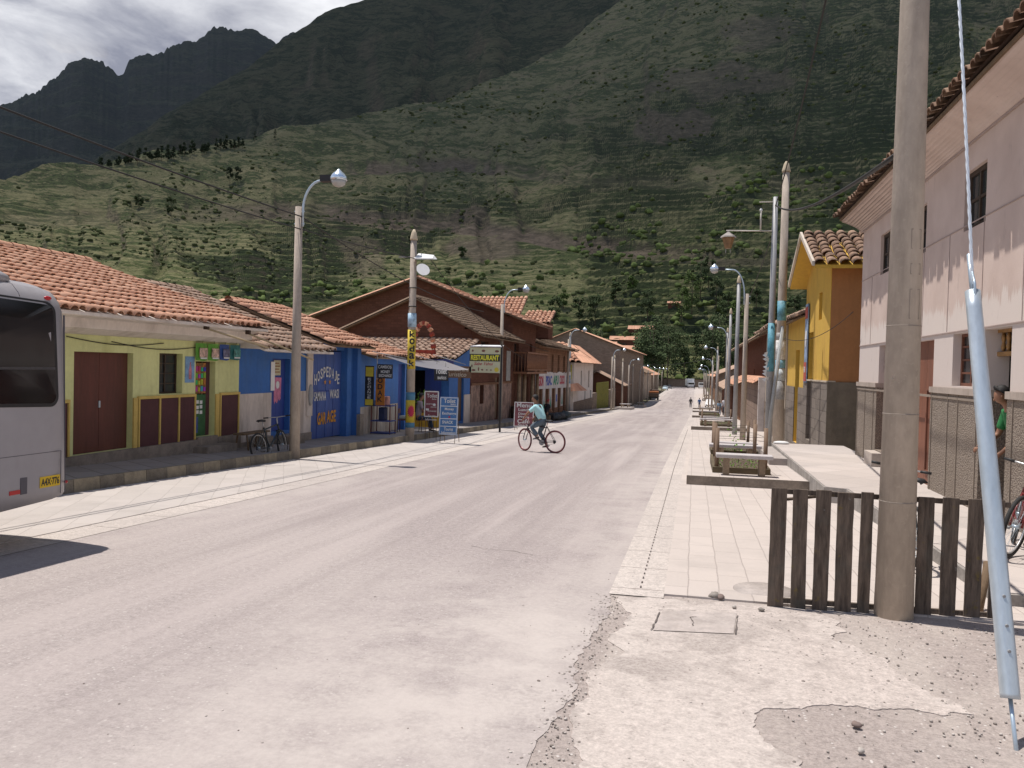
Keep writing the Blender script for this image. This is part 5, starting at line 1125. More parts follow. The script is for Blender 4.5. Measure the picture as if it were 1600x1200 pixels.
# far end wall
h = empty('boundary_wall', (0, 331, -4), 'long low pale wall closing off the far end of the street', 'wall'); mb = MB(); mb.box(-60, 40, 331, 331.6, -5, -1.6); mb.build('wall', A_gry, h); mb = MB(); mb.box(-60, 40, 330.8, 331.8, -1.598, -1.4); mb.build('coping', T_brn, h)
# ================================================================ poles, lamps, cables
POLE_C = []
def lamp(x, y, side, label, top=5.78, arm=1.05, col=P_conc, rise=.85):
    """concrete street lamp whose curved steel arm reaches over the street (side = +1 reaches to +X)"""
    z = gz(y); e = empty('street_lamp', (x, y, z), label, 'street lamp', 'street lamps along the street')
    mb = MB(); mb.tube([(x, y, z - .3), (x, y, z + 3), (x, y, z + top)], [.125, .10, .08], 12); mb.build('pole', col, e)
    mb = MB(); pts = [(x + side * .10, y, z + top - .45)]
    for i in range(10):
        t_ = math.pi / 2 * i / 9; pts.append((x + side * (.10 + min(.5, arm * .6) * (1 - math.cos(t_))), y, z + top - .1 + rise * math.sin(t_)))
    pts.append((x + side * arm, y, z + top - .09 + rise)); mb.tube(pts, .028, 7); 
    for zz in (top - .4, top - .12): mb.box(x - .1, x + .14, y - .02, y + .02, z + zz, z + zz + .03)
    mb.build('arm', P_metal, e)
    xg = x + side * (arm + .24); zg = z + top - .09 + rise
    mb = MB(); mb.box(min(xg - side * .42, xg - side * .12), max(xg - side * .42, xg - side * .12), y - .09, y + .09, zg - .04, zg + .10); mb.build('housing', P_black, e)
    mb = MB(); mb.lathe((xg, y, zg), [(.19, -.02), (.195, .04), (.15, .12), (.09, .17), (.04, .22), (.012, .25)], 16); mb.build('reflector', mat('lamp_reflector', (.70, .80, .88), .22, .03, 5, metal=.75, bump=0), e)
    mb = MB(); mb.lathe((xg, y, zg), [(.002, -.17), (.08, -.155), (.14, -.11), (.18, -.021)], 16); mb.build('glass_bowl', mat('lamp_bowl', (.42, .42, .40), .15, .05, 5, bump=0), e)
    return e
def power_pole(x, y, label, h_=6.85, r0=.15, r1=.10, col=P_conc):
    z = gz(y); e = empty('power_pole', (x, y, z), label, 'power pole')
    mb = MB(); mb.tube([(x, y, z - .4), (x, y, z + h_ * .5), (x, y, z + h_ - .35)], [r0, r1 + (r0 - r1) * .38, r1], 16); mb.build('pole', col, e)
    mb = MB(); mb.tube([(x, y, z + h_ - .35), (x, y, z + h_ - .3), (x, y, z + h_ - .1), (x, y, z + h_)], [r1 * 1.25, r1 * 1.25, r1 * .8, r1 * .3], 12); mb.build('cap', mat('pole_cap', (.5, .42, .3), .9), e)
    return e
lamp(-8.91, 17.25, 1, 'tall concrete street lamp in front of the blue house, nearest on the left kerb', arm=.72, rise=.68)
k = power_pole(-8.94, 25.15, 'concrete power pole with a yellow painted band beside the awning')
# painted bands, wrapped round the shaft
def ring(name, x, y, z0, z1, r, m_, par, n=20):
    mb = MB(); mb.lathe((x, y, 0), [(r, z0), (r, z1)], n); return mb.build(name, m_, par)
def densify(mb, step=.02):
    """cuts a flat x-z figure into narrow columns so that it can be bent round a shaft"""
    bm = bmesh.new(); vv = [bm.verts.new(v) for v in mb.v]
    for f in mb.f:
        try: bm.faces.new([vv[i] for i in f])
        except ValueError: pass
    x = -.4
    while x < .4:
        bmesh.ops.bisect_plane(bm, geom=bm.verts[:] + bm.edges[:] + bm.faces[:], plane_co=(x, 0, 0), plane_no=(1, 0, 0)); x += step
    bm.verts.index_update(); mb.v = [tuple(v.co) for v in bm.verts]; mb.f = [[v.index for v in f.verts] for f in bm.faces]; n_ = len(mb.f)
    mb.r = [0.] * n_; mb.sm = [False] * n_; mb.mi = [0] * n_; bm.free()
def wrap_letters(par, s_, x, y, z, r, w_, h_, ang, m_, name='lettering', pts=None):
    mb = MB(); letters(mb, s_, (0, 0, 0), w_, h_, bold=.035); densify(mb)
    a0 = ang; out = []
    for (u, _, v) in mb.v:
        a = a0 + u / r; out.append((x + r * math.sin(a), y - r * math.cos(a), z + v))
    mb.v = out; return mb.build(name, m_, par)
kx, ky, kz = -8.94, 25.15, gz(25.15); pa = math.atan2(kx, ky) * -1     # side that faces the viewer
angv = math.atan2(-kx, ky)
ring('blue_band', kx, ky, kz + .46, kz + .62, .1495, mat('pole_blue', (.08, .22, .33), .7), k)
ring('yellow_band', kx, ky, kz + .621, kz + 1.35, .1492, mat('pole_yellow', (.60, .45, .04), .7, .12, 6, dirt=(.4, .3, .06)), k)
ring('blue_band', kx, ky, kz + 1.351, kz + 1.6, .148, mat('pole_blue', (.08, .22, .33)), k)
ring('yellow_band', kx, ky, kz + 2.35, kz + 3.62, .132, mat('pole_yellow', (.5, .4, .05)), k)
mb = MB(); ns = 32; r = .1525
pts = []
for i in range(ns): rr = .23 if i % 2 == 0 else .155; t_ = 2 * math.pi * i / ns; pts.append((rr * .62 * math.cos(t_), rr * math.sin(t_)))
def wr(u, v): a = angv + .2 + u / r; return (kx + r * math.sin(a), ky - r * math.cos(a), kz + .99 + v)
for i in range(ns): mb.poly([(0, 0, 0), (pts[i][0], 0, pts[i][1]), (pts[(i + 1) % ns][0], 0, pts[(i + 1) % ns][1])])
densify(mb); mb.v = [wr(u, v) for (u, _, v) in mb.v]
mb.build('sun_emblem', mat('crimson_paint', (.42, .02, .06), .7), k)
for i, ch in enumerate('kodak'): wrap_letters(k, ch, kx, ky, kz + 3.48 - i * .235, .1345, .19, .20, angv + .1, M_blk)
e = empty('sticker', (kx, ky, kz + 3.9), 'round blue and white sticker on the power pole above the yellow lettering', 'sticker'); ring('sheet', kx, ky, kz + 3.7, kz + 4.15, .1385, mat('sticker_blue', (.35, .5, .62), .5, .5, 9), e)
mb = MB(); [mb.lathe((kx, ky, kz + zz), [(.137, 0), (.137, .03)], 14) for zz in (4.35, 4.95)]; mb.build('strap', P_cable, k)
mb = MB(); mb.box(kx - .5, kx + .1, ky - .02, ky + .02, kz + 5.95, kz + 5.98); mb.build('crossarm', P_grey, k)
mb = MB(); mb.hexa([(kx + .08, ky - .2, kz + 5.86), (kx + .72, ky - .2, kz + 5.86), (kx + .72, ky + .25, kz + 5.92), (kx + .08, ky + .25, kz + 5.92)], [(kx + .08, ky - .2, kz + 5.90), (kx + .72, ky - .2, kz + 5.89), (kx + .60, ky + .25, kz + 6.06), (kx + .08, ky + .25, kz + 6.12)]); mb.build('lamp_hood', P_whitep, k)
lamp(-9.9, 41.8, 1, 'street lamp behind the yellow RESTAURANT sign on the left', top=6.3, arm=1.0)
power_pole(-11.1 + .3, 72.0, 'slim power pole before the white corner house', 7.2, .14, .09, P_grey)
lamp(-10.1, 66.5, 1, 'street lamp standing before the mural house', top=6.2)
NM = ('third', 'fourth', 'fifth', 'sixth', 'seventh', 'eighth', 'ninth')
for i, y in enumerate((91, 115, 139, 163, 187, 211, 235)): lamp(-8.9, y, 1, '%s street lamp from the restaurant sign in the far left row' % NM[i], top=6.0)
for i, (x, y) in enumerate(((-9.2, 97), (-9.0, 106), (-9.0, 124), (-9.0, 150))): power_pole(x, y, 'bare power pole %s in the far left row' % ('beside the yellow green gate', 'just past the yellow green gate', 'before the large grey adobe house', 'midway along the large grey adobe house')[i], 6.5, .13, .09)
lamp(2.04, 35.4, -1, 'nearest concrete street lamp on the right sidewalk, just past the benches', top=6.1, arm=1.1, rise=1.1)
for i, y in enumerate((60, 84, 108, 132, 156, 180, 204)): lamp(2.3, y, -1, '%s lamp beyond the nearest one in the right sidewalk row' % ('first', 'second', 'third', 'fourth', 'fifth', 'sixth', 'seventh')[i], top=6.0, arm=1.0)
big = power_pole(1.62, 7.07, 'thick concrete power pole in the foreground at the picket fence', 9.2, .150, .085)
for zz in (.92, 1.62, 2.32): mb = MB(); rr_ = .151 - (zz + .4) * .0081; mb.lathe((1.62, 7.07, gz(7) + zz), [(rr_, 0), (rr_ + .001, .004), (rr_, .008)], 20); mb.build('cast_ring', mat('pole_ring', (.28, .24, .20), .9), big)
mb = MB()
def stamp(z0, z1, a0, a1, r):
    for (za, zb_, aa, ab) in ((z0, z0 + .006, a0, a1), (z1, z1 + .006, a0, a1), (z0, z1, a0, a0 + .03), (z0, z1, a1 - .03, a1)):
        P_ = lambda a, z: (1.62 + r * math.sin(a), 7.07 - r * math.cos(a), z); mb.quad(P_(aa, za), P_(ab, za), P_(ab, zb_), P_(aa, zb_))
for z0_, z1_ in ((2.15, 2.38), (2.5, 2.58), (2.7, 2.85)): mb = MB(); stamp(z0_, z1_, .05, .75, .151 - (z0_ + .62) * .0081 + .0006); mb.build('stamped_panel', mat('pole_ring', (.2, .18, .15)), big)
pp = power_pole(2.77, 28.45, 'tall concrete power pole plastered with blue posters before the yellow house', 9.6, .19, .11)
for (za, zb_, c_) in ((1.75, 2.35, (.32, .32, .32)), (2.36, 2.75, (.45, .5, .52)), (2.78, 3.05, (.16, .33, .42)), (3.07, 3.7, (.58, .57, .55)), (3.72, 3.95, (.3, .3, .29)), (4.35, 5.0, (.14, .36, .45))):
    e = empty('poster', (2.77, 28.45, gz(28.45) + za), '%s poster wrapped round the tall pole %s' % ({.32: 'grey torn', .45: 'pale blue', .16: 'narrow blue', .58: 'white', .3: 'small grey', .14: 'bright blue'}[c_[0]], {1.75: 'lowest of all', 2.36: 'above the lowest one', 2.78: 'at mid height', 3.07: 'above the narrow blue one', 3.72: 'above the white one', 4.35: 'highest of all'}[za]), 'poster', 'posters pasted on the tall pole')
    ring('sheet', 2.77, 28.45, gz(28.45) + za, gz(28.45) + zb_, .19 - (za + .4) * .0096 + .003, mat('pole_poster_%d' % int(za * 100), c_, .6, .45, 4, bump=0), e)
gp_ = empty('lantern_post', (2.3, 26.6, gz(26.6)), 'dark grey steel post with a hanging brown lantern and blue paper remnants', 'street lamp')
z = gz(26.6); gx, gy = 2.3, 26.6
mb = MB(); mb.tube([(gx, gy, z - .3), (gx, gy, z + 4), (gx, gy, z + 8.0)], [.115, .10, .075], 12); mb.build('pole', P_grey, gp_)
mb = MB(); mb.tube([(gx, gy, z + 6.95), (gx - 1.45, gy, z + 6.98)], .022, 6); mb.tube([(gx - .42, gy, z + 6.98), (gx - .42, gy, z + 7.62)], .028, 6); mb.tube([(gx, gy, z + 7.85), (gx - .48, gy, z + 7.85)], .016, 6); mb.build('arm', mat('pale_arm_paint', (.5, .46, .4), .7), gp_)
mb = MB(); mb.lathe((gx - .42, gy, z + 7.55), [(.02, 0), (.045, .03), (.045, .07), (.02, .1)], 8); mb.build('insulator', P_whitep, gp_)
lt = MB(); lx = gx - 1.38; lt.lathe((lx, gy, z + 6.42), [(.10, 0), (.19, .34)], 6, smooth=False); ln = lt.build('lantern', mat('amber_lantern', (.22, .12, .05), .5, .3, 9), gp_)
mb = MB(); mb.lathe((lx, gy, z + 6.761), [(.25, 0), (.23, .04), (.04, .17), (.03, .22)], 6, smooth=False); mb.build('lantern_roof', mat('lantern_roof', (.3, .27, .24), .6), ln)
mb = MB(); [mb.cyl((lx + dx, gy, z + 6.28), (lx + dx, gy, z + 6.419), .012, n=5) for dx in (-.07, .07)]; mb.build('finial', P_grey, ln)
e = empty('poster', (gx, gy, z + 3), 'torn bright blue poster peeling off the grey lantern post', 'poster'); ring('sheet', gx, gy, z + 2.6, z + 4.1, .107, mat('peeling_blue', (.10, .30, .38), .6, .35, 5), e)
mb = MB(); q = random.Random(9)
for i in range(14): a = q.uniform(-2.2, .3); zz = z + q.uniform(2.3, 3.3); r = .112; mb.poly([(gx + r * math.sin(a), gy - r * math.cos(a), zz), (gx + (r + .1) * math.sin(a) - .04, gy - (r + .06) * math.cos(a), zz - .06), (gx + r * math.sin(a) - .02, gy - r * math.cos(a), zz - .14)])
mb.build('torn_flap', P_whitep, e)
sp_ = empty('slanting_pole', (2.25, 26.2, z), 'light grey steel pipe leaning against the grey lantern post', 'pole'); mb = MB(); mb.tube([(2.20, 26.3, z - .1), (2.62, 26.5, z + 4.0)], .06, 10); mb.build('pipe', mat('light_grey_pipe', (.36, .37, .36), .5, .1, 5), sp_)
for i, (x, y) in enumerate(((1.95, 40.5), (2.2, 55), (2.6, 70), (2.5, 95), (2.5, 120))): power_pole(x, y, 'grey power pole %s' % ('behind the nearest right street lamp', 'beside the second bench platform', 'halfway down the right sidewalk', 'far down the right sidewalk', 'farthest down the right sidewalk')[i], 7.6, .12, .08, P_grey)
def cable(name_label, pts, sag, r=.014, n=20):
    a, b_ = Vector(pts[0]), Vector(pts[1]); mb = MB()
    mb.tube([tuple(a.lerp(b_, i / n) - Vector((0, 0, sag * 4 * (i / n) * (1 - i / n)))) for i in range(n + 1)], r, 5)
    o = mb.build('overhead_cable', P_cable); return tag(o, name_label, 'cable', 'overhead cables')
kz = gz(25.15)
cable('upper black cable running from the top left towards the first left lamp', ((-8.9, -14, 6.2), (-8.83, 17.25, 5.0)), .55, .016, 30)
cable('black cable from the first left lamp down past the painted pole to the brown roofs', ((-8.83, 17.25, 5.0), (-9.9, 37.9, 4.3)), .35, .014)
cable('lower black cable from the top left to the painted pole', ((-8.9, -14, 5.6), (-8.83, 25.15, kz + 5.9)), .75, .014, 30)
cable('thin cable from the painted pole top down to the brown houses', ((-8.84, 25.15, kz + 6.5), (-10.0, 53, 1.9)), .8, .012)
cable('twisted cable from the lantern post up to the foreground pole', ((2.30, 26.6, gz(26.6) + 7.75), (1.62, 7.2, 3.55)), .30, .024)
cable('faint cable rising from the lantern post towards the top of the picture', ((2.30, 26.6, gz(26.6) + 7.7), (1.62, 7.07, 8.6)), .45, .016)
cable('cable along the far left lamps', ((-9.9, 41.8, 3.6), (-10.8, 72, 3.2)), .5, .014)
cable('cable crossing from the slim left pole to the far houses', ((-10.8, 72, 4.0), (-9, 106, 2.0)), .7, .018)
cable('cable hanging between the grey poles on the right', ((2.3, 26.6, 6.2), (2.2, 55, 4.6)), .6, .014)
cable('cable across the yellow gable to the pink house', ((3.75, 21.4, 3.25), (2.77, 28.45, 2.9)), .35, .009)
cable('cable crossing the street far away', ((-9, 106, 2.6), (2.5, 95, 3.4)), .6, .018)

# guy wire with its galvanised guard
e = empty('guy_wire', (1.62, 4.53, gz(4.5)), 'galvanised guy wire with a steel guard channel anchored in the gravel', 'guy wire')
mb = MB(); mb.tube([(1.62, 4.46, -.25), (1.62, 4.62, .10)], .011, 8); mb.build('anchor_rod', P_metal, e)
a, b_ = Vector((1.62, 4.605, .07)), Vector((1.62, 5.42, 2.22)); d = (b_ - a).normalized(); sx = Vector((1, 0, 0)); up = sx.cross(d)
if up.y > 0: up = -up
mb = MB(); ringn = 15; prof = []
for i in range(ringn): t_ = R(-215 + 290 * i / (ringn - 1)); prof.append((math.cos(t_) * .047, math.sin(t_) * .044))
vs = []
def taper(u): return 1 if u < .93 else .92
us = [0, .01, .03, .5, .93, .95, 1.0]
for u in us:
    for (cx, cy) in prof: vs.append(tuple(a.lerp(b_, u) + sx * (cx * taper(u)) + up * (-cy * taper(u) )))
mb.smooth = True; mb.add(vs, [(j * ringn + i, j * ringn + i + 1, (j + 1) * ringn + i + 1, (j + 1) * ringn + i) for j in range(len(us) - 1) for i in range(ringn - 1)])
gd_ = mb.build('guard', mat('zinc_channel', (.50, .56, .60), .36, .14, 6, metal=.45, bump=.06, stretch=(1, .3, .3), dirt=(.40, .50, .58)), e); mo = gd_.modifiers.new('solid', 'SOLIDIFY'); mo.thickness = .004
mb = MB()
for u in (.10, .155, .22): 
    c = a.lerp(b_, u) + up * .046; mb.lathe(tuple(c), [(.008, -.006), (.008, .008)], 8, axis='y')
mb.build('bolt', P_grey, e)
mb = MB(); mb.tube([tuple(b_ + d * -.05), tuple(b_ + d * .25)], .016, 8); mb.tube([tuple(b_ + up * .02 + d * -.12), tuple(b_ + up * .045 + d * .03), tuple(b_ + up * .02 + d * .12)], .008, 6); mb.build('clamp', P_metal, e)
mb = MB(); top_ = Vector((1.62, 7.0, 7.6)); N = 60
for s_ in range(3):
    pts = []
    for i in range(N * 4 + 1):
        t_ = i / (N * 4); c = b_.lerp(top_, t_) + Vector((0, -.16 * 4 * t_ * (1 - t_) * .6, 0)); ph_ = t_ * 150 + s_ * 2.094; pts.append(tuple(c + sx * (.0055 * math.cos(ph_)) + up * (.0055 * math.sin(ph_))))
    mb.tube(pts, .0058, 5)
mb.build('strand', mat('bright_strand', (.66, .70, .74), .35, .05, 5, metal=.3, bump=0), e)

# ================================================================ picket fence
P_fence = None
m, n, b, o_ = nt('mossy_board'); g = G(n); p = g.pos(); s = g.mapping(p, (1, 1, .12))
c = g.mix(g.ramp(g.noise(s, 26, 4, .7), .35, .65), (.060, .044, .033), (.165, .125, .095)); c = g.mix(g.ramp(g.noise(p, 9, 5, .7), .62, .68, 0, .6), c, (.18, .13, .03)); c = g.mix(g.ramp(g.noise(p, 5, 3), .55, .7, 0, .5), c, (.09, .085, .07)); c = g.mix(g.ramp(g.noise(g.mapping(p, loc=(3, 3, 3)), 14, 4, .7), .68, .72, 0, .5), c, (.22, .21, .19))
g.put(b.inputs['Base Color'], c); b.inputs['Roughness'].default_value = .9; g.bump(b, g.noise(s, 60, 4, .7), .6, .01); P_fence = m
e = empty('picket_fence', (.7, 7.04, gz(7.04)), 'low dark wooden picket fence with yellow lichen in front of the sidewalk', 'fence')
q = random.Random(12)
sl = [(.705, .125), (.885, .115), (1.055, .118), (1.235, .125), (1.395, .092), (1.53, .10), (1.855, .118), (2.04, .12), (2.225, .118), (2.39, .09)]
for i, (x, w_) in enumerate(sl):
    yb = 7.04 + (x - .7) * .10; z0_ = gz(yb) - .015; hh = 1.0 - (x - .7) * .016 + q.uniform(-.012, .012); ln_ = q.uniform(-.012, .012)
    mb = MB(); N = 7; vs = []
    for j in range(N + 1):
        t_ = j / N; wj = w_ / 2 + q.uniform(-.0015, .0015); xs_ = x + ln_ * t_ + q.uniform(-.0012, .0012); zz = z0_ + hh * t_; yy = yb - .02 * t_
        vs += [(xs_ - wj, yy - .011, zz), (xs_ + wj, yy - .011, zz + q.uniform(-.004, .004) * (j == N)), (xs_ + wj, yy + .011, zz), (xs_ - wj, yy + .011, zz)]
    fs = [(0, 1, 2, 3), (4 * N, 4 * N + 3, 4 * N + 2, 4 * N + 1)]
    for j in range(N):
        for a_ in range(4): fs.append((4 * j + a_, 4 * j + (a_ + 1) % 4, 4 * j + 4 + (a_ + 1) % 4, 4 * j + 4 + a_))
    mb.add(vs, fs); mb.build('picket', P_fence, e, bevel=.003)
for (za, zb_, lab_) in ((.965, .93, 'rail'), (.06, .035, 'rail')):
    mb = MB(); mb.hexa([(.66, 7.055, gz(7.05) + za - .03), (2.5, 7.24, gz(7.2) + zb_ - .03), (2.5, 7.27, gz(7.2) + zb_ - .03), (.66, 7.085, gz(7.05) + za - .03)], [(.66, 7.055, gz(7.05) + za + .01), (2.5, 7.24, gz(7.2) + zb_ + .01), (2.5, 7.27, gz(7.2) + zb_ + .01), (.66, 7.085, gz(7.05) + za + .01)]); mb.build('rail', P_fence, e)
mb = MB(); mb.tube([(.70, 7.11, gz(7) + .87), (1.10, 7.16, gz(7) + .925)], .014, 5); mb.build('brace', P_fence, e)
stick = empty('wooden_stick', (2.42, 7.5, gz(7.4)), 'old brown stick leaning behind the right end of the picket fence', 'stick'); mb = MB(); mb.tube([(2.36, 7.42, gz(7.4)), (2.47, 7.62, gz(7.4) + .38)], [.022, .035], 7); mb.build('stick', P_wood, stick)

# ================================================================ benches and planters
P_slab = mat('bench_stone', (.46, .43, .42), .85, .12, 4, dirt=(.36, .33, .31)); P_bleg = mat('bench_leg_stone', (.26, .195, .13), .9, .25, 5); P_grassm = leafmat('grass_blades', (.11, .22, .03), .4)
def bench(x0, x1, y, dz, label, zt=.42, th=.075, dep=.36, rot=0.03):
    z = gz(y) + dz; e = empty('bench', ((x0 + x1) / 2, y, z), label, 'bench', 'stone benches on the right sidewalk'); mb = MB()
    k = (x1 - x0) * rot
    mb.hexa([(x0, y, z + zt - th), (x1, y - k, z + zt - th), (x1, y - k + dep, z + zt - th), (x0, y + dep, z + zt - th)], [(x0, y, z + zt), (x1, y - k, z + zt), (x1, y - k + dep, z + zt), (x0, y + dep, z + zt)]); mb.build('seat', P_slab, e, bevel=.012)
    for xl in (x0 + (x1 - x0) * .13, x0 + (x1 - x0) * .76):
        mb = MB(); mb.box(xl, xl + .12, y + .03, y + dep - .04, z - .02, z + zt - th - .001); mb.build('leg', P_bleg, e, bevel=.012)
    return e
def planter(x0, x1, y0, y1, dz, label, posts=True):
    z = gz((y0 + y1) / 2) + dz; z0_ = gz(y1) + dz - .03; e = empty('planter', ((x0 + x1) / 2, y0, z), label, 'planter', 'wood framed planters on the right sidewalk'); mb = MB(); t_ = .06; zt = gz(y0) + dz + .12
    mb.box(x0, x1, y0, y0 + t_, z0_, zt); mb.box(x0, x1, y1 - t_, y1, z0_, zt); mb.box(x0, x0 + t_, y0 + t_, y1 - t_, z0_, zt); mb.box(x1 - t_, x1, y0 + t_, y1 - t_, z0_, zt); mb.build('frame', mat('planter_board', (.11, .085, .05), .9, .3, 5, stretch=(.3, 1, 1)), e)
    mb = MB(); mb.box(x0 + t_, x1 - t_, y0 + t_, y1 - t_, z0_, zt - .03); mb.build('soil', P_soil, e)
    mb = MB(); q = random.Random(int(y0 * 10))
    for i in range(500):
        x, y = q.uniform(x0 + .08, x1 - .08), q.uniform(y0 + .08, y1 - .08); h_ = q.uniform(.015, .04); a = q.uniform(0, 6.28); w_ = .012; mb.cur = q.random()
        mb.add([(x - w_ * math.cos(a), y - w_ * math.sin(a), zt - .035), (x + w_ * math.cos(a), y + w_ * math.sin(a), zt - .035), (x + q.uniform(-.04, .04), y + q.uniform(-.04, .04), zt + h_ - .03)], [(0, 1, 2)])
    o = mb.build('grass', P_grassm, e); o['kind'] = 'stuff'
    if posts:
        for (x, y) in ((x0 + .08, y0 + .12), (x1 - .1, y0 + .14), (x0 + .1, y1 - .2), (x1 - .16, y1 - .2)):
            mb = MB(); zg = gz(y) + dz; mb.tube([(x, y, zg - .05), (x + q.uniform(-.02, .02), y, zg + .92 + q.uniform(-.08, .06))], [.045, .04], 8); mb.build('post', mat('planter_post', (.20, .135, .09), .85, .25, 6, stretch=(1, 1, .2)), e)
        for zz in (.35, .75):
            mb = MB()
            for (xa, ya, xb_, yb_) in ((x0 + .08, y0 + .12, x1 - .1, y0 + .14), (x0 + .08, y0 + .12, x0 + .1, y1 - .2), (x1 - .1, y0 + .14, x1 - .16, y1 - .2), (x0 + .1, y1 - .2, x1 - .16, y1 - .2)): mb.tube([(xa, ya, gz(ya) + dz + zz), (xb_, yb_, gz(yb_) + dz + zz)], .004, 4)
            mb.build('wire', P_cable, e)
    mb = MB(); cx, cy = (x0 + x1) / 2, (y0 + y1) / 2; mb.tube([(cx, cy, zt - .1), (cx + .03, cy, zt + .3)], .006, 5); mb.build('stem', P_woodd, e)
    mb = MB()
    for i in range(12): 
        p_ = Vector((cx + q.gauss(0, .08), cy + q.gauss(0, .08), zt + q.uniform(.15, .58))); d_ = Vector((q.uniform(-1, 1), q.uniform(-1, 1), q.uniform(-.3, 1))).normalized() * .06; s_ = d_.orthogonal().normalized() * .02; mb.cur = q.random(); mb.add([p_, p_ + d_ * .5 + s_, p_ + d_, p_ + d_ * .5 - s_], [(0, 1, 2, 3)])
    mb.build('leaves', P_grassm, e)
    return e
bench(.47, 1.56, 16.75, .185, 'nearest pale stone bench slab on two brown legs, in front of the grass planter')
planter(.42, 1.56, 17.25, 19.9, .185, 'nearest planter, with bright grass and four brown corner posts')
bench(.40, 1.62, 20.3, .185, 'stone bench just behind the nearest planter')
bench(.56, 1.7, 22.6, .185, 'lower stone bench, third from the nearest platform step', zt=.36)
planter(.5, 1.75, 23.0, 25.2, .185, 'second planter, behind the third stone bench')
bench(.35, 2.3, 45.6, .185, 'long bench slab on the second raised platform'); planter(.4, 2.3, 46.4, 49.2, .185, 'planter with posts on the second raised platform'); bench(.4, 2.3, 50, .185, 'far bench slab on the second raised platform')
bench(.5, 2.2, 73.6, .185, 'bench slab on the third raised platform'); planter(.5, 2.3, 74.5, 78, .185, 'planter on the third raised platform'); bench(.5, 2.3, 101.8, .185, 'farthest bench slab on the right sidewalk')
for i, (x, y) in enumerate(((-8.9, 101.5), (-8.9, 105), (-8.6, 129.5))):
    bench(x, x + 1.2, y, .3, '%s low bench on the far left platform' % ('first', 'second', 'third')[i])
o = MB(); o.hexa([(1.78, 20.1, gz(20.1)), (2.2, 20.1, gz(20.1)), (2.2, 24, gz(24)), (1.78, 24, gz(24))], [(1.78, 20.1, -.30), (2.2, 20.1, -.30), (2.2, 24, -.36), (1.78, 24, -.36)])
o = o.build('concrete_block', mat('block_concrete', (.36, .32, .29), .9, .1, 4)); tag(o, 'long concrete block set against the terrace beside the benches', 'block')
# ground details
o = MB(); o.poly([(-.24, 6.0, gz(6) + .0065), (.33, 6.10, gz(6.1) + .0065), (.38, 6.70, gz(6.7) + .0065), (-.19, 6.58, gz(6.58) + .0065)]); o = o.build('utility_cover', mat('cover_concrete', (.41, .36, .328), .9, .2, 6, dirt=(.33, .285, .255))); tag(o, 'rectangular concrete utility cover set in the worn concrete', 'cover')
mb = MB()
def crack(pts, w0, par=None, z_=.009):
    q = random.Random(int(abs(pts[0][0]) * 100) + 3); out = []
    for a, b__ in zip(pts, pts[1:]):
        for k in range(8): t_ = k / 8; out.append((a[0] + (b__[0] - a[0]) * t_ + q.uniform(-.008, .008), a[1] + (b__[1] - a[1]) * t_ + q.uniform(-.008, .008)))
    for a, b__ in zip(out, out[1:]):
        d_ = Vector((b__[0] - a[0], b__[1] - a[1])); n_ = Vector((-d_.y, d_.x)).normalized() * (w0 * q.uniform(.3, 1.2))
        mb.quad((a[0] - n_.x, a[1] - n_.y, gz(a[1]) + z_), (a[0] + n_.x, a[1] + n_.y, gz(a[1]) + z_), (b__[0] + n_.x, b__[1] + n_.y, gz(b__[1]) + z_), (b__[0] - n_.x, b__[1] - n_.y, gz(b__[1]) + z_))
crack([(-.25, 6.0), (-.20, 6.58)], .006); crack([(.34, 6.10), (.39, 6.7)], .006); crack([(-.23, 6.59), (.1, 6.66)], .004); crack([(.05, 6.2), (.03, 6.45), (.08, 6.47)], .005)
q = random.Random(44)
for (a_, n_) in (((-1.6, 8.4), 3),):
    pts = [a_]; th = q.uniform(0, 6.28)
    for i in range(n_): th += q.uniform(-.7, .7); pts.append((pts[-1][0] + .28 * math.cos(th), pts[-1][1] + .28 * math.sin(th)))
    crack(pts, .0035, z_=.003)
o = mb.build('crack', mat('crack_dark', (.12, .10, .09), .95, .2, 9)); o['kind'] = 'structure'
mb = MB(); mb.lathe((.66, 7.55, gz(7.55) + .006), [(.27, 0), (.27, .012), (.001, .0125)], 28); mb.xform(Matrix.Identity(4)); o = mb.build('manhole_cover', mat('cover_concrete', (.43, .40, .375))); tag(o, 'round concrete manhole cover in the paving left of the fence', 'cover')
# loose stones
mb = MB(); q = random.Random(21)
def stone(x, y, r, lift=0.):
    k = len(mb.v); mb.smooth = True; mb.ball((0, 0, 0), r, 7, 5, (q.uniform(.8, 1.4), q.uniform(.7, 1.1), q.uniform(.5, .8))); a = q.uniform(0, 6.28)
    for i in range(k, len(mb.v)):
        v = mb.v[i]; j = 1 + q.uniform(-.18, .18); mb.v[i] = (x + (v[0] * math.cos(a) - v[1] * math.sin(a)) * j, y + (v[0] * math.sin(a) + v[1] * math.cos(a)) * j, gz(y) + v[2] * j + r * .2 + lift)
for i in range(2000):
    u = q.random(); mb.cur = q.random()
    if u < .66: x, y = .4 + 3.2 * q.random() ** .8, q.uniform(3.0, 7.0)
    elif u < .9: y = q.uniform(3.0, 7.0); x = -.62 + q.gauss(0, .07)
    elif u < .96: x, y = q.uniform(-.5, 1.2), q.uniform(3.3, 7.1)
    else: x, y = q.uniform(-3.5, .2), q.uniform(3.2, 8)
    stone(x, y, q.choice((.004, .005, .006, .007, .009)) * (1 if u < .8 else .8))
m, n, b, o_ = nt('stone_chips'); g = G(n); g.put(b.inputs['Base Color'], g.mix(g.attr('rnd'), (.22, .185, .16), (.54, .49, .44))); b.inputs['Roughness'].default_value = .95; M_chip = m
o = mb.build('gravel', M_chip); o['kind'] = 'stuff'; o['label'] = 'small stone chips scattered over the dirt and worn concrete'; o['category'] = 'gravel'
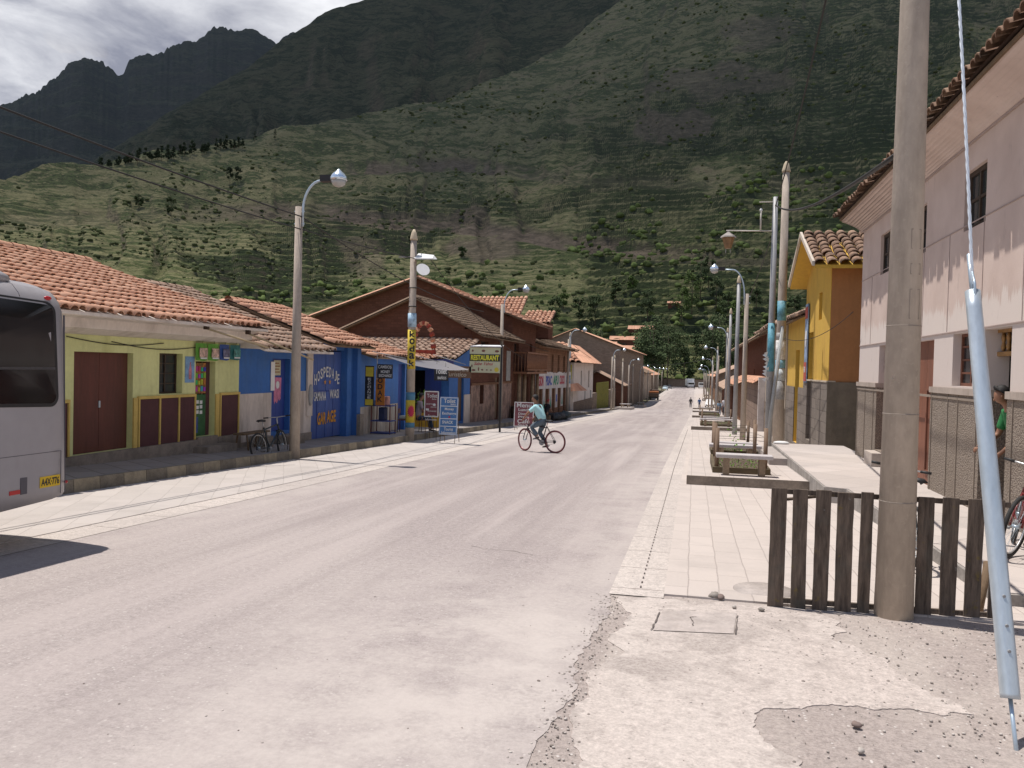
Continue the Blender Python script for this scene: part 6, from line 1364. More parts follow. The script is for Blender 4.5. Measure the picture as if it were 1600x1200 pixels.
for i, (x, y, r, lab) in enumerate(((.22, 7.16, .045, 'grey stone lying on the paving edge left of the fence'), (.27, 7.14, .035, 'smaller grey stone touching the one on the paving edge'), (.37, 6.85, .022, 'dark flat stone between the cover and the fence'), (.58, 6.84, .026, 'dark stone just left of the picket fence foot'), (.88, 4.55, .028, 'largest rounded brown stone in the gravel patch'), (.84, 4.22, .02, 'brown stone below the rounded one in the gravel patch'), (1.45, 3.98, .026, 'pale stone at the bottom edge of the gravel'))):
    mb = MB(); q = random.Random(i + 5); mb.cur = .3 + .1 * i; stone(x, y, r, .012); o = mb.build('stone', mat('loose_stone_%d' % (i % 3), ((.27, .24, .21), (.2, .15, .13), (.42, .38, .34))[i % 3], .95, .2, 20)); tag(o, lab, 'stone', 'loose stones on the ground')

# ================================================================ sandwich boards and street signs
def a_board(name, x, y, w_, z0_, z1_, rot, mm, label, rows, legs=True, tilt=.10):
    z = gz(y); e = empty(name, (x, y, z), label, 'sign board'); M_ = Matrix.Translation((x, y, z)) @ Matrix.Rotation(rot, 4, 'Z')
    P_ = lambda u, v, d: tuple(M_ @ Vector((u, d + (v) * tilt, v)))
    mb = MB(); mb.hexa([P_(-w_ / 2, z0_, 0), P_(w_ / 2, z0_, 0), P_(w_ / 2, z0_, .02), P_(-w_ / 2, z0_, .02)], [P_(-w_ / 2, z1_, 0), P_(w_ / 2, z1_, 0), P_(w_ / 2, z1_, .02), P_(-w_ / 2, z1_, .02)]); mb.build('board', mm, e)
    mb = MB(); xd = tuple((M_.to_3x3() @ Vector((1, 0, 0)))); zd = tuple(M_.to_3x3() @ Vector((0, tilt, 1)).normalized())
    for (s_, u, v, ww, hh) in rows: letters(mb, s_, P_(u, v, -.006), ww, hh, xd, zd, bold=.02)
    mb.build('lettering', M_letW, e)
    mb = MB(); bw = .018
    for v in [z0_ + .02, z1_ - .02] + [r_[1] for r_ in []]: mb.hexa([P_(-w_ / 2 - .01, v - bw, -.004), P_(w_ / 2 + .01, v - bw, -.004), P_(w_ / 2 + .01, v - bw, .024), P_(-w_ / 2 - .01, v - bw, .024)], [P_(-w_ / 2 - .01, v + bw, -.004), P_(w_ / 2 + .01, v + bw, -.004), P_(w_ / 2 + .01, v + bw, .024), P_(-w_ / 2 - .01, v + bw, .024)])
    for u in (-w_ / 2, w_ / 2): mb.hexa([P_(u - bw, z0_ + .04, -.004), P_(u + bw, z0_ + .04, -.004), P_(u + bw, z0_ + .04, .024), P_(u - bw, z0_ + .04, .024)], [P_(u - bw, z1_ - .04, -.004), P_(u + bw, z1_ - .04, -.004), P_(u + bw, z1_ - .04, .024), P_(u - bw, z1_ - .04, .024)])
    mb.build('frame', mat('pale_blue_frame', (.42, .48, .58), .6) if legs else P_whitep, e)
    for u in (-w_ / 2 + .04, w_ / 2 - .04):
        mb = MB(); mb.tube([P_(u, z0_, .01), tuple(M_ @ Vector((u, .0, 0.01)))], .010, 5); mb.build('leg', P_wood, e)
        mb = MB(); mb.tube([P_(u, z1_ - .02, .03), tuple(M_ @ Vector((u, .62, 0.01)))], .012, 5); mb.build('leg', P_wood, e)
    return e, P_, xd, zd
M_bsign = mat('blue_sign_board', (.055, .16, .36), .55, .1, 5); M_msign = mat('maroon_sign_board', (.19, .055, .07), .6, .1, 5)
e, P_, xd, zd = a_board('sandwich_board', -7.62, 25.0, .56, .28, 1.48, R(3), M_bsign, 'blue standing board Toilet, Money Exchange, SNACK, Tourist Information on the sidewalk edge', [('Toilet', .02, 1.36, .38, .14), ('Baños', .14, 1.25, .17, .055), ('Money', .02, 1.09, .30, .11), ('Exchange', .02, .95, .46, .11), ('SNACK', -.02, .68, .36, .10), ('Tourist', .02, .46, .30, .10), ('Information', .02, .35, .46, .09)])
mb = MB()
for v in (1.19, .79, .55): mb.hexa([P_(-.27, v - .01, -.005), P_(.27, v - .01, -.005), P_(.27, v - .01, -.001), P_(-.27, v - .01, -.001)], [P_(-.27, v + .01, -.005), P_(.27, v + .01, -.005), P_(.27, v + .01, -.001), P_(-.27, v + .01, -.001)])
mb.build('divider', P_whitep, e)
mb = MB(); mb.poly([P_(.03 + .035 * math.cos(t_ * .785), .845 + .035 * math.sin(t_ * .785), -.007) for t_ in range(8)]); mb.build('red_dot', mat('crimson_paint', (.4, .02, .05)), e)
e, P_, xd, zd = a_board('sandwich_board', -8.62, 26.35, .46, .78, 1.66, R(4), M_msign, 'maroon board Toilet Tourist Information hung behind the blue standing board', [('Toilet', .02, 1.50, .36, .13), ('Baños', .1, 1.39, .15, .04), ('CAFETERIA', -.03, 1.22, .3, .04), ('SNACKS', .08, 1.12, .2, .04), ('EXCHANGE', .03, .98, .3, .05), ('Tourist', .02, .82, .26, .08), ('Information', .0, .70, .38, .07)], legs=False, tilt=.0)
mb = MB(); mb.ball(P_(.1, 1.2, -.004), .055, 10, 6, (1, .08, .8)); mb.box(*[sorted((P_(-.18, 0, 0)[0], P_(-.08, 0, 0)[0]))[i] for i in (0, 1)], P_(0, 0, 0)[1] - .03, P_(0, 0, 0)[1] - .02, gz(26.35) + 1.0, gz(26.35) + 1.07); mb.build('picture', P_whitep, e)
e, P_, xd, zd = a_board('sandwich_board', -7.35, 35.6, .85, .18, 1.28, R(2), M_msign, 'dark red menu board Menu Café standing behind the cyclist', [('Menu', 0, 1.14, .66, .2), ('Lunch', 0, .94, .5, .13), ('Dinner', 0, .76, .5, .1), ('Pizza', .0, .62, .5, .1), ('Café', 0, .43, .56, .19), ('Snack', 0, .26, .5, .12)], legs=False)
# restaurant projecting sign on its lamp post
e = empty('restaurant_sign', (-8.6, 33.4, 2), 'lit box sign RESTAURANT in yellow letters on black with a white tin roof', 'sign')
ys_ = 33.4; x0_, x1_ = -9.28, -7.95
mb = MB(); mb.box(x0_, x1_, ys_, ys_ + .12, 1.42, 2.48); mb.build('panel', mat('cream_sign_panel', (.56, .55, .36), .6, .06, 4), e)
mb = MB(); mb.box(x0_ + .002, x1_ - .01, ys_ - .006, ys_ - .001, 1.90, 2.20); mb.build('black_band', M_blk, e)
mb = MB(); letters(mb, 'RESTAURANT', ((x0_ + x1_) / 2, ys_ - .009, 2.05), 1.22, .23, bold=.04); mb.build('lettering', mat('yellow_letter', (.78, .72, .05), .6, .05, 5, bump=0), e)
mb = MB(); letters(mb, 'Sabe Yahui', ((x0_ + x1_) / 2 - .05, ys_ - .006, 1.80), .80, .13, bold=.01, slant=.35); mb.build('script_lettering', mat('crimson_paint', (.4, .02, .05)), e)
mb = MB(); k = ys_ - .004
for (x, z, w_, h_) in ((-9.15, 2.34, .08, .1), (-8.68, 2.34, .16, .1), (-8.1, 2.33, .18, .1), (-9.17, 1.70, .06, .12), (-9.1, 1.52, .18, .08), (-8.88, 1.57, .06, .16), (-8.72, 1.54, .1, .07), (-8.52, 1.54, .09, .05), (-8.34, 1.54, .09, .05)): mb.ball((x, k, z), .5, 8, 6, (w_, .006, h_))
mb.build('food_pictures', mat('food_print', (.20, .08, .06), .6, .5, 20, bump=0), e)
mb = MB(); mb.ball((-8.1, k, 1.56), .5, 14, 8, (.19, .008, .19)); mb.build('yellow_badge', M_yelp, e)
mb = MB(); mb.hexa([(x0_ + .05, ys_ - .10, 2.50), (x1_ + .05, ys_ - .10, 2.50), (x1_ + .05, ys_ + .4, 2.56), (x0_ + .3, ys_ + .4, 2.56)], [(x0_ + .05, ys_ - .10, 2.54), (x1_ + .05, ys_ - .10, 2.54), (x1_ + .05, ys_ + .4, 2.60), (x0_ + .3, ys_ + .4, 2.60)]); mb.build('tin_roof', mat('white_tin', (.75, .75, .74), .5), e)
mb = MB(); mb.box(x1_ + .002, x1_ + .07, ys_ + .02, ys_ + .12, gz(ys_), 2.62); mb.build('post', M_blk, e)

# ================================================================ stall furniture by the painted pole
e = empty('display_shelf', (-10.1, 25.6, gz(25.5) + .2), 'dark red metal rack with blue shelves and boxes on top against the blue wall', 'shelf'); zg = gz(25.6) + .2
for (x, y) in ((-10.3, 25.2), (-9.65, 25.2), (-10.3, 25.7), (-9.65, 25.7)): mb = MB(); mb.box(x - .015, x + .015, y - .015, y + .015, zg, zg + .98); mb.build('leg', mat('oxide_metal', (.13, .035, .03), .6), e)
for zz in (.03, .42, .92): mb = MB(); mb.box(-10.32, -9.63, 25.18, 25.72, zg + zz, zg + zz + .03); mb.build('shelf', mat('blue_shelf', (.04, .07, .25), .6), e)
for (nm, x0__, x1__, y0__, y1__, z0__, z1__, c_, lab) in (('cardboard_box', -10.02, -9.76, 25.25, 25.5, .951, 1.25, (.42, .22, .2), 'pink and white box on top of the rack'), ('carton', -10.28, -10.05, 25.25, 25.5, .951, 1.12, (.12, .2, .35), 'blue carton at the left end of the rack top'), ('backpack', -10.1, -9.88, 25.3, 25.6, .451, .88, (.02, .03, .09), 'dark blue bag on the middle shelf of the rack')):
    mb = MB(); mb.box(x0__, x1__, y0__, y1__, zg + z0__, zg + z1__); o = mb.build(nm, mat('c_' + nm, c_, .7, .35, 9), None, bevel=.03); tag(o, lab, nm.replace('_', ' '))
def chair(x, y, rz, label, seat=(.1, .03, .03)):
    z = gz(y) + .2; e = empty('chair', (x, y, z), label, 'chair', rz=rz); L = lambda *p: tuple(Vector((x, y, z)) + Vector(p))
    for (a, b__) in ((-.2, -.2), (.2, -.2), (-.2, .2), (.2, .2)):
        mb = MB(); mb.tube([L(a * 1.1, b__ * 1.1, 0), L(a, b__, .44 if b__ < 0 else .82)], .011, 6); mb.build('leg', P_woodd, e)
    mb = MB(); mb.box(x - .22, x + .22, y - .22, y + .22, z + .42, z + .45); mb.build('seat', mat('red_seat', seat, .6), e, bevel=.01)
    mb = MB(); mb.box(x - .21, x + .21, y + .19, y + .21, z + .66, z + .82); mb.build('backrest', mat('red_seat', seat), e)
    return e
chair(-9.75, 26.9, R(100), 'red backed chair with thin dark legs against the ribbed white wall')
chair(-9.2, 27.6, R(-60), 'red seated chair just behind the painted power pole')
mb = MB(); mb.box(-9.92, -9.62, 26.75, 27.05, gz(26.9) + .661, gz(26.9) + .78); o = mb.build('cushion', mat('grey_cushion', (.3, .32, .3), .9), None, bevel=.04); tag(o, 'grey cushion resting on the red backed chair', 'cushion')
def plant(name, x, y, z, h_, r_, n_, label, m_, cat='plant', par=None):
    e = empty(name, (x, y, z), label, cat); q = random.Random(int(x * 31 + y * 17)); mb = MB()
    for i in range(7): a = q.uniform(0, 6.28); mb.tube([(x, y, z), (x + r_ * .5 * math.cos(a), y + r_ * .5 * math.sin(a), z + h_ * .55), (x + r_ * .8 * math.cos(a), y + r_ * .8 * math.sin(a), z + h_ * q.uniform(.7, 1))], [.012, .008, .004], 4)
    mb.build('stem', P_woodd, e); mb = MB()
    for i in range(n_):
        a = q.uniform(0, 6.28); rr = r_ * math.sqrt(q.random()); p_ = Vector((x + rr * math.cos(a), y + rr * math.sin(a), z + h_ * (.25 + .75 * q.random() * (1 - .4 * rr / r_)))); d_ = Vector((q.uniform(-1, 1), q.uniform(-1, 1), q.uniform(-.2, 1))).normalized() * q.uniform(.07, .14); s_ = d_.orthogonal().normalized() * .03
        mb.cur = q.random(); mb.add([p_, p_ + d_ * .5 + s_, p_ + d_, p_ + d_ * .5 - s_], [(0, 1, 2, 3)])
    mb.build('leaves', m_, e); return e
e = empty('plant_box', (-10.3, 31.4, -.8), 'yellow wooden planter box in the restaurant entrance', 'planter'); mb = MB(); mb.box(-10.9, -9.75, 31.2, 31.8, gz(31.5) + .2, gz(31.5) + .78); mb.build('box', mat('yellow_box', (.50, .30, .03), .7, .12, 4), e); mb = MB(); mb.box(-10.85, -9.8, 31.25, 31.75, gz(31.5) + .781, gz(31.5) + .80); mb.build('soil', P_soil, e)
plant('potted_plant', -10.55, 31.5, gz(31.5) + .78, 1.0, .42, 260, 'leafy green bush growing in the yellow planter box', P_grassm)
# wooden bench outside the shop
e = empty('bench', (XL + .5, 16.9, gz(16.9) + .2), 'small rough wooden bench outside the green shop corner', 'bench'); zb_ = gz(17) + .2
mb = MB(); mb.box(XL + .35, XL + .62, 16.55, 17.7, zb_ + .36, zb_ + .40); mb.build('seat', P_wood, e)
for y in (16.7, 17.55):
    for dx in (.37, .60): mb = MB(); mb.tube([(XL + dx + (.05 if dx > .5 else -.05), y, zb_), (XL + dx, y, zb_ + .36)], .02, 6); mb.build('leg', P_wood, e)
for i, (y, dy, dx, hh, lab) in enumerate(((17.75, .35, .45, .26, 'stone step block left of the blue door'), (19.0, .8, .42, .22, 'pale stone block before the blue door, hidden partly by the lamp'))):
    mb = MB(); mb.box(XL + .05, XL + .05 + dx, y, y + dy, gz(y) + .1, gz(y) + .2 + hh); o = mb.build('stone_block', P_stone, None, bevel=.02); tag(o, lab, 'block')
e = empty('water_barrel', (-10.1, 44.8, gz(44.8) + .2), 'dark barrel standing at the worn base of the nearer brown house', 'barrel'); mb = MB(); mb.lathe((-10.0, 46.3, gz(46.3) + .2), [(.3, 0), (.34, .35), (.3, .7)], 14); mb.build('body', P_woodd, e)
# ================================================================ bus
BX, B0, B1 = -6.30, .55, 7.10
bus = empty('minibus', (BX - 1, 4, gz(4)), 'silver grey bus with a dark window parked at the left edge of the picture', 'bus')
P_bus = mat('bus_silver_paint', (.35, .335, .345), .34, .05, 1.2, spec=.5, bump=.25, bscale=2.5, bdist=.02, dirt=(.27, .25, .25)); P_bglass = mat('bus_dark_glass', (.006, .007, .009), .08, .3, 1, bump=0)
half = [(0, .36), (0, .6), (0, 1.2), (.015, 1.7), (.035, 2.1), (.06, 2.36), (.10, 2.46), (.18, 2.55), (.36, 2.61), (.72, 2.645)]
def xoff(z): 
    for (a, za), (b__, zb__) in zip(half, half[1:]):
        if za <= z <= zb__: return a + (b__ - a) * (z - za) / (zb__ - za)
    return 0
W_ = 2.02
sect = [(-x, z) for x, z in half] + [(-W_ + x, z) for x, z in reversed(half)]
mb = MB(); st = [(B0, .26), (B0 + .04, .14), (B0 + .12, .05), (B0 + .28, 0), (2, 0), (3.5, 0), (5, 0), (5.9, 0), (6.4, 0), (6.78, .0), (6.93, .02), (7.01, .055), (7.06, .11), (7.09, .18), (B1, .26)]
vs = []; K = len(sect)
for (y, ins) in st:
    for (x, z) in sect:
        xc_ = -W_ / 2; f_ = (abs(xc_) - ins) / abs(xc_); zz = z
        rise = max(0, (y - 5.9) / 1.2) * .09
        zz = max(z, .36 + rise) if z < .6 else z
        zc_ = 1.5; zz = zc_ + (zz - zc_) * (1 - ins * .55)
        vs.append((BX + xc_ + (x - xc_) * f_, y, gz(y) + zz))
mb.smooth = True
mb.add(vs, [(j * K + i, j * K + (i + 1) % K, (j + 1) * K + (i + 1) % K, (j + 1) * K + i) for j in range(len(st) - 1) for i in range(K)])
mb.smooth = False; mb.add(vs[:K], [tuple(range(K))]); mb.add(vs[-K:], [tuple(range(K))])
body = mb.build('body', P_bus, bus)
def side_panel(name, m_, y0, y1, z0, z1, lift, rad, par, n=6, sx=1):
    """rounded panel following the body side"""
    pts = []
    for (cy, cz, a0) in ((y1 - rad, z1 - rad, 0), (y0 + rad, z1 - rad, 90), (y0 + rad, z0 + rad, 180), (y1 - rad, z0 + rad, 270)):
        for i in range(n + 1): a = R(a0 + 90 * i / n); pts.append((cy + rad * math.cos(a), cz + rad * math.sin(a)))
    cy, cz = (y0 + y1) / 2, (z0 + z1) / 2; mb = MB()
    X_ = lambda y, z: (BX - xoff(z) + lift) if sx > 0 else (BX - W_ + xoff(z) - lift)
    rings_ = []
    for t_ in (1, .66, .33): rings_ += [(X_(0, cz + (z - cz) * t_), cy + (y - cy) * t_, gz(cy + (y - cy) * t_) + cz + (z - cz) * t_) for y, z in pts]
    k_ = len(pts); fs = [(j * k_ + i, j * k_ + (i + 1) % k_, (j + 1) * k_ + (i + 1) % k_, (j + 1) * k_ + i) for j in range(2) for i in range(k_)] + [tuple(range(2 * k_, 3 * k_))]
    mb.add(rings_, fs); return mb.build(name, m_, par)
for i, (y0_, y1_) in enumerate(((4.75, 6.86), (2.9, 4.66), (1.0, 2.8))):
    for sx in (1, -1):
        wfr = side_panel('window', P_black, y0_, y1_, 1.36, 2.42, .004, .11, bus, sx=sx)
        g1 = side_panel('pane', P_bglass, y0_ + .035, y1_ - .035, 1.395, 2.385, .007, .08, wfr, sx=sx)
        if sx > 0:
            mb = MB(); mb.box(BX - .02, BX - .004, y0_ + .05, y1_ - .05, gz(y0_) + 1.67, gz(y0_) + 1.695); mb.build('slider_bar', mat('window_bar', (.05, .05, .055), .4), wfr)
m_seam = mat('bus_seam', (.10, .095, .11), .6, 0, 4, bump=0)
mb = MB(); mb.hexa([(BX - .002, 6.955, gz(7) + .48), (BX + .0015, 6.955, gz(7) + .48), (BX + .0015, 6.963, gz(7) + .48), (BX - .002, 6.963, gz(7) + .48)], [(BX - .05, 6.955, gz(7) + 2.3), (BX - .032, 6.955, gz(7) + 2.3), (BX - .032, 6.963, gz(7) + 2.3), (BX - .05, 6.963, gz(7) + 2.3)])
mb.box(BX - .002, BX + .0015, 4.2, 6.90, gz(6.5) + .895, gz(6.5) + .901); mb.box(BX - .002, BX + .0015, 6.893, 6.90, gz(6.5) + .46, gz(6.5) + .894)
mb.build('panel_seam', m_seam, bus)
mb = MB(); mb.box(BX + .0016, BX + .006, 6.38, 6.46, gz(6.5) + .52, gz(6.5) + .68); mb.build('flap', m_seam, bus)
mb = MB(); mb.box(BX + .001, BX + .006, 6.25, 6.375, gz(6.5) + .53, gz(6.5) + .57); mb.build('reflector', mat('red_reflector', (.5, .02, .02), .3, 0, 4, bump=0), bus)
pl = MB(); pl.box(BX + .001, BX + .007, 6.62, 6.88, gz(6.7) + .555, gz(6.7) + .665); pl = pl.build('number_plate', mat('plate_yellow', (.72, .48, .02), .5, .04, 4, bump=0), bus)
mb = MB(); letters(mb, 'A4X·776', (BX + .009, 6.75, gz(6.7) + .61), .235, .075, (0, 1, 0), bold=.03); mb.build('lettering', M_blk, pl)
for (y, z, sy, sz_) in ((6.80, 2.455, .05, .022), (7.0, .58, .018, .018), (4.8, 2.455, .04, .02)):
    mb = MB(); mb.ball((BX - xoff(z) + .002 - (.03 if y > 6.9 else 0), y, gz(y) + z), 1, 10, 6, (.02, sy, sz_)); mb.build('marker_light', mat('red_lens', (.45, .015, .02), .25, 0, 4, bump=0), bus)
mb = MB(); mb.smooth = True; mb.ball((BX - .42, 6.25, gz(6.3) + 2.60), 1, 14, 8, (.24, .34, .10)); mb.build('roof_vent', P_bus, bus)
mb = MB(); mb.tube([(BX - xoff(z) + .001, 6.44, gz(6.44) + z) for z in (2.43, 2.47, 2.55)] + [(BX - .36, 6.44, gz(6.44) + 2.612), (BX - .72, 6.44, gz(6.44) + 2.646)], .004, 5); mb.build('roof_seam', m_seam, bus)
for y in (5.35, 1.75):
    for x in (BX - .14, BX - W_ + .14):
        mb = MB(); mb.torus((x, y, gz(y) + .37), .27, .10, n=28); mb.lathe((x - .08, y, gz(y) + .37), [(.27, 0), (.27, .16)], 24, 'x'); wh = mb.build('wheel', P_black, bus)
        mb = MB(); mb.lathe((x - .092, y, gz(y) + .37), [(.19, 0), (.12, .02), (.05, .0), (.05, .184), (.12, .165), (.19, .184)], 20, 'x'); mb.build('rim', P_metal, wh)
for x in (BX - .2, BX - W_ + .2):
    mb = MB(); mb.box(x - .09 - (.15 if x > -7 else -.15), x + .09 - (.15 if x > -7 else -.15), B1 - .02, B1 + .006, gz(7) + .85, gz(7) + 1.25); mb.build('taillight', mat('red_lens', (.45, .015, .02)), bus)
    mb = MB(); mb.box(x - .12, x + .12, B0 - .02, B0 + .03, gz(1) + .7, gz(1) + .9); mb.build('headlight', P_whitep, bus)
mb = MB(); mb.box(BX - W_ + .3, BX - .3, B0 - .02, B0 + .01, gz(1) + 1.2, gz(1) + 2.2); mb.build('windscreen', P_bglass, bus)
mb = MB(); mb.box(BX - W_ + .35, BX - .35, B1 - .02, B1 + .01, gz(7) + 1.45, gz(7) + 2.15); mb.build('rear_window', P_bglass, bus)
mb = MB(); mb.box(BX - W_ + .2, BX - .2, B0 + .4, 6.5, gz(3) + .38, gz(3) + .42); mb.build('chassis', P_black, bus)

bus.location.y += .27; bus.location.z += .04
# ================================================================ bicycles
def bicycle(loc, heading, roll_, label, frame_c, tyre_c=(.02, .02, .02), rim_c=(.5, .5, .5), steer=0., grp='bicycle'):
    """+Y is forwards in the bicycle's own frame"""
    e = empty('bicycle', loc, label, 'bicycle'); M_ = Matrix.Translation(loc) @ Matrix.Rotation(heading, 4, 'Z') @ Matrix.Rotation(roll_, 4, 'Y')
    Wd = lambda p: tuple(M_ @ Vector(p)); fm = mat('frame_paint_%s' % label[:10].replace(' ', '_'), frame_c, .35, .1, 8, obj=True, bump=0); tm_ = mat('tyre_%d' % int(tyre_c[0] * 1000), tyre_c, .8, .2, 20, bump=0); rm = mat('rim_%d' % int(rim_c[0] * 100), rim_c, .35, .1, 9, metal=.5, bump=0)
    fax = Vector((0, .53, .33)); hd = Vector((0, .37, .78)); S_ = Matrix.Translation(hd) @ Matrix.Rotation(steer, 4, 'Z') @ Matrix.Translation(-hd)
    def T(mb, k=0, st=False):
        for i in range(k, len(mb.v)): v = Vector(mb.v[i]); v = S_ @ v if st else v; mb.v[i] = Wd(v)
    for nm, c, st in (('wheel', Vector((0, -.50, .33)), False), ('wheel', fax, True)):
        mb = MB(); mb.torus(c, .31, .022, n=36, m=8); T(mb, 0, st); w__ = mb.build(nm, tm_, e)
        mb = MB(); mb.torus(c, .284, .010, n=36, m=6); T(mb, 0, st); mb.build('rim', rm, w__)
        mb = MB()
        for i in range(20): a = 2 * math.pi * i / 20; mb.tube([c + Vector((.02 * (-1) ** i, 0, 0)), c + Vector((0, .282 * math.cos(a), .282 * math.sin(a)))], .0015, 3, cap=False)
        mb.lathe(tuple(c - Vector((.035, 0, 0))), [(.018, 0), (.018, .07)], 8, 'x'); T(mb, 0, st); mb.build('spokes', P_metal, w__)
    BB = Vector((0, -.08, .29)); ST = Vector((0, -.22, .76)); HT = Vector((0, .36, .80)); HB = Vector((0, .40, .66)); RA = Vector((0, -.50, .33))
    mb = MB()
    for a, b__, r in ((BB, HB, .021), (ST - Vector((0, 0, .05)), HT, .017), (BB, ST, .017), (HB, HT, .022)): mb.tube([a, b__], r, 8)
    for s_ in (-1, 1): o__ = Vector((.05 * s_, 0, 0)); mb.tube([BB + o__ * .5, RA + o__], .010, 6); mb.tube([ST + o__ * .3, RA + o__], .008, 6)
    T(mb); mb.build('frame', fm, e)
    mb = MB(); 
    for s_ in (-1, 1): o__ = Vector((.055 * s_, 0, 0)); mb.tube([HB + o__, fax + o__ + Vector((0, -.02, .1)), fax + o__], .012, 6)
    mb.tube([HB + Vector((-.06, 0, 0)), HB + Vector((.06, 0, 0))], .016, 6); T(mb, 0, True); mb.build('fork', fm, e)
    mb = MB(); mb.tube([HT, HT + Vector((0, -.01, .12)), HT + Vector((0, .05, .16))], .014, 6); mb.tube([HT + Vector((x, .05 - abs(x) * .15, .16 + abs(x) * .04)) for x in (-.30, -.15, 0, .15, .30)], .011, 6); T(mb, 0, True); hb = mb.build('handlebar', rm, e)
    for s_ in (-1, 1): mb = MB(); mb.tube([HT + Vector((.20 * s_, .02, .168)), HT + Vector((.31 * s_, 0, .173))], .016, 7); T(mb, 0, True); mb.build('grip', P_black, hb)
    mb = MB(); mb.tube([ST, ST + Vector((0, -.035, .12))], .012, 6); T(mb); mb.build('seat_post', rm, e)
    mb = MB(); mb.smooth = True; c = ST + Vector((0, -.04, .15)); prof = [(-.15, .02, .0), (-.13, .075, .012), (-.07, .08, .015), (0, .045, .01), (.08, .022, .005), (.13, .015, 0)]; vs = []
    for (dy, hw, dz_) in prof: vs += [tuple(c + Vector((-hw, dy, dz_ - .01))), tuple(c + Vector((-hw * .5, dy, dz_ + .02))), tuple(c + Vector((hw * .5, dy, dz_ + .02))), tuple(c + Vector((hw, dy, dz_ - .01))), tuple(c + Vector((0, dy, dz_ - .03)))]
    mb.add(vs, [(j * 5 + i, j * 5 + (i + 1) % 5, (j + 1) * 5 + (i + 1) % 5, (j + 1) * 5 + i) for j in range(5) for i in range(5)] + [(0, 1, 2, 3, 4), (25, 26, 27, 28, 29)]); T(mb); mb.build('saddle', P_black, e)
    mb = MB(); mb.lathe(tuple(BB - Vector((.03, 0, 0))), [(.085, 0), (.085, .006), (.03, .01), (.03, .08)], 18, 'x')
    for s_, a in ((-1, R(35)), (1, R(215))): d_ = Vector((.07 * s_, .17 * math.cos(a), .17 * math.sin(a))); mb.tube([BB + Vector((.05 * s_, 0, 0)), BB + d_], .010, 6); p_ = BB + d_; mb.box(p_.x - (.0 if s_ > 0 else .09), p_.x + (.09 if s_ > 0 else 0), p_.y - .04, p_.y + .04, p_.z - .012, p_.z + .012)
    T(mb); mb.build('crank', P_grey, e)
    mb = MB(); mb.tube([BB + Vector((-.03, 0, .085)), RA + Vector((-.03, 0, .035))], .005, 4); mb.tube([BB + Vector((-.03, 0, -.085)), RA + Vector((-.03, 0, -.05))], .005, 4); mb.lathe(tuple(RA - Vector((.045, 0, 0))), [(.05, 0), (.03, .02)], 10, 'x'); T(mb); mb.build('chain', P_cable, e)
    return e, Wd
bicycle((-9.16, 16.72, gz(16.7) + .0), R(-2), R(-8), 'dark bicycle leaning on the left kerb beside the first street lamp', (.03, .04, .045), steer=R(12))
bicycle((2.16, 9.55, gz(9.55) + .02), R(2), R(9), 'dark bicycle hidden behind the thick foreground pole and the fence', (.05, .05, .05), steer=R(-10))
bicycle((3.42, 9.8, tz(9.8)), R(162), R(-10), 'red bicycle leaning on the pebbled wall by the doorway', (.16, .02, .02), steer=R(-20))
cz_ = gz(23.2); CYL = (-4.30, 23.19, cz_)
cyc_head = R(74)
ce, CW = bicycle(CYL, cyc_head, R(0), 'mountain bicycle with reddish tyres ridden across the road', (.035, .02, .025), tyre_c=(.10, .025, .028), rim_c=(.42, .2, .2), steer=R(-26))

# ================================================================ people
SK = mat('skin_brown', (.27, .135, .08), .6, .08, 9, obj=True, bump=0)
def skin_mesh(name, chains, m_, par, sub=2, M_=None):
    """chains: list of [(point, radius), ...]; joined where they share their first point"""
    me = bpy.data.meshes.new(name); vs = []; es = []; rr = []; roots = []; idx = {}
    def vid(p, r):
        k_ = (round(p[0], 4), round(p[1], 4), round(p[2], 4))
        if k_ not in idx: idx[k_] = len(vs); vs.append(Vector(p)); rr.append(r)
        return idx[k_]
    for ch in chains:
        pr_ = None
        for (p, r) in ch:
            i = vid(p, r)
            if pr_ is not None and pr_ != i: es.append((pr_, i))
            pr_ = i
    if M_ is not None: vs = [M_ @ v for v in vs]
    off = parent_loc(par); me.from_pydata([tuple(v - off) for v in vs], es, [])
    o = bpy.data.objects.new(name, me); COL.objects.link(o)
    mo = o.modifiers.new('s', 'SKIN'); mo.use_smooth_shade = True
    sv_ = me.skin_vertices[0].data
    seen = {}
    parent_ = list(range(len(vs)))
    def find(a):
        while parent_[a] != a: a = parent_[a]
        return a
    for a, b__ in es: parent_[find(a)] = find(b__)
    for i, r in enumerate(rr):
        r = r if isinstance(r, tuple) else (r, r); sv_[i].radius = r
        rt = find(i)
        if rt not in seen: seen[rt] = i; sv_[i].use_root = True
        else: sv_[i].use_root = False
    mo = o.modifiers.new('u', 'SUBSURF'); mo.levels = sub; mo.render_levels = sub
    bpy.context.view_layer.update(); nm_ = bpy.data.meshes.new_from_object(o.evaluated_get(bpy.context.evaluated_depsgraph_get()))
    bpy.data.objects.remove(o); nm_.materials.clear(); nm_.materials.append(m_); nm_.name = name
    nm_.polygons.foreach_set('use_smooth', [True] * len(nm_.polygons))
    o = bpy.data.objects.new(name, nm_); COL.objects.link(o)
    if par: o.parent = par
    return o
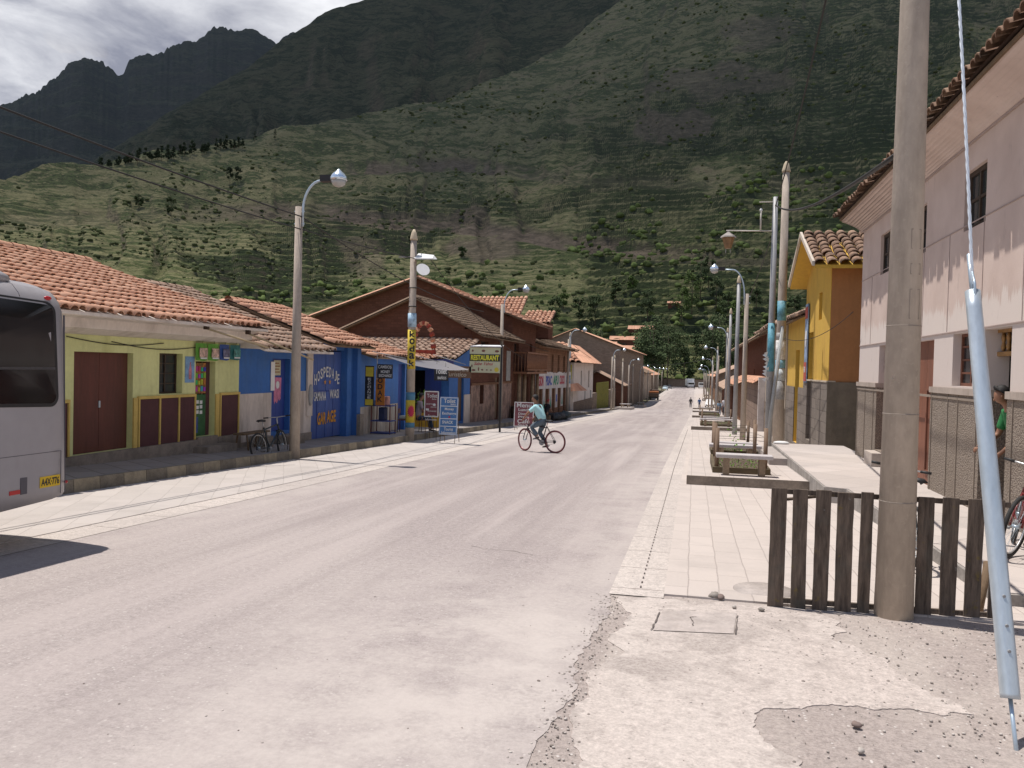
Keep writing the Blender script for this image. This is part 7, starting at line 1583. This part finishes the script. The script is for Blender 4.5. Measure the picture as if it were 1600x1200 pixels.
def person(loc, M_, J, label, shirt, trouser, hair=(.006, .005, .005), shoe=(.05, .04, .035), sleeve=.5, hat=None, detail=True, long_sleeve=False):
    """J: joints in the person's own frame (x right, y forward, z up)"""
    e = empty('person', loc, label, 'person'); sk = 2 if detail else 1
    V = {k_: Vector(v) for k_, v in J.items()}
    fwd = V.get('look', Vector((0, 1, 0))).normalized(); hc = V['head']; nk = V['neck']
    ch = [[(V['hip'], (.135, .10)), (V['waist'], (.115, .085)), (V['chest'], (.145, .10)), (nk - Vector((0, 0, .03)), .055), (nk + (hc - nk) * .35, .048), (hc - Vector((0, 0, .035)) + fwd * .02, (.064, .072)), (hc + Vector((0, 0, .02)), (.078, .088)), (hc + Vector((0, 0, .085)), (.055, .065))]]
    hands = []
    for s_ in ('l', 'r'):
        sh, el, wr_ = V['sh' + s_], V['el' + s_], V['wr' + s_]; d_ = (wr_ - el).normalized(); palm = wr_ + d_ * .05
        ch.append([(V['chest'], (.145, .10)), (sh, .052), (sh.lerp(el, .5), .046), (el, .038), (el.lerp(wr_, .35), .038), (wr_, .024), (palm, (.036, .017)), (palm + d_ * .035, (.034, .014))])
        kn, an = V['kn' + s_], V['an' + s_]; hp = V['hip'] + Vector(((-.09 if s_ == 'l' else .09), 0, -.05))
        ch.append([(V['hip'], (.135, .10)), (hp, .088), (hp.lerp(kn, .5), .074), (kn, .053), (kn.lerp(an, .35), .054), (an, .036)])
        hands.append((palm + d_ * .035, d_, s_))
    if detail:
        for (p, d_, s_) in hands:
            side_ = d_.cross(Vector((0, 0, 1))); side_ = side_.normalized() if side_.length > .1 else Vector((0, 1, 0)); curl = Vector((0, 0, -1)) if abs(d_.z) < .8 else Vector((0, -1, 0))
            for i_, (off_, ln_) in enumerate(((-.027, .058), (-.009, .068), (.009, .064), (.026, .05))):
                q_ = p + side_ * off_ - d_ * .01; ch.append([(q_, .0088), (q_ + d_ * ln_ * .55, .008), (q_ + d_ * ln_ * .8 + curl * ln_ * .35, .0072), (q_ + d_ * ln_ * .72 + curl * ln_ * .75, .006)])
            q_ = p - d_ * .055 + side_ * (.03 if s_ == 'l' else -.03); ch.append([(q_, .0105), (q_ + side_ * (.02 if s_ == 'l' else -.02) + d_ * .025, .0095), (q_ + side_ * (.022 if s_ == 'l' else -.022) + d_ * .05 + curl * .015, .008)])
    # nose and ears belong to the body surface
    rt = fwd.cross(Vector((0, 0, 1))).normalized()
    ch.append([(hc + fwd * .078 + Vector((0, 0, .02)), .010), (hc + fwd * .095 + Vector((0, 0, -.012)), .014)])
    for s_ in (-1, 1): ch.append([(hc + rt * (.078 * s_) + Vector((0, 0, .02)), .011), (hc + rt * (.084 * s_) + Vector((0, 0, -.015)), .009)])
    skin_mesh('body', ch, SK, e, sk, M_)
    sm = mat('shirt_%d_%d_%d' % tuple(int(v * 100) for v in shirt), shirt, .85, .08, 12, obj=True, bump=.1); tm_ = mat('trouser_%d_%d_%d' % tuple(int(v * 100) for v in trouser), trouser, .9, .14, 14, obj=True, bump=.1)
    up_ = (V['chest'] - V['waist']).normalized()
    cs = [[(V['hip'] - up_ * .04, (.162, .128)), (V['waist'], (.148, .118)), (V['chest'], (.172, .135)), (nk - up_ * .035, (.085, .078))]]
    for s_ in ('l', 'r'):
        sh, el, wr_ = V['sh' + s_], V['el' + s_], V['wr' + s_]
        arm_ = [(V['chest'], (.172, .135)), (sh, .078), (sh.lerp(el, .5), .064)] + ([(el, .055), (el.lerp(wr_, .85), .040)] if long_sleeve else [(sh.lerp(el, .8), .062)])
        cs.append(arm_)
    skin_mesh('shirt', cs, sm, e, sk, M_)
    ct = [[(V['hip'] + up_ * .05, (.145, .112)), (V['hip'], (.150, .118))]]
    for s_ in ('l', 'r'):
        kn, an = V['kn' + s_], V['an' + s_]; hp = V['hip'] + Vector(((-.09 if s_ == 'l' else .09), 0, -.05)); ct.append([(V['hip'], (.150, .118)), (hp, .100), (hp.lerp(kn, .5), .088), (kn, .070), (kn.lerp(an, .4), .066), (kn.lerp(an, .93), .056)])
    skin_mesh('trousers', ct, tm_, e, sk, M_)
    for s_ in ('l', 'r'):
        an = V['an' + s_]; ft = V.get('foot' + s_, Vector((0, 1, 0))).normalized(); dn = Vector((0, 0, -1)) if abs(ft.z) < .6 else Vector((0, -1, 0))
        skin_mesh('shoe', [[(an + dn * .035 - ft * .045, .038), (an + dn * .045 + ft * .04, (.040, .034)), (an + dn * .055 + ft * .12, (.040, .024)), (an + dn * .056 + ft * .165, (.03, .018))]], mat('shoe_%d' % int(shoe[0] * 100), shoe, .6, .2, 20, bump=0), e, sk, M_)
    hm = mat('hair_black', hair, .7, .3, 30, bump=0) if hat is None else mat('hat_%d' % int(hat[0] * 100), hat, .7, .2, 12, bump=0)
    mb = MB(); mb.smooth = True; mb.ball((0, 0, 0), 1, 18, 12, (1, 1, 1)); q = random.Random(3); c_ = hc + Vector((0, 0, .045)) - fwd * .016
    for i in range(len(mb.v)):
        v = Vector(mb.v[i]); f_ = v.dot(fwd); lowcut = -.82 + max(0, f_ + .35) * 1.25
        z_ = max(v.z, lowcut); v = Vector((v.x, v.y, z_)); v = Vector((v.x * .093, v.y * .098, v.z * .098)) * (1 + q.uniform(-.03, .03)); mb.v[i] = tuple(M_ @ (c_ + v))
    mb.build('hair' if hat is None else 'cap', hm, e)
    return e
IH = (M := Matrix.Translation(CYL) @ Matrix.Rotation(cyc_head, 4, 'Z'))
person(CYL, M, dict(hip=(.0, -.10, .93), waist=(0, -.03, 1.05), chest=(0, .07, 1.24), neck=(0, .13, 1.40), head=(-.02, .17, 1.52), look=(-.3, 1, -.1),
       shl=(-.18, .09, 1.30), ell=(-.27, .26, 1.13), wrl=(-.29, .36, .99), shr=(.18, .09, 1.30), elr=(.25, .20, 1.10), wrr=(.27, .30, .98),
       knl=(-.12, .22, .72), anl=(-.115, -.0, .47), footl=(0, 1, -.25), knr=(.11, .06, .56), anr=(.11, -.20, .22), footr=(0, 1, -.12)),
       'cyclist in a light turquoise shirt and blue jeans, seen from behind', (.40, .68, .70), (.10, .135, .165), shoe=(.06, .045, .04))
PM = Matrix.Translation((4.22, 11.95, -.19)) @ Matrix.Rotation(R(90), 4, 'Z')
person((4.22, 11.95, -.19), PM, dict(hip=(0, -.04, .95), waist=(0, .02, 1.08), chest=(0, .10, 1.36), neck=(0, .18, 1.55), head=(0, .27, 1.66), look=(.1, 1, -.75),
       shl=(-.20, .12, 1.42), ell=(-.25, .12, 1.12), wrl=(-.22, .32, .92), shr=(.20, .12, 1.42), elr=(.24, .20, 1.14), wrr=(.16, .42, 1.0),
       knl=(-.11, .0, .50), anl=(-.12, -.06, .09), footl=(0, 1, 0), knr=(.11, .02, .50), anr=(.12, -.04, .09), footr=(0, 1, 0)),
       'person in a black and green shirt bending in the pink house doorway', (.02, .17, .05), (.015, .015, .02), shoe=(.03, .03, .03))
def walker(x, y, rz, label, shirt, trouser, phase=1, hat=None, h_=1., z=None, long_sleeve=True):
    z = gz(y) if z is None else z; M_ = Matrix.Translation((x, y, z)) @ Matrix.Rotation(rz, 4, 'Z') @ Matrix.Scale(h_, 4); p = phase
    return person((x, y, z), M_, dict(hip=(0, 0, .93), waist=(0, .01, 1.07), chest=(0, .02, 1.32), neck=(0, .02, 1.50), head=(0, .04, 1.63), look=(0, 1, 0), shl=(-.19, .02, 1.40), ell=(-.24, -.06 * p, 1.12), wrl=(-.24, .08 * p, .88), shr=(.19, .02, 1.40), elr=(.24, .06 * p, 1.12), wrr=(.24, -.02 * p, .86),
                  knl=(-.10, .16 * p, .50), anl=(-.10, .10 * p, .10), knr=(.10, -.04 * p, .49), anr=(.10, -.24 * p, .13), footl=(0, 1, 0), footr=(0, 1, -.3)), label, shirt, trouser, hat=hat, detail=False, long_sleeve=long_sleeve)
walker(-.45, 137, 0, 'far walker in a black jacket in the middle of the road', (.02, .02, .025), (.07, .08, .1))
walker(.95, 139, R(10), 'far walker in a blue top beside the black jacket', (.05, .13, .33), (.05, .08, .14), -1, h_=.97)
walker(3.0, 84, 0, 'pedestrian in an orange shirt far along the right wall', (.42, .09, .03), (.08, .09, .12), z=gz(84) + .1)
walker(2.75, 76, R(-12), 'pedestrian in a white shirt and dark shorts on the right sidewalk', (.6, .6, .62), (.03, .035, .045), -1, z=gz(76) + .1)
walker(2.35, 78.5, R(5), 'small pedestrian in pale blue walking beside the white shirt', (.22, .34, .45), (.25, .3, .36), 1, h_=.8, z=gz(78) + .1)
def sitter(x, y, rz, z, label, shirt, trouser, hat=None, seat=.44):
    M_ = Matrix.Translation((x, y, z)) @ Matrix.Rotation(rz, 4, 'Z')
    return person((x, y, z), M_, dict(hip=(0, 0, seat + .10), waist=(0, .02, seat + .25), chest=(0, .05, seat + .50), neck=(0, .08, seat + .68), head=(0, .12, seat + .80), look=(0, 1, -.2), shl=(-.19, .05, seat + .58), ell=(-.23, .12, seat + .32), wrl=(-.12, .34, seat + .22), shr=(.19, .05, seat + .58), elr=(.23, .12, seat + .32), wrr=(.12, .34, seat + .22),
                  knl=(-.12, .42, seat + .06), anl=(-.13, .46, .10), knr=(.12, .42, seat + .06), anr=(.13, .5, .10), footl=(0, 1, 0), footr=(0, 1, 0)), label, shirt, trouser, hat=hat, detail=False)
sitter(-9.5, 27.55, R(-60), gz(27.6) + .2, 'seated person in dark jeans half hidden by the painted pole', (.25, .22, .24), (.03, .05, .085))
sitter(-8.6, 48.4, R(-40), gz(48.4) + .02, 'seated person in a red cap and dark clothes behind the cyclist', (.02, .02, .028), (.03, .03, .035), hat=(.30, .04, .03), seat=.40)
mb = MB(); mb.box(-8.95, -8.35, 48.1, 48.6, gz(48.4), gz(48.4) + .40); o = mb.build('crate', P_wood, None, bevel=.02); tag(o, 'low wooden crate under the seated person in the red cap', 'crate')
# dark bundles on the pavement edge
q = random.Random(8)
for i, (x, y, sx, sy, sz_, c_, lab) in enumerate(((-8.5, 50.6, .45, .8, .30, (.045, .05, .052), 'dark grey bundle nearest the seated person'), (-8.5, 52.1, .42, .8, .36, (.06, .06, .065), 'brownish grey bundle in the middle of the heap'), (-8.3, 53.6, .40, .85, .40, (.07, .085, .085), 'grey green tarpaulin bundle with a pale tip at the right'))):
    mb = MB(); mb.smooth = True; mb.ball((0, 0, 0), 1, 18, 12)
    for k_ in range(len(mb.v)):
        v = Vector(mb.v[k_]); n_ = 1 + .16 * math.sin(5 * v.x + 7 * v.y + i) + .12 * math.sin(9 * v.z + 4 * v.y + 2 * i); v = v * n_
        mb.v[k_] = (x + v.x * sx, y + v.y * sy, gz(y) + max(.01, .04 + (v.z * .5 + .5) * sz_ * 1.3))
    o = mb.build('bundle', mat('tarp_%d' % i, c_, .8, .35, 6, bump=.4)); tag(o, lab, 'bundle', 'dark bundles heaped at the pavement edge')

# ================================================================ vehicles far down the street
def car(x, y, rz, label, body, prof, L=4.0, W=1.6, wz=.30, name='parked_car', cat='car', glass=None, win=None):
    z = gz(y); e = empty(name, (x, y, z), label, cat, rz=0); M_ = Matrix.Translation((x, y, z)) @ Matrix.Rotation(rz, 4, 'Z'); mb = MB(); mb.smooth = True; vs = []; N = len(prof)
    bm_ = mat('car_%s' % label[:12].replace(' ', '_'), body, .3, .03, 2, obj=True, bump=0)
    secs = [(-1, .90), (-.86, .985), (-.4, 1), (.4, 1), (.86, .985), (1, .90)]
    for (u, f_) in secs:
        for (a, h_) in prof: tuck = 1 - .22 * max(0, (h_ - .85)) / .6; vs.append((u * W / 2 * tuck, a * L / 2 * (f_ if h_ < .95 else 1), h_ * (f_ if h_ > .5 else 1)))
    fs = [(j * N + i, j * N + (i + 1) % N, (j + 1) * N + (i + 1) % N, (j + 1) * N + i) for j in range(len(secs) - 1) for i in range(N)] + [tuple(range(N)), tuple(range(5 * N, 6 * N))]
    mb.add(vs, fs); mb.xform(M_); mb.build('body', bm_, e)
    for nm, (a0, h0, a1, h1, w0, w1) in (win or {'windscreen': (-.42, .92, -.24, 1.30, .62, .52), 'rear_window': (.62, .92, .38, 1.30, .6, .5)}).items():
        mb = MB(); s_ = -1 if a0 < 0 else 1; d_ = .03 * s_; P_ = [(-w0, a0 * L / 2 + d_, h0), (w0, a0 * L / 2 + d_, h0), (w1, a1 * L / 2 + d_, h1), (-w1, a1 * L / 2 + d_, h1)]; mb.quad(*P_); mb.xform(M_); mb.build(nm, P_bglass, e)
    for s_ in (-1, 1):
        mb = MB(); xx = s_ * (W / 2 * .90); mb.quad((xx, -.36 * L / 2, .93), (xx, .56 * L / 2, .93), (xx * .91, .34 * L / 2, 1.27), (xx * .91, -.20 * L / 2, 1.27)); mb.xform(Matrix.Translation((0, 0, 0))); k_ = [tuple(Vector(v) + Vector((s_ * .035, 0, 0))) for v in mb.v]; mb.v = k_; mb.xform(M_); mb.build('side_window', P_bglass, e)
        for yy in (-.62, .62):
            mb = MB(); mb.torus((s_ * (W / 2 - .08), yy * L / 2, wz), wz - .09, .09, n=18); wv = MB(); mb.lathe((s_ * (W / 2 - .08) - .05, yy * L / 2, wz), [(wz - .1, 0), (wz - .1, .1)], 14, 'x'); mb.xform(M_); w__ = mb.build('wheel', P_black, e)
            mb = MB(); mb.lathe((s_ * (W / 2 - .06) - .06, yy * L / 2, wz), [(wz * .45, 0), (wz * .45, .12)], 12, 'x'); mb.xform(M_); mb.build('rim', P_metal, w__)
        mb = MB(); mb.ball((s_ * W * .36, -L / 2 * .97, .62), .09, 10, 6); mb.xform(M_); mb.build('headlight', P_whitep, e)
        mb = MB(); mb.box(s_ * W * .40 - .06, s_ * W * .40 + .06, L / 2 * .93, L / 2 * .985, .6, .72); mb.xform(M_); mb.build('taillight', mat('red_lens', (.45, .015, .02)), e)
    mb = MB(); mb.box(-W * .42, W * .42, -L / 2 * 1.01, -L / 2 * .93, .36, .46); mb.box(-W * .42, W * .42, L / 2 * .93, L / 2 * 1.01, .36, .46); mb.xform(M_); mb.build('bumper', P_grey, e)
    return e
SEDAN = [(-.99, .32), (-1, .55), (-.96, .72), (-.45, .90), (-.24, 1.32), (0, 1.40), (.36, 1.34), (.62, .95), (.95, .88), (1, .6), (.99, .32)]
BEETLE = [(-.97, .30), (-1, .48), (-.90, .72), (-.62, .90), (-.42, .96), (-.26, 1.36), (0, 1.48), (.3, 1.40), (.62, 1.12), (.88, .75), (.98, .45), (.97, .30)]
car(2.75, 146, R(0), 'white rounded old car parked by the right kerb', (.75, .75, .74), BEETLE, 4.0, 1.56)
for i, s_ in enumerate((-1, 1)):
    pass
car(-9.0, 268, R(0), 'pale blue white car parked far away on the left', (.45, .55, .60), SEDAN)
car(-8.4, 292, R(0), 'dark car parked beyond the pale one far on the left', (.03, .03, .035), SEDAN)
car(2.7, 182, R(0), 'pale brown vehicle parked beyond the white rounded car', (.42, .36, .30), SEDAN, 4.2, 1.7)
def lorry(x, y, label, cab, box, boxh, bw, name, load=None, rz=0., L=6.0, cat='truck'):
    z = gz(y); e = empty(name, (x, y, z), label, cat); M_ = Matrix.Translation((x, y, z)) @ Matrix.Rotation(rz, 4, 'Z')
    def B(nm, m_, *b__, bev=.04, par=None): mb = MB(); mb.box(*b__); mb.xform(M_); return mb.build(nm, m_, par or e, bevel=bev)
    cm = mat('lorry_cab_%d' % int(cab[0] * 100 + cab[2] * 7), cab, .5, .05, 3, bump=0); bm_ = mat('lorry_box_%d' % int(box[0] * 100 + box[2] * 7), box, .7, .15, 3, bump=0)
    c_ = B('cab', cm, -bw / 2 + .08, bw / 2 - .08, -L / 2, -L / 2 + 1.5, .55, 2.2); B('windscreen', P_bglass, -bw / 2 + .25, bw / 2 - .25, -L / 2 - .012, -L / 2 - .003, 1.35, 1.95, bev=0, par=c_)
    B('box', bm_, -bw / 2, bw / 2, -L / 2 + 1.6, L / 2, .85, .85 + boxh); B('chassis', P_black, -bw / 2 + .3, bw / 2 - .3, -L / 2 + .2, L / 2 - .2, .45, .84)
    if load: B('load', mat('orange_load', (.35, .13, .05), .9, .4, 3), -bw / 2 + .05, bw / 2 - .05, -L / 2 + 1.7, L / 2 - .05, .86 + boxh, .86 + boxh + load)
    for s_ in (-1, 1):
        for yy in (-L / 2 + .8, L / 2 - 1.1):
            mb = MB(); mb.torus((s_ * (bw / 2 - .2), yy, .42), .30, .12, n=20); mb.lathe((s_ * (bw / 2 - .2) - .1, yy, .42), [(.3, 0), (.3, .2)], 16, 'x'); mb.xform(M_); mb.build('wheel', P_black, e)
    for s_ in (-1, 1): B('mirror', P_black, s_ * bw / 2 - .06, s_ * bw / 2 + .06, -L / 2 + .05, -L / 2 + .1, 1.5, 1.8, bev=0, par=c_)
    return e
lorry(-8.2, 176, 'small truck with an orange brown load parked on the left below the grey adobe house', (.15, .12, .1), (.10, .07, .05), .7, 2.0, 'loaded_truck', .35, R(180), 5.2)
lorry(-1.5, 318, 'white box truck at the far end of the street', (.75, .75, .73), (.78, .78, .76), 2.6, 2.7, 'box_truck', None, R(8), 7)
lorry(2.6, 312, 'small white van behind the road end beside the box truck', (.72, .72, .70), (.7, .7, .68), 1.2, 2.0, 'white_van', None, 0, 4.6, 'van')
walker(.2, 290, 0, 'tiny dark figure standing before the white trucks', (.03, .03, .035), (.04, .04, .05))

# ================================================================ trees
BARK = mat('bark', (.10, .075, .055), .95, .3, 1.2); L_euc = leafmat('eucalyptus_leaves', (.040, .058, .024), .6); L_lite = leafmat('light_tree_leaves', (.055, .085, .022), .5); L_pine = leafmat('pine_needles', (.030, .044, .024), .5)
def tree(x, y, z, h_, r_, label, m_=L_euc, grp=None, n_=620, lean=0., cone=0., name='tree', seed=0, leaf=.55):
    e = empty(name, (x, y, z), label, 'tree', grp); q = random.Random(int(x * 7 + y * 3 + seed)); mb = MB()
    mb.tube([(x, y, z - 1.5), (x + lean * h_ * .5, y, z + h_ * .5), (x + lean * h_, y, z + h_ * .95)], [h_ * .010 + .07, h_ * .007 + .03, .03], 7); mb.build('trunk', BARK, e)
    mb = MB(); cl = []
    for i in range(int(9 + h_ * .5)):
        t_ = .25 + .72 * q.random(); rr = r_ * ((1 - t_) ** (.9) * 1.25 if cone else math.sin(math.pi * min(1, (t_ - .12) / .95)) ** .6); a = q.uniform(0, 6.28); d_ = rr * q.uniform(.35, .95)
        cl.append((Vector((x + lean * h_ * t_ + d_ * math.cos(a), y + d_ * math.sin(a), z + h_ * t_)), r_ * q.uniform(.26, .46) * (.7 if cone else 1), q.random()))
        if i < 8: s0 = Vector((x + lean * h_ * t_ * .8, y, z + h_ * t_ * .8)); mb.tube([s0, cl[-1][0]], [.06, .02], 4)
    mb.build('limbs', BARK, e); mb = MB()
    for i in range(n_):
        c_, cr, sh = cl[q.randrange(len(cl))]; d_ = Vector((q.gauss(0, 1), q.gauss(0, 1), q.gauss(0, .9))); d_ = d_.normalized() * cr * q.random() ** .4; p_ = c_ + d_
        u = Vector((q.uniform(-1, 1), q.uniform(-1, 1), q.uniform(-1, .4))).normalized() * leaf * q.uniform(.6, 1.4); v = u.orthogonal().normalized() * leaf * q.uniform(.25, .5)
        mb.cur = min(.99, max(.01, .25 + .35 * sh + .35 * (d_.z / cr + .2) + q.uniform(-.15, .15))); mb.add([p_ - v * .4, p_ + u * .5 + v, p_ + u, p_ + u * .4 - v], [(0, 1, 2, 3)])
    mb.build('crown', m_, e); return e
def hill_at(px, py):
    """the point of the hillside that shows at this bearing and elevation"""
    i = int((px + 1100) / 3600 * (X1.shape[1] - 1)); el = Z1[:, i] / np.hypot(X1[:, i], Y1[:, i]); tgt = float(tan_el(np.array(float(px)), py)); j = int(np.argmax(el >= tgt)); return float(X1[j, i]), float(Y1[j, i]), float(Z1[j, i])
# hill-foot houses
for i, (x, y, w_, d_, z0_, hh, lab) in enumerate(((976, 535, 14, 8, 0, 4.6, 'orange roofed farmhouse at the hill foot above the white house'), (1000, 518, 12, 7, 0, 4.6, 'highest brown farmhouse with orange roof on the hill foot'), (975, 552, 12, 7, 0, 4., 'orange roofed farmhouse just above the grey adobe ridge'), (942, 545, 12, 7, 0, 3.8, 'lowest orange roofed shed at the hill foot'), (1050, 484, 6, 4, 0, 2.8, 'tiny red roofed hut among the terraces'))):
    x, y, z0_ = hill_at(x, y); h = empty('farmhouse', (x, y, z0_), lab, 'house', 'farmhouses at the foot of the hill'); mb = MB(); mb.box(x - w_ / 2, x + w_ / 2, y, y + d_, z0_ - 3, z0_ + hh * .62); mb.build('wall', A_red, h)
    mb = MB(); mb.poly([(x - w_ / 2, y + .01, z0_ + hh * .62), (x - w_ / 2, y + d_ - .01, z0_ + hh * .62), (x - w_ / 2, y + d_ / 2, z0_ + hh)]); mb.poly([(x + w_ / 2, y + .01, z0_ + hh * .62), (x + w_ / 2, y + d_ - .01, z0_ + hh * .62), (x + w_ / 2, y + d_ / 2, z0_ + hh)]); mb.build('gable_wall', A_red, h)
    e_ = z0_ + hh * .58
    flat_roof((x - w_ / 2 - .5, y - .6, e_), (x + w_ / 2 + .5, y - .6, e_), (x - w_ / 2 - .5, y + d_ / 2, z0_ + hh), (x + w_ / 2 + .5, y + d_ / 2, z0_ + hh), 'roof', T_org, h, .6)
    flat_roof((x - w_ / 2 - .5, y + d_ + .6, e_), (x + w_ / 2 + .5, y + d_ + .6, e_), (x - w_ / 2 - .5, y + d_ / 2, z0_ + hh), (x + w_ / 2 + .5, y + d_ / 2, z0_ + hh), 'roof', T_org, h, .6)
    mb = MB(); mb.box(x - .8, x + .8, y - .05, y - .01, z0_ - .5, z0_ + 1.4); mb.build('door', P_woodd, h)

q = random.Random(31)
def valley_z(x, y):
    r = math.hypot(x, y); a = math.atan2(x, y); pxx = 800 + 1280 * math.tan(a + CAMYAW); i = max(0, min(X1.shape[1] - 1, int((pxx + 1100) / 3600 * (X1.shape[1] - 1)))); rr = np.hypot(X1[:, i], Y1[:, i])
    return -4.7 if r < rr[0] else float(Z1[int(np.searchsorted(rr, r)) , i])
# valley-floor eucalyptus grove behind the end of the street
gl = [(-19, 300, 22), (-15, 305, 27), (-17, 322, 30), (-12, 330, 26), (-18.5, 345, 24), (-8, 352, 22), (-4, 340, 17), (-10, 318, 25), (3, 362, 20), (7, 350, 26), (12, 345, 24), (16, 352, 21), (10, 365, 27), (-14, 300, 17), (-50, 320, 19), (-45, 345, 24), (-57, 310, 22), (-40, 355, 21), (-63, 340, 20), (22, 330, 20), (27, 345, 23)]
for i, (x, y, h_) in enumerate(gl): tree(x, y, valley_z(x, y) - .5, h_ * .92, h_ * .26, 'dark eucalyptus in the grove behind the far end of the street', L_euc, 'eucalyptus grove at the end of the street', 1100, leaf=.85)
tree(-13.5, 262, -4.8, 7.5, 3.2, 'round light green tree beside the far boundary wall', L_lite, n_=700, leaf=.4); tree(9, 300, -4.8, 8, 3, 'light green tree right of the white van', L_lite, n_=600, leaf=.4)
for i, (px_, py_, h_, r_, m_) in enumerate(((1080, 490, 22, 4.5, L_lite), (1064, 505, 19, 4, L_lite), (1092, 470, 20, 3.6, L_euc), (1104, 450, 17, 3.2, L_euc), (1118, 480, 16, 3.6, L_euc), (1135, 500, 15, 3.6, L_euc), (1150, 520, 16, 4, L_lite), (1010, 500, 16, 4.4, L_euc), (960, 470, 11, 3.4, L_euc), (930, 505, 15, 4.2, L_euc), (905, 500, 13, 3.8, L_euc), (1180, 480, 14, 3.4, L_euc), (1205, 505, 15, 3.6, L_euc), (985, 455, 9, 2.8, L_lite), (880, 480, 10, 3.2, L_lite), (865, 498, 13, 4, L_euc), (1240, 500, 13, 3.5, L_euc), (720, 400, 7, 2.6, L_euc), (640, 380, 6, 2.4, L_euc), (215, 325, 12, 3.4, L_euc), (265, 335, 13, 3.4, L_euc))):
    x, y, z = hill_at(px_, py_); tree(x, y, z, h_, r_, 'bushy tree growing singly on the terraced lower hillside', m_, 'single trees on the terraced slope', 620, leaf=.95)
for i in range(40):
    px_ = 160 + 215 * (i / 39) + q.uniform(-4, 4); x, y, z = hill_at(px_, np.interp(px_, [160, 250, 300, 375], [258, 247, 240, 228]) + q.uniform(0, 5)); tree(x, y, z, q.uniform(8, 13) * (.7 if i < 9 else 1), 2.4, 'dark conifer in the tree line on the crest of the near hill', L_pine, 'tree line on the hill crest', 260, cone=1, name='conifer', leaf=1.1)
for i, px_ in enumerate((354, 369)):
    x, y, z = hill_at(px_, 288); tree(x, y, z, 15, 2.8, '%s dark tree of the lone pair below the hill crest' % ('left', 'right')[i], L_pine, None, 420, cone=0, name='conifer', leaf=1.2)
for i, px_ in enumerate((393, 425)):
    x, y, z = hill_at(px_, (222, 220)[i]); tree(x, y, z, 11, 2, '%s small conifer right of the crest tree line' % ('first', 'second')[i], L_pine, None, 160, cone=1, name='conifer', leaf=.8)
# white rubbish and small rags that the photo shows
o = MB(); o.poly([(1.62, 15.6, gz(15.6) + .05), (1.85, 15.55, gz(15.6) + .03), (1.88, 15.75, gz(15.6) + .06), (1.7, 15.8, gz(15.6) + .04)]); o = o.build('plastic_bag', P_whitep); tag(o, 'crumpled white plastic bag at the foot of the first platform step', 'plastic bag')
o = MB(); o.smooth = True; o.ball((2.42, 23.9, -.235), 1, 12, 8, (.22, .12, .05)); o = o.build('cement_sack', P_whitep); tag(o, 'white sack lying on the far corner of the terrace', 'sack')
